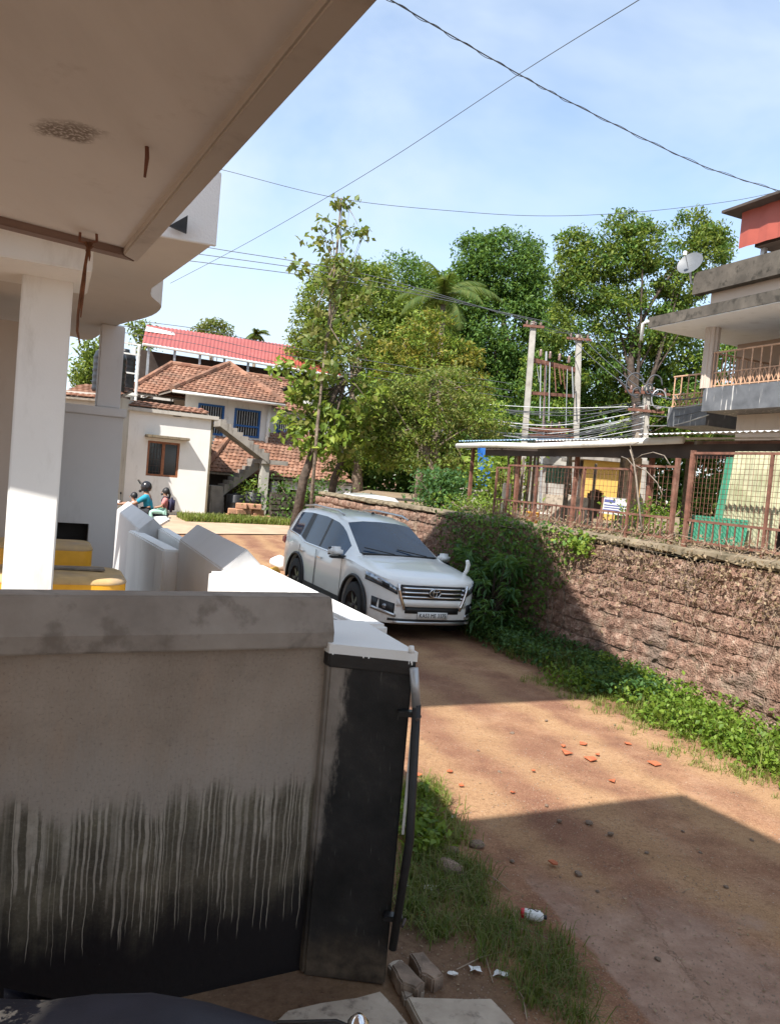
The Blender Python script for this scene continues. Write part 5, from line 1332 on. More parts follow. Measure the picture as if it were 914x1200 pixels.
def yard_clutter():
    # corrugated translucent sheets leaning behind the fence
    pl = wall_pt(0, .62, 0)
    def sh(name, label, x0, x1, y0, y1, mat, d, waves, lean=.12):
        p0 = wall_pt(0, d, 0); a = onp(x0, (y0 + y1) / 2, p0, LR); b = onp(x1, (y0 + y1) / 2, p0, LR); zt = onp((x0 + x1) / 2, y0, p0, LR).z; zb = max(onp((x0 + x1) / 2, y1, p0, LR).z, YARD)
        n = waves * 4; v = []
        for k in range(n + 1):
            u = k / n; p = a.lerp(b, u); off = LR * (.022 * math.sin(2 * math.pi * waves * u))
            v += [Vector((p.x, p.y, zb)) + off - LR * 0, Vector((p.x, p.y, (zb + zt) / 2)) + off + LR * lean * .5, Vector((p.x, p.y, zt)) + off + LR * lean]
        f = []
        for k in range(n):
            f += [(3 * k, 3 * k + 3, 3 * k + 4, 3 * k + 1), (3 * k + 1, 3 * k + 4, 3 * k + 5, 3 * k + 2)]
        return top(MB().add(v, f).build(name, mat, smooth=True, fixn=False), label, 'sheet')
    sh('corrugated_sheet', 'tall cream green corrugated sheet leaning behind the rusty mesh fence', 847, 914, 528, 640, 'sheet_cream', .62, 10)
    sh('corrugated_sheet', 'deep green corrugated sheet standing at the edge of the cream one', 838, 860, 535, 628, 'sheet_green', .80, 3)
    sh('corrugated_sheet', 'low green corrugated sheet stacked at the fence foot', 805, 872, 606, 640, 'sheet_green', .5, 12, .06)
    # far sheds and walls seen through the fence
    c = aty(706, 590, 24); yb = thing('yellow_building', 'yellow wall with an arched opening seen through the shed', 'building', (c.x, c.y, YARD))
    a, b = aty(686, 540, 24), aty(748, 590, 24); zt = aty(700, 540, 24).z; ar = aty(699, 572, 24)
    mb = MB(); xs = np.linspace(a.x, b.x, 25); r_ = .32; ac = ar.x
    for x0, x1 in zip(xs, xs[1:]):
        xm = (x0 + x1) / 2; zl = YARD
        if abs(xm - ac) < r_: zl = YARD + .55 + math.sqrt(max(r_ ** 2 - (xm - ac) ** 2, 0)) * 1.2
        mb.frame((x0, 24, zl), (x1 - x0, 0, 0), (0, .25, 0), (0, 0, zt - zl))
    mb.build('wall', 'yellow_wall', yb)
    MB().frame((a.x, 24.6, YARD), (b.x - a.x, 0, 0), (0, .1, 0), (0, 0, 2)).build('inner_wall', 'dark_brown_wall', yb)
    MB().frame((a.x - .2, 23.6, zt), (b.x - a.x + .4, 0, 0), (0, 3, 0), (0, 0, .1)).build('roof', 'grey_concrete', yb)
    g0, g1 = aty(640, 545, 20), aty(664, 568, 20)
    mb = MB(); v = []; n = 16
    for k in range(n + 1):
        x = g0.x + (g1.x - g0.x) * k / n; w = .03 * math.sin(k * 1.9); v += [(x, 20 + w, g0.z), (x, 20 + w * 1.5, g1.z)]
    cl = top(mb.add(v, [(2 * k, 2 * k + 2, 2 * k + 3, 2 * k + 1) for k in range(n)]).build('hung_cloth', 'cloth_green', smooth=True, fixn=False), 'pale green cloth hung on a line under the shed', 'cloth')
    lp = thing('clothes_line', 'thin line carrying the green cloth between two wooden poles', 'line', (g0.x, 20, YARD))
    MB().tube([(g0.x - .6, 20, g0.z + .02), (g1.x + .7, 20, g0.z + .02)], .008, 5).build('line', 'wire_black', lp)
    for x in (g0.x - .6, g1.x + .7): MB().tube([(x, 20, YARD), (x, 20, g0.z + .15)], .035, 6).build('pole', 'wood_grey', lp)
    # printed banner
    pl = wall_pt(0, 1.0, 0); q = [onp(x, y, pl, LR) for x, y in ((702, 601), (735, 605), (737, 585), (707, 582))]
    bn = thing('banner', 'small white printed banner board behind the mesh fence', 'banner', (q[0].x, q[0].y, YARD))
    zlo = q[0].z; MB().prism(q, LR * .015).build('board', 'banner_white', bn)
    for k, (u0, u1, w0, w1) in enumerate(((.08, .5, .70, .86), (.1, .9, .5, .56), (.12, .84, .36, .41), (.1, .7, .22, .27))):
        B = lambda u, w: q[0].lerp(q[1], u).lerp(q[3].lerp(q[2], u), w) - LR * .004
        MB().add([B(u0, w0), B(u1, w0), B(u1, w1), B(u0, w1)], [(0, 1, 2, 3)]).build('print_line', 'banner_blue', bn)
    MB().tube([(q[0].x, q[0].y, YARD), q[3]], .02, 6).build('stake', 'rust_iron', bn); MB().tube([(q[1].x, q[1].y, YARD), q[2]], .02, 6).build('stake', 'rust_iron', bn)
    # pale yard wall with blue tarp beyond, plus masonry stubs
    def blk(name, label, cat, x0, x1, y0, Y, mat, dep=.4, yb_=None):
        a, b = aty(x0, y0, Y), aty(x1, y0, Y); zt = a.z
        mb = MB(); mb.frame((a.x, Y, YARD), (b.x - a.x, 0, 0), (0, dep, 0), (0, 0, max(zt - YARD, .2))); return top(mb.build(name, mat, bevel=.02), label, cat)
    blk('low_yard_wall', 'low pale plastered yard wall beyond the fence at the left', 'wall', 536, 600, 571, 21, 'old_slab')
    blk('masonry_stub', 'short cream masonry stub between the fence and transformer poles', 'stub', 591, 600, 566, 19, 'old_white_wall', .3)
    blk('masonry_stub', 'wide grey masonry stub below the hung green cloth', 'stub', 640, 690, 579, 21, 'slab_concrete', .5)
    blk('masonry_pier', 'square pale masonry pier beside the printed banner', 'pier', 738, 753, 535, 16, 'slab_concrete', .3)
    a = aty(568, 535, 23); tp = MB(); v = []
    for i in range(7):
        for j in range(6): v.append((a.x - .2 + .5 * i / 6 + .05 * math.sin(j), 23 + .12 * math.sin(i * 2 + j), a.z - .95 + 1.3 * j / 5 + .05 * math.sin(i * 3)))
    top(tp.add(v, [(i * 6 + j, i * 6 + j + 1, (i + 1) * 6 + j + 1, (i + 1) * 6 + j) for i in range(6) for j in range(5)]).build('blue_tarp', 'tarp_blue', smooth=True, fixn=False), 'bright blue tarpaulin hanging among the shrubs behind the fence', 'tarpaulin')
    # leaning wooden props
    rng = random.Random(4)
    for k in range(6):
        x = 596 + k * 7; b = aty(x, 600, 18.5); t = aty(x + rng.uniform(-3, 8), 532, 18.5)
        top(MB().tube([(b.x, b.y + k * .07, YARD), (t.x, t.y + k * .07, t.z)], rng.uniform(.022, .04), 6).build('wooden_prop', 'wood_grey'), 'weathered wooden prop standing under the shed roof edge', 'pole', 'wooden props under the shed')
    # yellow and white small buckets on the yard
    for x, m, l in ((625, 'yellow_plastic', 'small yellow bucket on the ground behind the fence'), (636, 'white_plastic', 'small white bucket beside the yellow bucket behind the fence')):
        p = aty(x, 596, 15.5); t = thing('bucket', l, 'bucket', (p.x, p.y, YARD))
        MB().lathe([(0, 0), (.11, 0), (.14, .26), (.15, .26), (.15, .28), (.13, .28)], (p.x, p.y, YARD), 14).build('bucket_body', m, t, smooth=True)
        MB().tube([(p.x + .15 * math.cos(a), p.y, YARD + .27 + .1 * math.sin(a)) for a in np.linspace(0, math.pi, 9)], .006, 5).build('handle', 'dark_iron', t)
yard_clutter()

# ---------------------------------------------------------------- house on the right
def right_house():
    D0 = 21.0; p = aty(825, 455, D0); ho = (p - WB).dot(LR)
    pl = lambda o: wall_pt(0, ho + o, 0)
    q = lambda x, y, o=0: onp(x, y, pl(o), LR)
    S = lambda v: (Vector(v) - WB).dot(LN)
    root = thing('balcony_house', 'two storey cream house with stained slabs and an iron railed balcony', 'house', wall_pt(S(p) - 4, ho + 3, YARD))
    def slab(name, x0, y0, y1, o, dep, mat, s_end=-16, par=root, bev=0):
        a, b = q(x0, y0, o), q(x0, y1, o); s0 = S(a)
        return MB().frame(wall_pt(s_end, ho + o, b.z), LN * (s0 - s_end), LR * dep, UP * (a.z - b.z)).build(name, mat, par, bevel=bev), s0, b.z, a.z
    # balcony floor slab with stained face
    _, sb, zb0, zb1 = slab('balcony_slab', 824, 455, 482, -.05, 3.2, 'stained_tile_band')
    # lower set back balcony further left
    _, sl_, zl0, zl1 = slab('lower_balcony', 783, 478, 500, 1.2, 2.6, 'stained_tile_band', S(q(828, 480, 1.2)))
    # wall below
    a = q(862, 500, .9); MB().frame(wall_pt(-16, ho + .9, YARD), LN * (S(a) + 16), LR * 6, UP * (zb0 - YARD - .004)).build('lower_wall', 'cream_wall', root)
    # main storey wall, set back
    MB().frame(wall_pt(-16, ho + 2.2, zb1 + .003), LN * (S(q(862, 420, 2.2)) + 16), LR * 5, UP * 3.4).build('upper_wall', 'brown_plaster', root)
    # roof slab above the balcony
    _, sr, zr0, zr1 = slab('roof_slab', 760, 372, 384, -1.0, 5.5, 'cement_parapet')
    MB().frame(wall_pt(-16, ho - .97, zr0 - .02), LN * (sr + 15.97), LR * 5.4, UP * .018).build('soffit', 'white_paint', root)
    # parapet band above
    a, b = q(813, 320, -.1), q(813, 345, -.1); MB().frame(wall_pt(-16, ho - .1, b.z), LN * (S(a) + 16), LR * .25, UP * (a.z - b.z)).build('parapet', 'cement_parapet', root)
    c = q(833, 345, .2); MB().frame(wall_pt(-16, ho + .2, zr1), LN * (S(c) + 16), LR * 4, UP * (b.z - zr1 + .2)).build('attic_wall', 'cream_wall', root)
    # fluted column
    k = q(830, 440, .1); zt = zr0 - .02; cc = wall_pt(S(k), ho + .1, 0); n = 40
    mb = MB(); v = []
    for z, sc_ in ((zb1, 1), (zt, 1)):
        for j in range(n):
            a = 2 * math.pi * j / n; r_ = .20 * (1 if j % 4 < 2 else .88); v.append((cc.x + r_ * math.cos(a), cc.y + r_ * math.sin(a), z))
    mb.add(v, [(j, (j + 1) % n, n + (j + 1) % n, n + j) for j in range(n)]).build('fluted_column', 'cream_stone', root)
    # balcony railing: posts, rails, crossed lower panel
    def rail(s0, s1, o, z0, h, name):
        rl = MB()
        for z in (z0 + .04, z0 + h * .42, z0 + h): rl.tube([wall_pt(s0, o, z), wall_pt(s1, o, z)], .026 if z > z0 + h * .9 else .018, 6)
        r_ = rl.build(name, 'rail_paint', root)
        for s in np.arange(s1, s0 + .01, .28):
            MB().tube([wall_pt(s, o, z0), wall_pt(s, o, z0 + h)], .02, 6).build('baluster', 'rail_paint', r_)
        mb = MB()
        for s in np.arange(s1, s0 - .1, .14):
            mb.tube([wall_pt(s, o, z0 + .05), wall_pt(s + .14, o, z0 + h * .42)], .011, 4); mb.tube([wall_pt(s + .14, o, z0 + .05), wall_pt(s, o, z0 + h * .42)], .011, 4)
        x = mb.build('lattice', 'rail_paint', r_); x['kind'] = 'stuff'
    hr = q(832, 414, -.02).z - zb1
    rail(sb - .25, -6, ho + .02, zb1, hr, 'railing')
    hl = .95; rail(sl_ - .05, S(q(828, 470, 1.2)), ho + 1.25, zl1, hl, 'railing')
    # side railing returning to the wall
    mb = MB()
    for u in np.linspace(0, 1, 8): mb.tube([wall_pt(sb - .2, ho + .02 + 2.1 * u, zb1), wall_pt(sb - .2, ho + .02 + 2.1 * u, zb1 + hr)], .02, 6)
    mb.tube([wall_pt(sb - .2, ho, zb1 + hr), wall_pt(sb - .2, ho + 2.1, zb1 + hr)], .026, 6); mb.build('side_railing', 'rail_paint', root)
    # red clad room on the roof
    r_ = q(868, 262, .8); zt = q(868, 250, .8).z; zb = q(864, 292, .8).z; s0 = S(r_)
    rm = MB(); n = 60; v = []
    for k in range(n + 1):
        s = s0 - (s0 + 8) * k / n; dz = .03 if k % 2 else 0; v += [wall_pt(s, ho + .8 - dz, zb), wall_pt(s, ho + .8 - dz, zt)]
    cl = rm.add(v, [(2 * k, 2 * k + 2, 2 * k + 3, 2 * k + 1) for k in range(n)]).build('red_cladding', 'red_cladding', root, fixn=False)
    MB().frame(wall_pt(-8, ho + .4, zt), LN * (s0 + 8.35), LR * 5, UP * .07).build('red_roof_edge', 'dark_brown_wall', root)
    MB().frame(wall_pt(-8, ho + .95, zb - .02), LN * (s0 + 7.6), LR * 4, UP * (zt - zb)).build('roof_room', 'dark_brown_wall', root)
    for s in (s0 - .5, s0 - 2.5, s0 - 4.5): MB().box(wall_pt(s, ho + 1.2, (zr1 + zb) / 2), (.12, .12, zb - zr1 + .3), LA).build('roof_post', 'galvanized', root)
    # drain spout at the roof corner
    d = q(757, 377, -1.02); MB().tube([d + LR * .2 - LN * .15, d - LN * .02, d + LN * .12 - UP * .04, d + LN * .14 - UP * .5], .05, 8).build('drain_spout', 'white_pipe', root, smooth=True)
    # dish antenna on the parapet corner
    e = q(809, 310, -.1); ds = thing('satellite_dish', 'grey satellite dish on the roof parapet corner', 'dish', e - UP * .3)
    mb = MB(); R0 = .36; m = 10; ax = Vector((-.62, -.62, .42)).normalized(); u = ax.orthogonal().normalized(); w = ax.cross(u); v = []
    for i in range(m + 1):
        rr = R0 * i / m
        for j in range(24): a = 2 * math.pi * j / 24; v.append(e + (u * math.cos(a) + w * math.sin(a)) * rr + ax * (rr * rr * .55))
    mb.add(v, [(i * 24 + j, i * 24 + (j + 1) % 24, (i + 1) * 24 + (j + 1) % 24, (i + 1) * 24 + j) for i in range(m) for j in range(24)]).build('reflector', 'dish_grey', ds, smooth=True, fixn=False)
    MB().tube([e, e + Vector((.05, .1, -.25)), e + Vector((.12, .12, -.5))], .035, 8).build('mount', 'galvanized', ds)
    MB().tube([e - UP * .3, e + ax * .45], .012, 6).build('feed_arm', 'galvanized', ds); MB().box(e + ax * .47, (.08, .08, .1)).build('feed_head', 'white_plastic', ds)
    return ho, q, S
def tile_band():
    t = NT('stained_tile_band'); p = t.pos(); col = t.ramp(t.noise(p, 3, 5), [(.3, (.075, .078, .085)), (.7, (.15, .155, .165))])
    s = t.noise(t.scale(p, (1, 1, .12)), 9, 4); col = t.mix(t.ss(s, .6, .7), col, (.55, .53, .5)); M['stained_tile_band'] = t.out(col, .5)
tile_band()
paint('brown_plaster', (.36, .26, .2), (.2, .15, .11), .3); paint('cream_stone', (.52, .43, .36), (.3, .25, .2), .4); plain('rail_paint', (.50, .30, .19), .6, 0, .2, 8, .1); plain('dish_grey', (.11, .118, .128), .5, .0, .1, 4, .1)
right_house()

# ---------------------------------------------------------------- power poles, transformer frame, wires
def insul(mb, p, r_=.05, h=.16): mb.lathe([(r_ * .5, 0), (r_, h * .2), (r_ * .6, h * .35), (r_, h * .55), (r_ * .6, h * .7), (r_ * .8, h * .9), (0, h)], p, 8)
def poles():
    out = {}
    def pole(key, label, xt, yt, xb, yb, Y, w, arms):
        t = aty(xt, yt, Y); b = aty(xb, yb, Y); root = thing('power_pole', label, 'pole', (b.x, b.y, YARD - .3))
        MB().prism([(b.x - w * .62, Y - w * .5, YARD - .3), (b.x + w * .62, Y - w * .5, YARD - .3), (b.x + w * .62, Y + w * .5, YARD - .3), (b.x - w * .62, Y + w * .5, YARD - .3)], Vector((t.x - b.x, 0, t.z - YARD + .3))).build('shaft', 'pole_concrete', root, bevel=.02)
        for (dz, L, n) in arms:
            mb = MB(); mb.frame((t.x - L / 2, Y - w * .5 - .08, t.z - dz), (L, 0, 0), (0, .08, 0), (0, 0, .09)); ar = mb.build('cross_arm', 'rust_iron', root)
            for k in range(n):
                m2 = MB(); insul(m2, (t.x - L / 2 + L * (k + .5) / n, Y - w * .5 - .04, t.z - dz + .09)); m2.build('insulator', 'insulator_brown', ar, smooth=True)
        out[key] = (t, b); return root
    pole('a', 'tallest grey concrete power pole, left of the transformer frame', 625, 377, 607, 610, 30, .18, [(.25, .8, 3)])
    pole('b', 'grey concrete power pole with cross arm, right of the transformer frame', 678, 392, 672, 610, 31, .18, [(.25, 1.0, 3)])
    pole('c', 'concrete power pole tangled with cables beside the balcony house', 758, 452, 750, 610, 26, .18, [(.3, 1.5, 4), (.9, 1.2, 3)])
    t, b = out['c']; r_ = thing('pole_stay', 'slanting concrete stay propped against the cable tangled pole', 'stay', (b.x - .9, 26, YARD))
    MB().tube([(b.x - 1.1, 26, YARD - .1), (t.x - .1, 26, t.z - 1.6)], .11, 8).build('stay_post', 'wood_grey', r_)
    ta, _ = out['a']; tb, _ = out['b']
    fr = thing('switchgear_gantry', 'rusty steel gantry with switchgear strung between two power poles', 'frame', ((ta.x + tb.x) / 2, 30.5, YARD))
    for (y0, y1, h) in ((423, 436, .16), (462, 466, .12), (505, 507, .14), (512, 514, .1)):
        a = aty(620, y0, 30); b = aty(676, y1, 31); MB().prism([a, b, b + UP * h, a + UP * h], (0, .12, 0)).build('beam', 'rust_iron', fr)
        MB().prism([a + Vector((0, .4, .05)), b + Vector((0, .4, .05)), b + Vector((0, .4, .05)) + UP * h, a + Vector((0, .4, .05)) + UP * h], (0, .1, 0)).build('beam', 'rust_iron', fr)
    rng = random.Random(8)
    for k in range(9):
        x = 628 + k * 5.2; a = aty(x, 425 + k * 1.2, 30.3); b = aty(x - 2, 505, 30.3)
        mb = MB().tube([(a.x, 30.3, a.z + rng.uniform(0, .3)), (b.x, 30.3, b.z + rng.uniform(0, 2.0))], rng.uniform(.012, .03), 5); mb.build('drop_rod', rng.choice(['galvanized', 'rust_iron']), fr)
    for k in range(4):
        a = aty(633 + k * 11, 418 + k * 2.5, 30.2); m2 = MB(); insul(m2, a, .07, .3); m2.build('bushing', 'insulator_brown', fr, smooth=True)
    # transformer low between the poles
    c = aty(645, 512, 31.5); tr = thing('transformer', 'rust coloured finned transformer below the steel frame', 'transformer', (c.x, 31.5, c.z - .5))
    MB().box((c.x, 31.5, c.z - .1), (1.1, .6, .8)).build('tank', 'rust_iron', tr, bevel=.03)
    for k in range(8): MB().box((c.x - .5 + k * .14, 31.15, c.z - .1), (.04, .16, .7)).build('fin', 'rust_iron', tr)
    for k in range(3): m2 = MB(); insul(m2, (c.x - .3 + k * .3, 31.5, c.z + .3), .07, .35); m2.build('bushing', 'insulator_brown', tr, smooth=True)
    pst = aty(640, 412, 30.4); MB().tube([pst, (aty(632, 600, 30.4).x, 30.4, YARD)], .045, 6).build('steel_post', 'galvanized', fr)
    MB().box((c.x, 31.5, (c.z - .5 + YARD) / 2), (1.3, .8, c.z - .52 - YARD)).build('plinth', 'pole_concrete', fr)
    return out
plain('insulator_brown', (.20, .13, .11), .3, 0, .2, 5, 0)
PO = poles()
def wire(label, pts, r_=.008, name='overhead_wire', group=None, sag=0, n=24, mat='wire_black'):
    P_ = [Vector(p) for p in pts]; out = []
    # Catmull-Rom through the points, plus sag
    for i in range(len(P_) - 1):
        p0, p1, p2, p3 = P_[max(i - 1, 0)], P_[i], P_[i + 1], P_[min(i + 2, len(P_) - 1)]
        for k in range(n + (i == len(P_) - 2)):
            t = k / n; q = .5 * ((2 * p1) + (p2 - p0) * t + (2 * p0 - 5 * p1 + 4 * p2 - p3) * t * t + (3 * p1 - p0 - 3 * p2 + p3) * t ** 3)
            if sag: q = q - UP * sag * 4 * t * (1 - t)
            out.append(q)
    return top(MB().tube(out, r_, 5).build(name, mat, smooth=True, fixn=False), label, 'wire', group)
def wires():
    def path(px, Y0, Y1):
        n = len(px) - 1; return [aty(x, y, Y0 + (Y1 - Y0) * k / n) for k, (x, y) in enumerate(px)]
    a = path([(380, -48), (458, 0), (533, 44), (608, 87), (663, 117), (751, 161), (830, 197), (914, 224), (990, 244)], 7, 14)
    wire('thick twisted cable crossing the sky down to the balcony house', a, .007)
    b = []
    for k in range(200):
        u = k / 199 * (len(a) - 1); i = min(int(u), len(a) - 2); p = a[i].lerp(a[i + 1], u - i); b.append(p + Vector((0, .016 * math.cos(k * .5), .016 * math.sin(k * .5) - .006)))
    wire('thin wire wound round the thick twisted cable', b, .004, n=2)
    wire('single straight cable running from overhead down towards the red roof', path([(830, -50), (745, 2), (608, 87), (440, 197), (300, 279), (200, 332)], 7, 24), .007)
    wire('thin sagging wire passing just above the tree tops', path([(180, 178), (265, 200), (400, 233), (540, 248), (640, 253), (740, 249), (840, 238), (905, 226), (980, 206)], 20, 24), .008)
    ta = PO['a'][0]; tb = PO['b'][0]; tc_ = PO['c'][0]
    for k, (l, e) in enumerate((('upper', (120, 263)), ('middle', (120, 279)), ('lower', (120, 289)))):
        s = ta + Vector((-.5 + .5 * k, -.2, .0)); wire(f'{l} of three power lines running from the tallest pole to the left', [s, aty(430, 322 + 6 * k, 30), aty(250, 291 + 9 * k, 30), aty(e[0], e[1] + 6, 30)], .014)
    for k in range(3):
        o = Vector((-.5 + .5 * k, -.2, .0)); wire('short power line strung between the two transformer poles', [ta + o, tb + o], .012, sag=.15, group='lines between the transformer poles')
        wire('power line slanting from the cross armed pole to the cable tangled pole', [tb + o, tc_ + Vector((-.5 + .4 * k, -.2, -.2))], .014, sag=.15, group='lines to the tangled pole')
    rng = random.Random(2)
    for k in range(26):
        y = 462 + k * 2.4; e = aty(560 + rng.uniform(-30, 40), y + rng.uniform(0, 22), 28.5); s = tc_ + Vector((0, -.1, -.5 - k * .05))
        wire('slack service cable hanging from the tangled pole towards the transformer', [s, s.lerp(e, .5) - UP * rng.uniform(.1, .6), e], rng.uniform(.008, .017), group='slack service cables', mat=rng.choice(['wire_black', 'galvanized', 'wire_black']))
    for k in range(4):
        s = tc_ + Vector((.1, -.1, -.3 - .35 * k)); e = aty(830, 465 + 7 * k, 21.2)
        wire('service cable from the tangled pole to the balcony house', [s, s.lerp(e, .5) - UP * .12, e], .018, group='cables to the balcony house', mat='galvanized' if k % 2 else 'wire_black')
    for k in range(5):      # looped cable bundle on the pole head
        c = tc_ + Vector((rng.uniform(-.5, .4), -.22, rng.uniform(-.5, .1))); r_ = rng.uniform(.12, .3)
        wire('coiled loop of cable on the tangled pole head', [c + Vector((r_ * math.cos(a), 0, r_ * 1.3 * math.sin(a))) for a in np.linspace(0, 5.2, 8)], .025, 'cable_loop', 'cable loops on the tangled pole', n=4, mat=rng.choice(['galvanized', 'wire_black']))
    # telephone lines over the red roof
    for k in range(3):
        wire('thin telephone line passing over the red sheet roof', [aty(120, 372 + 7 * k, 29), aty(230, 385 + 9 * k, 29), aty(345, 408 + 10 * k, 29.5), aty(600, 450 + 8 * k, 30)], .012, group='telephone lines over the red roof')
wires()
# ================================================================ vegetation
def clumps_in(c, rad, n, rng, shell=.55):
    d = unit(rng.normal(size=(n, 3))); r_ = (rng.uniform(0, 1, n) ** (1 / 3)) * (1 - shell) + shell * rng.uniform(.75, 1.0, n)
    return npv(c) + d * r_[:, None] * npv(rad)
def leaf_cloud(cl, per, cr_, size, rng, **k):
    P = np.repeat(cl, per, 0); d = unit(rng.normal(size=P.shape)); r_ = rng.uniform(.15, 1, len(P)) ** .6
    cz = np.repeat(rng.uniform(.6, 1.3, len(cl)), per)
    P = P + d * (r_ * cr_ * cz)[:, None] * np.array([1, 1, .7])
    return leaves(P, size, rng=rng, **k)
def tree(name, label, base, trunk_px, Y, blobs, mat, bark='bark', r0_=.2, leaf=.24, per=42, cr_=.62, dens=1.0, seed=1, gz_=None, asp=.42, limbs=14, shell=.55, group=None, droop=.3, mats2=None):
    """blobs: (x, y, rx, ry[, depth offset]) of crown masses in photograph pixels at distance Y"""
    rng = np.random.default_rng(seed); b = aty(*base, Y); gzv = gz(b.x, b.y) if gz_ is None else gz_; b.z = gzv - .15
    root = thing(name, label, 'tree', (b.x, b.y, gzv), group=group)
    tp = [b] + [aty(x, y, Y) for x, y in trunk_px]; rr = np.linspace(r0_, r0_ * .35, len(tp))
    tr = MB().tube(tp, list(rr), 9).build('trunk', bark, root, smooth=True)
    C_ = []
    for k, bl in enumerate(blobs):
        x, y, rx, ry = bl[:4]; dy = bl[4] if len(bl) > 4 else 0
        c = aty(x, y, Y + dy); s = (Y + dy) / F_PX; rad = (rx * s, min(rx, ry) * s * .9, ry * s)
        n = max(int(dens * 9.5 * (rad[0] * rad[2]) / (cr_ ** 2)), 4)
        C_.append(clumps_in(c, rad, n, rng, shell))
    C_ = np.concatenate(C_)
    pick = C_[rng.permutation(len(C_))[:limbs]]; lb = MB()
    for q in pick:
        j = min(int(rng.integers(len(tp) // 2, len(tp))), len(tp) - 1); a = tp[j] if rng.uniform() < .7 else tp[j - 1].lerp(tp[j], .6)
        q = Vector(q); m = a.lerp(q, .5) + Vector(rng.normal(0, .25, 3)) * (q - a).length * .25 + UP * (q - a).length * .06; L = (q - a).length
        pts = []
        for t in np.linspace(0, 1, 7): pts.append(a * (1 - t) ** 2 + m * 2 * t * (1 - t) + q * t * t)
        w = min(r0_ * .30, .018 + L * .011); lb.tube(pts, list(np.linspace(w, w * .2, 7)), 6, False)
    if limbs: lo = lb.build('limbs', bark, root, smooth=True, fixn=False); lo['kind'] = 'stuff'
    if mats2:
        h = len(C_) // 3; sel = rng.permutation(len(C_))
        V, Fi = leaf_cloud(C_[sel[:h]], per, cr_, leaf, rng, asp=asp, droop=droop); o = link('crown', arr_mesh('crown', V, Fi), mats2, root); o['kind'] = 'stuff'
        C_ = C_[sel[h:]]
    V, Fi = leaf_cloud(C_, per, cr_, leaf, rng, asp=asp, droop=droop)
    o = link('crown', arr_mesh('crown', V, Fi), mat, root); o['kind'] = 'stuff'
    return root
# great trees behind
tree('mango_tree', 'broad yellow green mango tree rising behind the slender young tree', (420, 600), [(418, 540), (415, 470), (420, 400)], 42,
     [(385, 350, 34, 38), (420, 400, 55, 62), (375, 440, 26, 70), (440, 345, 45, 36), (470, 440, 45, 60), (395, 500, 45, 40), (450, 515, 60, 40), (360, 395, 20, 50), (480, 395, 40, 50), (410, 330, 40, 26)], 'leaf_mango', r0_=.35, seed=3, mats2='leaf_bright')
tree('mango_tree', 'dark green rounded tree top showing behind the coconut palm', (470, 600), [(470, 500), (472, 400), (470, 350)], 50,
     [(470, 330, 42, 30), (500, 380, 50, 60), (480, 440, 70, 60), (530, 370, 40, 50), (540, 440, 50, 60)], 'leaf_deep', r0_=.35, seed=4, leaf=.27, cr_=.75, per=48)
tree('tall_tree', 'tall dense dome shaped dark green tree behind the left power pole', (590, 610), [(590, 520), (590, 440), (590, 370)], 46,
     [(590, 312, 46, 44), (560, 300, 26, 26), (615, 330, 26, 50), (590, 395, 58, 60), (565, 440, 45, 60), (620, 470, 50, 60), (585, 530, 70, 40), (638, 385, 26, 50), (545, 350, 30, 40)], 'leaf_deep', 'dark_bark', r0_=.4, seed=5, leaf=.26, cr_=.7, per=52, dens=1.25)
tree('spreading_tree', 'spreading tree with open limbs and light gaps above the balcony house corner', (745, 610), [(748, 540), (745, 470), (738, 430), (742, 395)], 38,
     [(672, 285, 20, 16), (700, 300, 30, 26), (735, 262, 26, 16), (760, 290, 38, 30), (815, 262, 22, 16), (828, 300, 26, 36), (800, 330, 30, 28), (680, 340, 34, 30), (718, 360, 34, 26), (770, 350, 30, 22), (660, 385, 24, 26), (845, 285, 10, 26), (760, 400, 26, 20), (700, 400, 26, 18), (668, 320, 26, 26), (730, 310, 30, 24), (790, 380, 30, 24), (690, 430, 34, 24)], 'leaf_mango', 'dark_bark', r0_=.34, seed=6, leaf=.22, cr_=.5, per=44, dens=.95, limbs=20, mats2='leaf_deep')
tree('lower_tree', 'bright green leafy tree filling the space behind the transformer frame', (690, 615), [(690, 540), (688, 480)], 39.5,
     [(650, 440, 40, 36), (700, 450, 50, 36), (745, 430, 40, 34), (795, 420, 40, 40), (640, 490, 50, 40), (730, 490, 60, 36), (800, 480, 50, 40), (850, 450, 50, 60)], 'leaf_deep', 'dark_bark', r0_=.3, seed=7, leaf=.24, cr_=.62, per=46, dens=1.05, mats2='leaf_bright')
tree('yellowing_tree', 'yellowish leafed tree in front of the coconut palm', (490, 600), [(492, 540), (500, 480), (505, 420)], 33,
     [(500, 395, 36, 32), (535, 425, 32, 30), (470, 425, 34, 36), (510, 455, 46, 34), (555, 460, 24, 24)], 'leaf_yellowing', r0_=.2, seed=8, leaf=.2, cr_=.45, per=30, dens=.9, mats2='leaf_bright')
tree('feathery_tree', 'fine leaved light green tree in front of the yard wall end', (520, 590), [(512, 560), (500, 535), (495, 500), (510, 440)], 25.5,
     [(470, 480, 44, 40), (520, 470, 46, 46), (560, 500, 36, 40), (490, 530, 46, 26), (540, 540, 40, 24), (440, 500, 26, 34)], 'leaf_sparse', r0_=.14, seed=9, leaf=.13, cr_=.42, per=60, dens=.85, shell=.35, limbs=26, mats2='leaf_bright', gz_=.5)
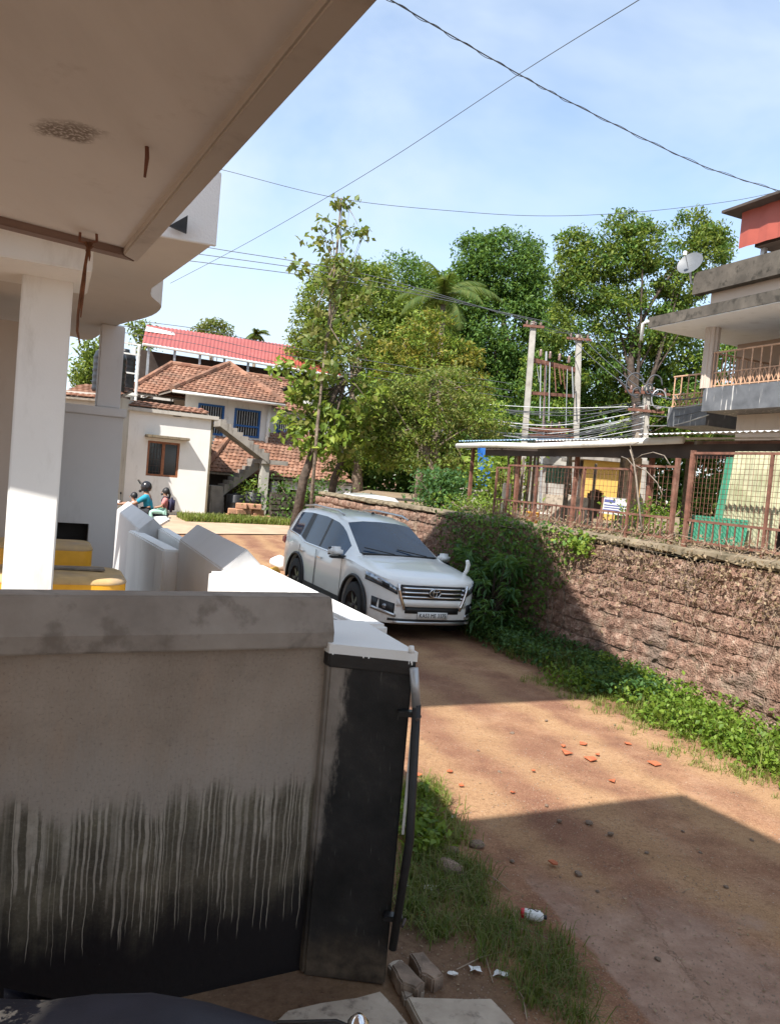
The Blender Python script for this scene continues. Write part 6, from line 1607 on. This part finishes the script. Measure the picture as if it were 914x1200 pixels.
tree('leaning_tree', 'leaning dark trunked tree with bright broad leaves beside the rubble wall', (347, 585), [(356, 560), (371, 520), (384, 480), (396, 455), (408, 440)], 24.5,
     [(360, 450, 28, 22), (345, 490, 20, 18), (395, 480, 30, 22), (365, 515, 22, 16), (400, 520, 30, 22), (330, 430, 10, 12), (425, 470, 26, 30)], 'leaf_bright', 'dark_bark', r0_=.17, seed=10, leaf=.26, cr_=.4, per=16, dens=.75, asp=.6, limbs=14, mats2='leaf_sparse')
tree('forked_tree', 'second leaning tree with a crooked trunk behind the far car', (383, 583), [(392, 560), (403, 535), (418, 512), (432, 490)], 26,
     [(420, 500, 30, 26), (450, 520, 30, 26), (400, 545, 20, 12), (465, 480, 24, 26)], 'leaf_bright', 'dark_bark', r0_=.16, seed=11, leaf=.2, cr_=.42, per=22, dens=.8, asp=.5, limbs=16, mats2='leaf_sparse')
tree('slender_tree', 'tall slender young tree with sparse large leaves against the sky', (366, 580), [(372, 500), (378, 440), (385, 380), (393, 310), (400, 232)], 24,
     [(402, 238, 12, 8), (388, 262, 20, 12), (412, 280, 22, 16), (372, 285, 18, 12), (396, 310, 34, 16), (350, 312, 14, 10), (420, 345, 22, 20), (378, 345, 26, 20), (400, 385, 32, 24), (362, 380, 16, 20), (385, 425, 34, 20)], 'leaf_sparse', 'bark', r0_=.06, seed=12, leaf=.25, cr_=.36, per=11, dens=.34, asp=.62, limbs=26, shell=.2)
for k, (x, y, rx, ry, Y, l) in enumerate(((247, 386, 22, 10, 62, 'rounded tree top peeping over the red sheet roof'), (104, 430, 14, 36, 44, 'green tree seen between the neighbour columns'), (165, 386, 10, 12, 50, 'small tree top at the left end of the red roof'))):
    tree('far_tree', l, (x, 600), [(x, 520), (x, y + 5)], Y, [(x, y, rx, ry), (x + 6, y + 14, rx, ry)], 'leaf_mango' if k else 'leaf_sparse', r0_=.25, seed=30 + k, leaf=.3, cr_=.7, per=50, limbs=5)
def hedge():
    rng = np.random.default_rng(44); cl = []
    for x in np.arange(335, 900, 15):
        for y in (480, 500, 520, 540, 560, 580, 598): cl.append(npv(aty(x + rng.uniform(-8, 8), y + rng.uniform(-10, 10), 44 + rng.uniform(-2, 3))))
    V, Fi = leaf_cloud(np.array(cl), 230, 1.3, .36, rng)
    top(link('undergrowth', arr_mesh('undergrowth', V, Fi), 'leaf_deep'), 'dark tangled undergrowth below the great trees', 'undergrowth', kind='stuff')
hedge()
def palm(label, cx, cy, Y, rpx, seed, bpx=600, n=17):
    rng = random.Random(seed); c = aty(cx, cy, Y); b = aty(cx - 12, bpx, Y); g = gz(b.x, b.y); root = thing('coconut_palm', label, 'tree', (b.x, b.y, g))
    MB().tube([(b.x, b.y, g - .2), (b.x + (c.x - b.x) * .6, Y, g + (c.z - g) * .5), c], [.2, .16, .13], 10).build('trunk', 'bark', root, smooth=True)
    Rm = rpx * Y / F_PX
    for k in range(n):
        a = 2 * math.pi * k / n + rng.uniform(-.2, .2); el = rng.uniform(-.25, 1.15); L = Rm * rng.uniform(.95, 1.25)
        d = Vector((math.cos(a), math.sin(a), 0)); P_ = [c]
        m = 12; e = el
        for i in range(m): P_.append(P_[-1] + (d * math.cos(e) + UP * math.sin(e)) * (L / m)); e -= (1.35 + rng.uniform(-.2, .2)) / m * 1.15
        fr = MB().tube(P_, list(np.linspace(.035, .008, m + 1)), 5).build('frond', 'palm_leaf', root, smooth=True)
        mb = MB()
        for i in range(1, m * 4):
            u = i / (m * 4); j = min(int(u * m), m - 1); p = P_[j].lerp(P_[j + 1], u * m - j); t = (P_[j + 1] - P_[j]).normalized(); sd = t.cross(UP).normalized(); l = L * .26 * math.sin(math.pi * min(u * .86 + .14, 1)) + .05
            for s in (-1, 1):
                q = p + (sd * s * .75 + t * .5 - UP * (.55 + rng.uniform(-.1, .15))) * l; w = t * .035
                mb.add([p - w, p + w, q], [(0, 1, 2)])
        o = mb.build('leaflets', 'palm_leaf', fr, fixn=False); o['kind'] = 'stuff'
    for k in range(6):
        a = k * 1.05; MB().lathe([(0, -.16), (.1, -.1), (.13, 0), (.1, .1), (0, .15)], c + Vector((.22 * math.cos(a), .22 * math.sin(a), -.25)), 10).build('coconut', 'leaf_mango', root, smooth=True)
palm('coconut palm with drooping pale fronds among the great trees', 520, 348, 37, 62, 2)
palm('small distant coconut palm beyond the end of the red roof', 300, 392, 64, 16, 5, n=11)

# ---------------------------------------------------------------- plants along the wall
def bush():
    rng = np.random.default_rng(5); b = wall_pt(5.1, -.5, 0)
    root = thing('mango_sapling_bush', 'dark glossy long leaved bush growing against the wall beside the white vehicle', 'bush', b)
    st = MB(); cl = []
    for k in range(62):
        s = rng.uniform(4.4, 6.4); h = rng.uniform(.2, 1.35); o = -rng.uniform(.25, 1.05) * (1.25 - .4 * h); p = wall_pt(s, o, h); cl.append(npv(p)); st.tube([b + Vector((rng.uniform(-.15, .15), rng.uniform(-.15, .15), 0)), b.lerp(p, .5) + UP * .15, p], [.01, .008, .005], 5)
    st.build('stems', 'dark_bark', root, fixn=False)['kind'] = 'stuff'
    P_ = []; 
    C_ = np.array(cl); n = 22; V_ = []; Fs = []
    for c in C_:                                                    # whorls of long hanging leaves
        a = rng.uniform(0, 6.28, n); e = rng.uniform(-.9, .5, n); d = np.stack([np.cos(a) * np.cos(e), np.sin(a) * np.cos(e), np.sin(e)], 1)
        L = rng.uniform(.13, .24, n)[:, None]; w = unit(np.cross(d, np.array([0, 0, 1.]))); p = c + rng.normal(0, .05, (n, 3))
        m = p + d * L * .5 + np.array([0, 0, .01]); t = p + d * L - np.array([0, 0, .05])
        V = np.stack([p, m + w * L * .13, t, m - w * L * .13], 1).reshape(-1, 3); i = np.arange(n)[:, None] * 4
        V_.append((V, np.concatenate([i + [[0, 1, 2]], i + [[0, 2, 3]]])))
    o = link('leaves', arr_mesh('leaves', *merge(V_)), 'leaf_shrub', root); o['kind'] = 'stuff'
bush()
def creeper():
    rng = np.random.default_rng(6); n = 3600; s = rng.normal(5.4, 1.3, n); h = rng.uniform(.2, 1.95, n); keep = (s > 3.2) & (s < 8) & (h > 1.95 - (s - 3.1) * 1.3)
    s, h = s[keep], h[keep]; P = np.array([npv(wall_pt(a, -.06 - abs(rng.normal(0, .12)), b)) for a, b in zip(s, h)])
    V, Fi = leaves(P, .075, asp=.7, droop=.5, rng=rng)
    root = thing('wall_creeper', 'dense leafy creeper covering the shaded stretch of the laterite wall', 'creeper', wall_pt(4.5, 0, 0))
    o = link('leaves', arr_mesh('creeper', V, Fi), 'leaf_deep', root); o['kind'] = 'stuff'
    mb = MB()
    for k in range(40):
        q = rng.uniform(3.9, 7.5); pts = [wall_pt(q, -.03, .1)]; z = .1
        while z < 1.8: z += .22; q += rng.normal(0, .12); pts.append(wall_pt(q, -.05, z))
        mb.tube(pts, .006, 4, False)
    mb.build('stems', 'bark', root, fixn=False)['kind'] = 'stuff'
    # sunlit yellow green sprig hanging over the coping
    n = 260; P = np.array([npv(wall_pt(3.2 + abs(rng.normal(0, .4)), -.1 - abs(rng.normal(0, .06)), 1.72 + rng.normal(0, .1))) for _ in range(n)])
    V, Fi = leaves(P, .07, asp=.7, rng=rng); sp = thing('creeper_sprig', 'sunlit yellow green creeper sprig hanging over the wall coping', 'creeper', wall_pt(3.4, -.1, 1.5)); link('leaves', arr_mesh('sprig', V, Fi), 'leaf_bright', sp)['kind'] = 'stuff'
creeper()
def dry_vines():
    rng = np.random.default_rng(16); mb = MB()
    for k in range(110):                                            # bare dead stems hanging over the wall
        s = rng.uniform(-3, 7.5); p = [wall_pt(s, .1, 1.9 + rng.uniform(0, .25)), wall_pt(s + rng.normal(0, .08), -.07, 1.86)]; z = 1.86; L = rng.uniform(.15, 1.0) * (1.5 if rng.uniform() < .2 else .8)
        while 1.86 - z < L: z -= rng.uniform(.06, .14); s += rng.normal(0, .05); p.append(wall_pt(s, -.05 - abs(rng.normal(0, .02)), z))
        mb.tube(p, rng.uniform(.0014, .003), 4, False)
    for k in range(240):                                            # tangle standing in the mesh
        s = rng.uniform(-3, 7.5); p = [wall_pt(s, .15 + rng.uniform(0, .2), 1.86)]
        for i in range(6): p.append(p[-1] + LN * rng.normal(0, .07) + LR * rng.normal(0, .04) + UP * rng.uniform(-.02, .07))
        mb.tube(p, rng.uniform(.0015, .0035), 4, False)
    root = thing('dry_vines', 'tangle of dry brown vines along the wall top and fence foot', 'vines', wall_pt(2, 0, 1.8))
    mb.build('stems', 'dry_stem', root, fixn=False)['kind'] = 'stuff'
    P = np.array([npv(wall_pt(rng.uniform(-3, 7.5), -.075 - abs(rng.normal(0, .02)), 1.86 - abs(rng.normal(0, .42)))) for _ in range(3600)] + [npv(wall_pt(rng.uniform(-3, 7.5), rng.uniform(.05, .4), 1.9 + abs(rng.normal(0, .08)))) for _ in range(1600)])
    V, Fi = leaves(P, .045, asp=.6, rng=rng); link('dead_leaves', arr_mesh('dead', V, Fi), 'dry_leaf', root)['kind'] = 'stuff'
    # thick grey vine trunk climbing the fence by the gutter end
    q = lambda x, y: onp(x, y, wall_pt(0, .12, 0), LR)
    vt = thing('grey_vine', 'thick grey woody vine climbing the fence to the gutter end', 'vine', q(752, 610))
    MB().tube([q(752, 622), q(748, 590), q(745, 560), q(742, 540), q(738, 527)], [.016, .014, .014, .012, .01], 7).build('stem', 'wood_grey', vt, smooth=True)
    for pts in (((742, 540), (752, 533), (765, 530), (778, 534), (785, 545)), ((745, 550), (735, 538), (728, 535)), ((744, 545), (757, 552), (770, 566), (776, 580)), ((742, 535), (738, 522), (748, 518))): MB().tube([q(*p) for p in pts], .007, 5).build('branch', 'wood_grey', vt, smooth=True)
plain('dry_stem', (.34, .26, .19), .9, 0, .3, 20, .2)
dry_vines()
def weeds():
    rng = np.random.default_rng(9)
    # broad-leaved weeds at the foot of the sunlit wall
    P = []
    n = 1050
    for k in range(n):
        s = rng.uniform(-3.0, 2.6); o = -abs(rng.beta(1.5, 2.0)) * 1.2 - .03; h = rng.uniform(.10, .42) * (1 - abs(o + .35) * .5)
        if math.sin(s * 2.7 + 1.2) * math.sin(s * 1.1 + o * 6) + rng.normal(0, .35) < -.35: continue
        c = npv(wall_pt(s, o, 0)); m = int(rng.integers(14, 26))
        q = c + np.stack([rng.normal(0, .06, m), rng.normal(0, .06, m), rng.uniform(.15, 1, m) * max(h, .06)], 1); P.append(q)
    V, Fi = leaves(np.concatenate(P), .062, asp=.62, upb=.8, rng=rng)
    root = thing('weed_bed', 'bright green broad leaved weeds along the foot of the sunlit wall', 'weeds', wall_pt(0, -.5, 0)); root['kind'] = 'stuff'
    link('leaves', arr_mesh('weeds', V, Fi), 'leaf_weed', root)['kind'] = 'stuff'
    def grass(label, pts, h, mat, w=.006, lean=.6, cat='grass'):
        V, Fi = blades(pts, h, w, lean, rng); top(link('grass', arr_mesh('grass', V, Fi), mat), label, cat, kind='stuff')
    def strip(n, s0, s1, o0, o1):
        out = []
        while len(out) < n:
            s = rng.uniform(s0, s1); u = rng.uniform(); o = o0 + (o1 - o0) * u
            f = math.sin(s * 3.1 + 1) * math.sin(s * 7.3 + o * 5) * .3 + math.sin(o * 9 + s * 2) * .2
            if u < .08 + rng.uniform(0, .5) + f * .5: continue
            for _ in range(int(rng.integers(3, 14))): out.append(npv(wall_pt(s + rng.normal(0, .03), o + rng.normal(0, .03), 0)))
        return np.array(out)
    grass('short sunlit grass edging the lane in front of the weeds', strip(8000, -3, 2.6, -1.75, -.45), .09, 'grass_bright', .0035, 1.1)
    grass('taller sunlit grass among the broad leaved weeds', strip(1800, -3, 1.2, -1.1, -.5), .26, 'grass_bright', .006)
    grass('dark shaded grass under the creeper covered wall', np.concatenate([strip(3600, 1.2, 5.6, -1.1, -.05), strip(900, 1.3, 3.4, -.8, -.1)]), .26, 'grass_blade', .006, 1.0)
    P = []
    for k in range(620):
        s = rng.uniform(1.2, 5.6); o = -rng.uniform(.05, 1.0)
        if math.sin(s * 3.3) * math.sin(s * 1.7 + o * 7) + rng.normal(0, .35) < -.2: continue
        c = npv(wall_pt(s, o, 0)); m = 16; P.append(c + np.stack([rng.normal(0, .07, m), rng.normal(0, .07, m), rng.uniform(.05, .32, m)], 1))
    V, Fi = leaves(np.concatenate(P), .06, asp=.6, upb=.6, rng=rng); top(link('ground_cover', arr_mesh('gc', V, Fi), 'leaf_shrub'), 'shaded leafy ground cover between bush and wall foot', 'plants', kind='stuff')
    # grass verge between pillar and lane, clumped
    def poly(px, n, clump=0):
        pts = [atz(x, y) for x, y in px]; xs = [p.x for p in pts]; ys = [p.y for p in pts]; out = []
        def ins(x, y):
            c = False; j = len(pts) - 1
            for i in range(len(pts)):
                if (ys[i] > y) != (ys[j] > y) and x < (xs[j] - xs[i]) * (y - ys[i]) / (ys[j] - ys[i] + 1e-12) + xs[i]: c = not c
                j = i
            return c
        cent = []
        while len(out) < n:
            x, y = rng.uniform(min(xs), max(xs)), rng.uniform(min(ys), max(ys))
            if ins(x, y):
                if clump:
                    m = min(clump, n - len(out)); a = rng.normal(0, .045, (m, 2))
                    for q in a: out.append((x + q[0], y + q[1], 0))
                else: out.append((x, y, 0))
        return np.array(out)
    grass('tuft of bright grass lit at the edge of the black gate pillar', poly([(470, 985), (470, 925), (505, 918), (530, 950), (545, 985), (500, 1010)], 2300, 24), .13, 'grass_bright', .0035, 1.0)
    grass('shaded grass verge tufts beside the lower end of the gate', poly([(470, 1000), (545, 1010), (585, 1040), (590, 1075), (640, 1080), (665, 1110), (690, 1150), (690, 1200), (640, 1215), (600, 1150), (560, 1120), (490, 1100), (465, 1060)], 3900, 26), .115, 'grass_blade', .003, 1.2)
    P = poly([(470, 1010), (470, 940), (500, 935), (520, 990), (510, 1010)], 90); L_ = np.concatenate([p + np.stack([rng.normal(0, .03, 7), rng.normal(0, .03, 7), rng.uniform(.03, .14, 7)], 1) for p in P])
    V, Fi = leaves(L_, .06, asp=.6, upb=.8, rng=rng); top(link('verge_weeds', arr_mesh('vw', V, Fi), 'leaf_weed'), 'small broad leaved weeds behind the gate stile', 'weeds', kind='stuff')
    # far verges
    def fstrip(n, s0, s1, d0, d1):
        out = []
        for _ in range(n): p = fq(rng.uniform(s0, s1), rng.uniform(d0, d1), 0); out.append((p.x, p.y, gz(p.x, p.y)))
        return np.array(out)
    grass('sunlit grass verge along the far road below the annex', fstrip(9000, -1.2, 4.2, -2.2, -.75), .26, 'grass_bright', .016)
    V0 = []
    for _ in range(6500):
        p = lane(rng.uniform(9.5, 16), rng.uniform(.3, 2.0)); V0.append((p.x, p.y, gz(p.x, p.y)))
    grass('bright grass patch beside the rear of the white vehicle', np.array(V0), .22, 'grass_bright', .012)
    # green shrub behind the fence, yard greenery
    def shrub(label, px, py, Y, rx, h, n, mat, size=.09, z0=YARD):
        c = aty(px, py, Y); sh = thing('yard_shrub', label, 'shrub', (c.x, c.y, z0)); P = np.stack([rng.normal(c.x, rx * .5, n), rng.normal(Y, rx * .4, n), z0 + np.abs(rng.beta(1.6, 1.6, n)) * h], 1)
        V, Fi = leaves(P, size, asp=.55, rng=rng); link('leaves', arr_mesh('s', V, Fi), mat, sh)['kind'] = 'stuff'
        mb = MB()
        for k in range(7): mb.tube([(c.x, Y, z0), tuple(P[rng.integers(0, n)])], .012, 5)
        mb.build('stems', 'bark', sh, fixn=False)['kind'] = 'stuff'
    shrub('bright leafy shrub behind the fence near the gate posts', 757, 612, 11.3, .55, .75, 900, 'leaf_weed', .06)
    shrub('dark round shrub on the yard edge beside the fence end', 520, 575, 19.5, .75, 1.1, 2200, 'leaf_shrub', .12)
    shrub('light green weeds growing at the left end of the fence', 560, 590, 17, .9, .5, 1200, 'leaf_weed', .07)
    shrub('broad bright leaves between the fence and the blue tarpaulin', 580, 560, 21, .9, 1.7, 1300, 'leaf_bright', .16)
    shrub('pale shrub below the stairs of the annex', 293, 575, 28.6, .5, 1.6, 500, 'leaf_bright', .12, .4)
    shrub('low tangled shrubs along the top of the rubble wall', 360, 575, 28.2, 1.8, 1.9, 1800, 'leaf_deep', .14, .4)
weeds()

# ================================================================ litter and stones on the ground
def rockmesh(seed, flat=.6):
    bm = bmesh.new(); bmesh.ops.create_icosphere(bm, subdivisions=2, radius=1); rg = random.Random(seed)
    off = [Vector((rg.uniform(-1, 1), rg.uniform(-1, 1), rg.uniform(-1, 1))).normalized() for _ in range(6)]
    for v in bm.verts:
        for o in off:
            d = v.co.dot(o)
            if d > .62: v.co -= o * (d - .62) * .8
        v.co *= rg.uniform(.93, 1.05); v.co.z *= flat
    me = bpy.data.meshes.new('rock'); bm.to_mesh(me); bm.free(); smooth_mesh(me); return me
def litter():
    rng = random.Random(21); rocks = []
    for k in range(5): me = rockmesh(k); me.materials.append(M['stone_mud']); rocks.append(me)
    def rock(px, py, r_, label, group=None, z=.3):
        p = atz(px, py); o = bpy.data.objects.new('stone', rng.choice(rocks)); COL.objects.link(o); o.location = (p.x, p.y, r_ * z); o.scale = (r_, r_ * rng.uniform(.7, 1.1), r_ * rng.uniform(.7, 1)); o.rotation_euler = (0, 0, rng.uniform(0, 6)); return top(o, label, 'stone', group)
    rock(527, 1022, .105, 'large rounded muddy stone in the grass verge'); rock(558, 992, .055, 'smaller pale stone just above the large muddy stone')
    rock(528, 1000, .06, 'flat dark stone leaning on the large muddy stone')
    for px, py in ((505, 1000), (485, 1045), (570, 1060), (585, 1068), (540, 1035), (512, 1045)): rock(px, py, rng.uniform(.018, .032), 'pebble half hidden in the grass verge', 'pebbles in the verge')
    for px, py, r_ in ((715, 978, .028), (690, 965, .03), (677, 1025, .03), (600, 1010, .02), (770, 1125, .022), (655, 963, .025), (800, 975, .018), (757, 1000, .018), (820, 1000, .018), (880, 985, .02), (640, 945, .02), (585, 905, .02), (560, 880, .016), (700, 1045, .015), (600, 860, .03), (640, 845, .02), (720, 850, .02), (850, 1040, .02)):
        rock(px, py, r_, 'small dark stone lying on the dirt lane', 'stones on the lane')
    # slab fragments by the pillar
    def slab(px, z, label, th=.06, mat='slab_concrete', dz=.0):
        pts = [atz(x, y, z) for x, y in px]; c = sum(pts, Vector()) / len(pts)
        out = []
        for i in range(len(pts)):
            a, b = pts[i], pts[(i + 1) % len(pts)]
            for u in (0, .35, .7): q = a.lerp(b, u); out.append(q + Vector((rng.uniform(-.012, .012), rng.uniform(-.012, .012), 0)))
        return top(MB().prism([p - UP * th for p in out], UP * th).build('concrete_slab', mat, bevel=.008), label, 'slab')
    slab([(300, 1225), (335, 1185), (448, 1160), (488, 1215)], .05, 'pale concrete paving slab touching the pillar foot')
    slab([(475, 1166), (575, 1170), (625, 1218), (505, 1222)], .055, 'whitish broken paving slab beside the gate, split by a gap')
    slab([(452, 1128), (470, 1122), (498, 1162), (476, 1170)], .04, 'narrow grey slab strip behind the two broken laterite pieces')
    slab([(458, 1130), (468, 1122), (500, 1150), (488, 1160), (470, 1152)], .075, 'brown broken laterite piece nearest the pillar foot', .08, 'stone_mud')
    slab([(482, 1116), (496, 1114), (520, 1140), (508, 1148), (494, 1140)], .07, 'brown broken laterite piece leaning behind the other', .08, 'stone_mud')
    slab([(592, 1118), (612, 1126), (606, 1140), (588, 1132)], .05, 'small pale laterite fragment beside the plastic bottle', .05, 'stone_mud') if 0 else None
    # terracotta shards
    for k, (px, py, r_) in enumerate(((664, 884, .085), (692, 891, .08), (766, 896, .075), (718, 917, .06), (683, 873, .05), (735, 873, .05), (660, 876, .035), (648, 1014, .04), (491, 910, .05), (527, 906, .035), (540, 922, .03), (700, 886, .035), (600, 930, .03), (625, 905, .025))):
        p = atz(px, py); a0 = rng.uniform(0, 6); n = rng.choice([3, 4, 5]); pts = []
        for j in range(n): a = a0 + 6.283 * j / n + rng.uniform(-.3, .3); pts.append((p.x + r_ * math.cos(a) * rng.uniform(.6, 1), p.y + r_ * math.sin(a) * rng.uniform(.6, 1), .008 + .012 * rng.random()))
        top(MB().prism(pts, (0, 0, .009)).build('tile_shard', 'terracotta_shard', bevel=.002), 'orange broken clay tile shard on the dirt lane', 'shard', 'tile shards on the lane')
    # dropped bottle
    b = atz(624, 1073, .03); bt = thing('plastic_bottle', 'small white plastic bottle with red end lying at the lane edge', 'bottle', (b.x, b.y, 0)); bt.rotation_euler = (0, 0, 0)
    ax = Vector((.98, -.18, 0)).normalized(); c = Vector((b.x, b.y, .033))
    MB().tube([c - ax * .05, c - ax * .045, c + ax * .04, c + ax * .052, c + ax * .06], [.024, .03, .03, .02, .014], 14).build('bottle_body', 'white_plastic', bt, smooth=True)
    MB().tube([c - ax * .068, c - ax * .049], [.026, .0305], 14).build('bottle_end', 'red_plastic', bt, smooth=True)
    sq = [c + ax * (.028 * math.cos(a)) + UP * (.031) + Vector((ax.y, -ax.x, 0)) * .009 * math.sin(2.3 * a) for a in np.linspace(0, 3.1, 12)]
    MB().tube(sq, .0022, 4).build('scribble', 'black_paint', bt)
    MB().tube([c + ax * .06, c + ax * .078], .012, 10).build('bottle_cap', 'black_plastic', bt, smooth=True)
    # paper and plastic scraps
    for k, (px, py, r_, m, l) in enumerate(((503, 1043, .035, 'white_plastic', 'crumpled white scrap in the grass by the large stone'), (493, 1075, .03, 'terracotta_shard', 'orange and white wrapper scrap low in the verge grass'), (557, 1140, .03, 'white_plastic', 'white paper scrap on the soil above the broken slab'), (586, 1145, .035, 'white_plastic', 'larger white crumpled paper beside the verge grass'), (530, 1145, .025, 'jute_white', 'cream flat scrap just above the whitish slab'), (530, 960, .03, 'jute_white', 'pale scrap at the top of the verge by the lit lane'), (476, 1040, .03, 'white_plastic', 'white scrap right behind the gate stile'))):
        p = atz(px, py); v = []
        for i in range(4):
            for j in range(4): v.append((p.x + (i / 3 - .5) * 2 * r_ + rng.uniform(-.3, .3) * r_, p.y + (j / 3 - .5) * 1.4 * r_ + rng.uniform(-.3, .3) * r_, .012 + rng.uniform(0, .5) * r_))
        top(MB().add(v, [(i * 4 + j, i * 4 + j + 1, (i + 1) * 4 + j + 1, (i + 1) * 4 + j) for i in range(3) for j in range(3)]).build('litter_scrap', m, fixn=False), l, 'litter')
    # twigs
    for k in range(9):
        p = atz(rng.uniform(520, 640), rng.uniform(1020, 1180)); a = rng.uniform(0, 3.1); L = rng.uniform(.08, .22); d = Vector((math.cos(a), math.sin(a), 0))
        top(MB().tube([p + UP * .01 - d * L, p + UP * .02 + Vector((.01, .01, 0)), p + UP * .008 + d * L], .003, 5).build('twig', 'dry_stem'), 'thin dry twig on the soil beside the verge grass', 'twig', 'twigs in the verge')
    # plastic bags by the vehicle's rear
    for (px, py, r_, m, l) in ((327, 664, .26, 'white_plastic', 'white plastic bag in the grass behind the white vehicle'), (322, 670, .18, 'yellow_plastic', 'yellow plastic bag tucked against the white bag'), (308, 668, .12, 'jute_white', 'pale bundle of rubbish beside the yellow bag')):
        p = lane(12.5, .75); q = atz(px, py, .12); me = rockmesh(int(px), .75); me.materials.append(M[m]); o = bpy.data.objects.new('rubbish_bag', me); COL.objects.link(o); o.location = (q.x, q.y, gz(q.x, q.y) + r_ * .55); o.scale = (r_, r_ * .8, r_); top(o, l, 'bag')
litter()
def leaf_litter():
    rng = np.random.default_rng(77); P = []
    for _ in range(900):
        x, y = rng.uniform(470, 914), rng.uniform(745, 1200); p = atz(x, y); P.append((p.x, p.y, .006))
    V, Fi = leaves(np.array(P), .022, asp=.5, droop=0, upb=2, rng=rng); V[:, 2] = np.abs(V[:, 2]) * .5 + .004
    top(link('leaf_litter', arr_mesh('ll', V, Fi), 'dry_leaf'), 'tiny dry leaves and chips scattered over the lane', 'leaf litter', kind='stuff')
    # gravel grains
    me_v = []; me_f = []; 
    t = np.array([[1, 0, 0], [-.5, .87, 0], [-.5, -.87, 0], [0, 0, 1.2]]); fi = np.array([[0, 1, 3], [1, 2, 3], [2, 0, 3]]); n = 3600
    P = np.array([npv(atz(rng.uniform(470, 914), rng.uniform(745, 1200) ** 1.0)) for _ in range(n)]); s = rng.uniform(.002, .007, n); a = rng.uniform(0, 6.28, n)
    c, si = np.cos(a), np.sin(a); V = np.stack([t[None, :, 0] * c[:, None] - t[None, :, 1] * si[:, None], t[None, :, 0] * si[:, None] + t[None, :, 1] * c[:, None], np.repeat(t[None, :, 2], n, 0)], 2) * s[:, None, None] + P[:, None, :]
    Fi = (fi[None] + (np.arange(n) * 4)[:, None, None]).reshape(-1, 3)
    top(link('gravel', arr_mesh('gv', V.reshape(-1, 3), Fi), 'stone_mud'), 'loose gravel grains strewn over the dirt lane', 'gravel', kind='stuff')
leaf_litter()
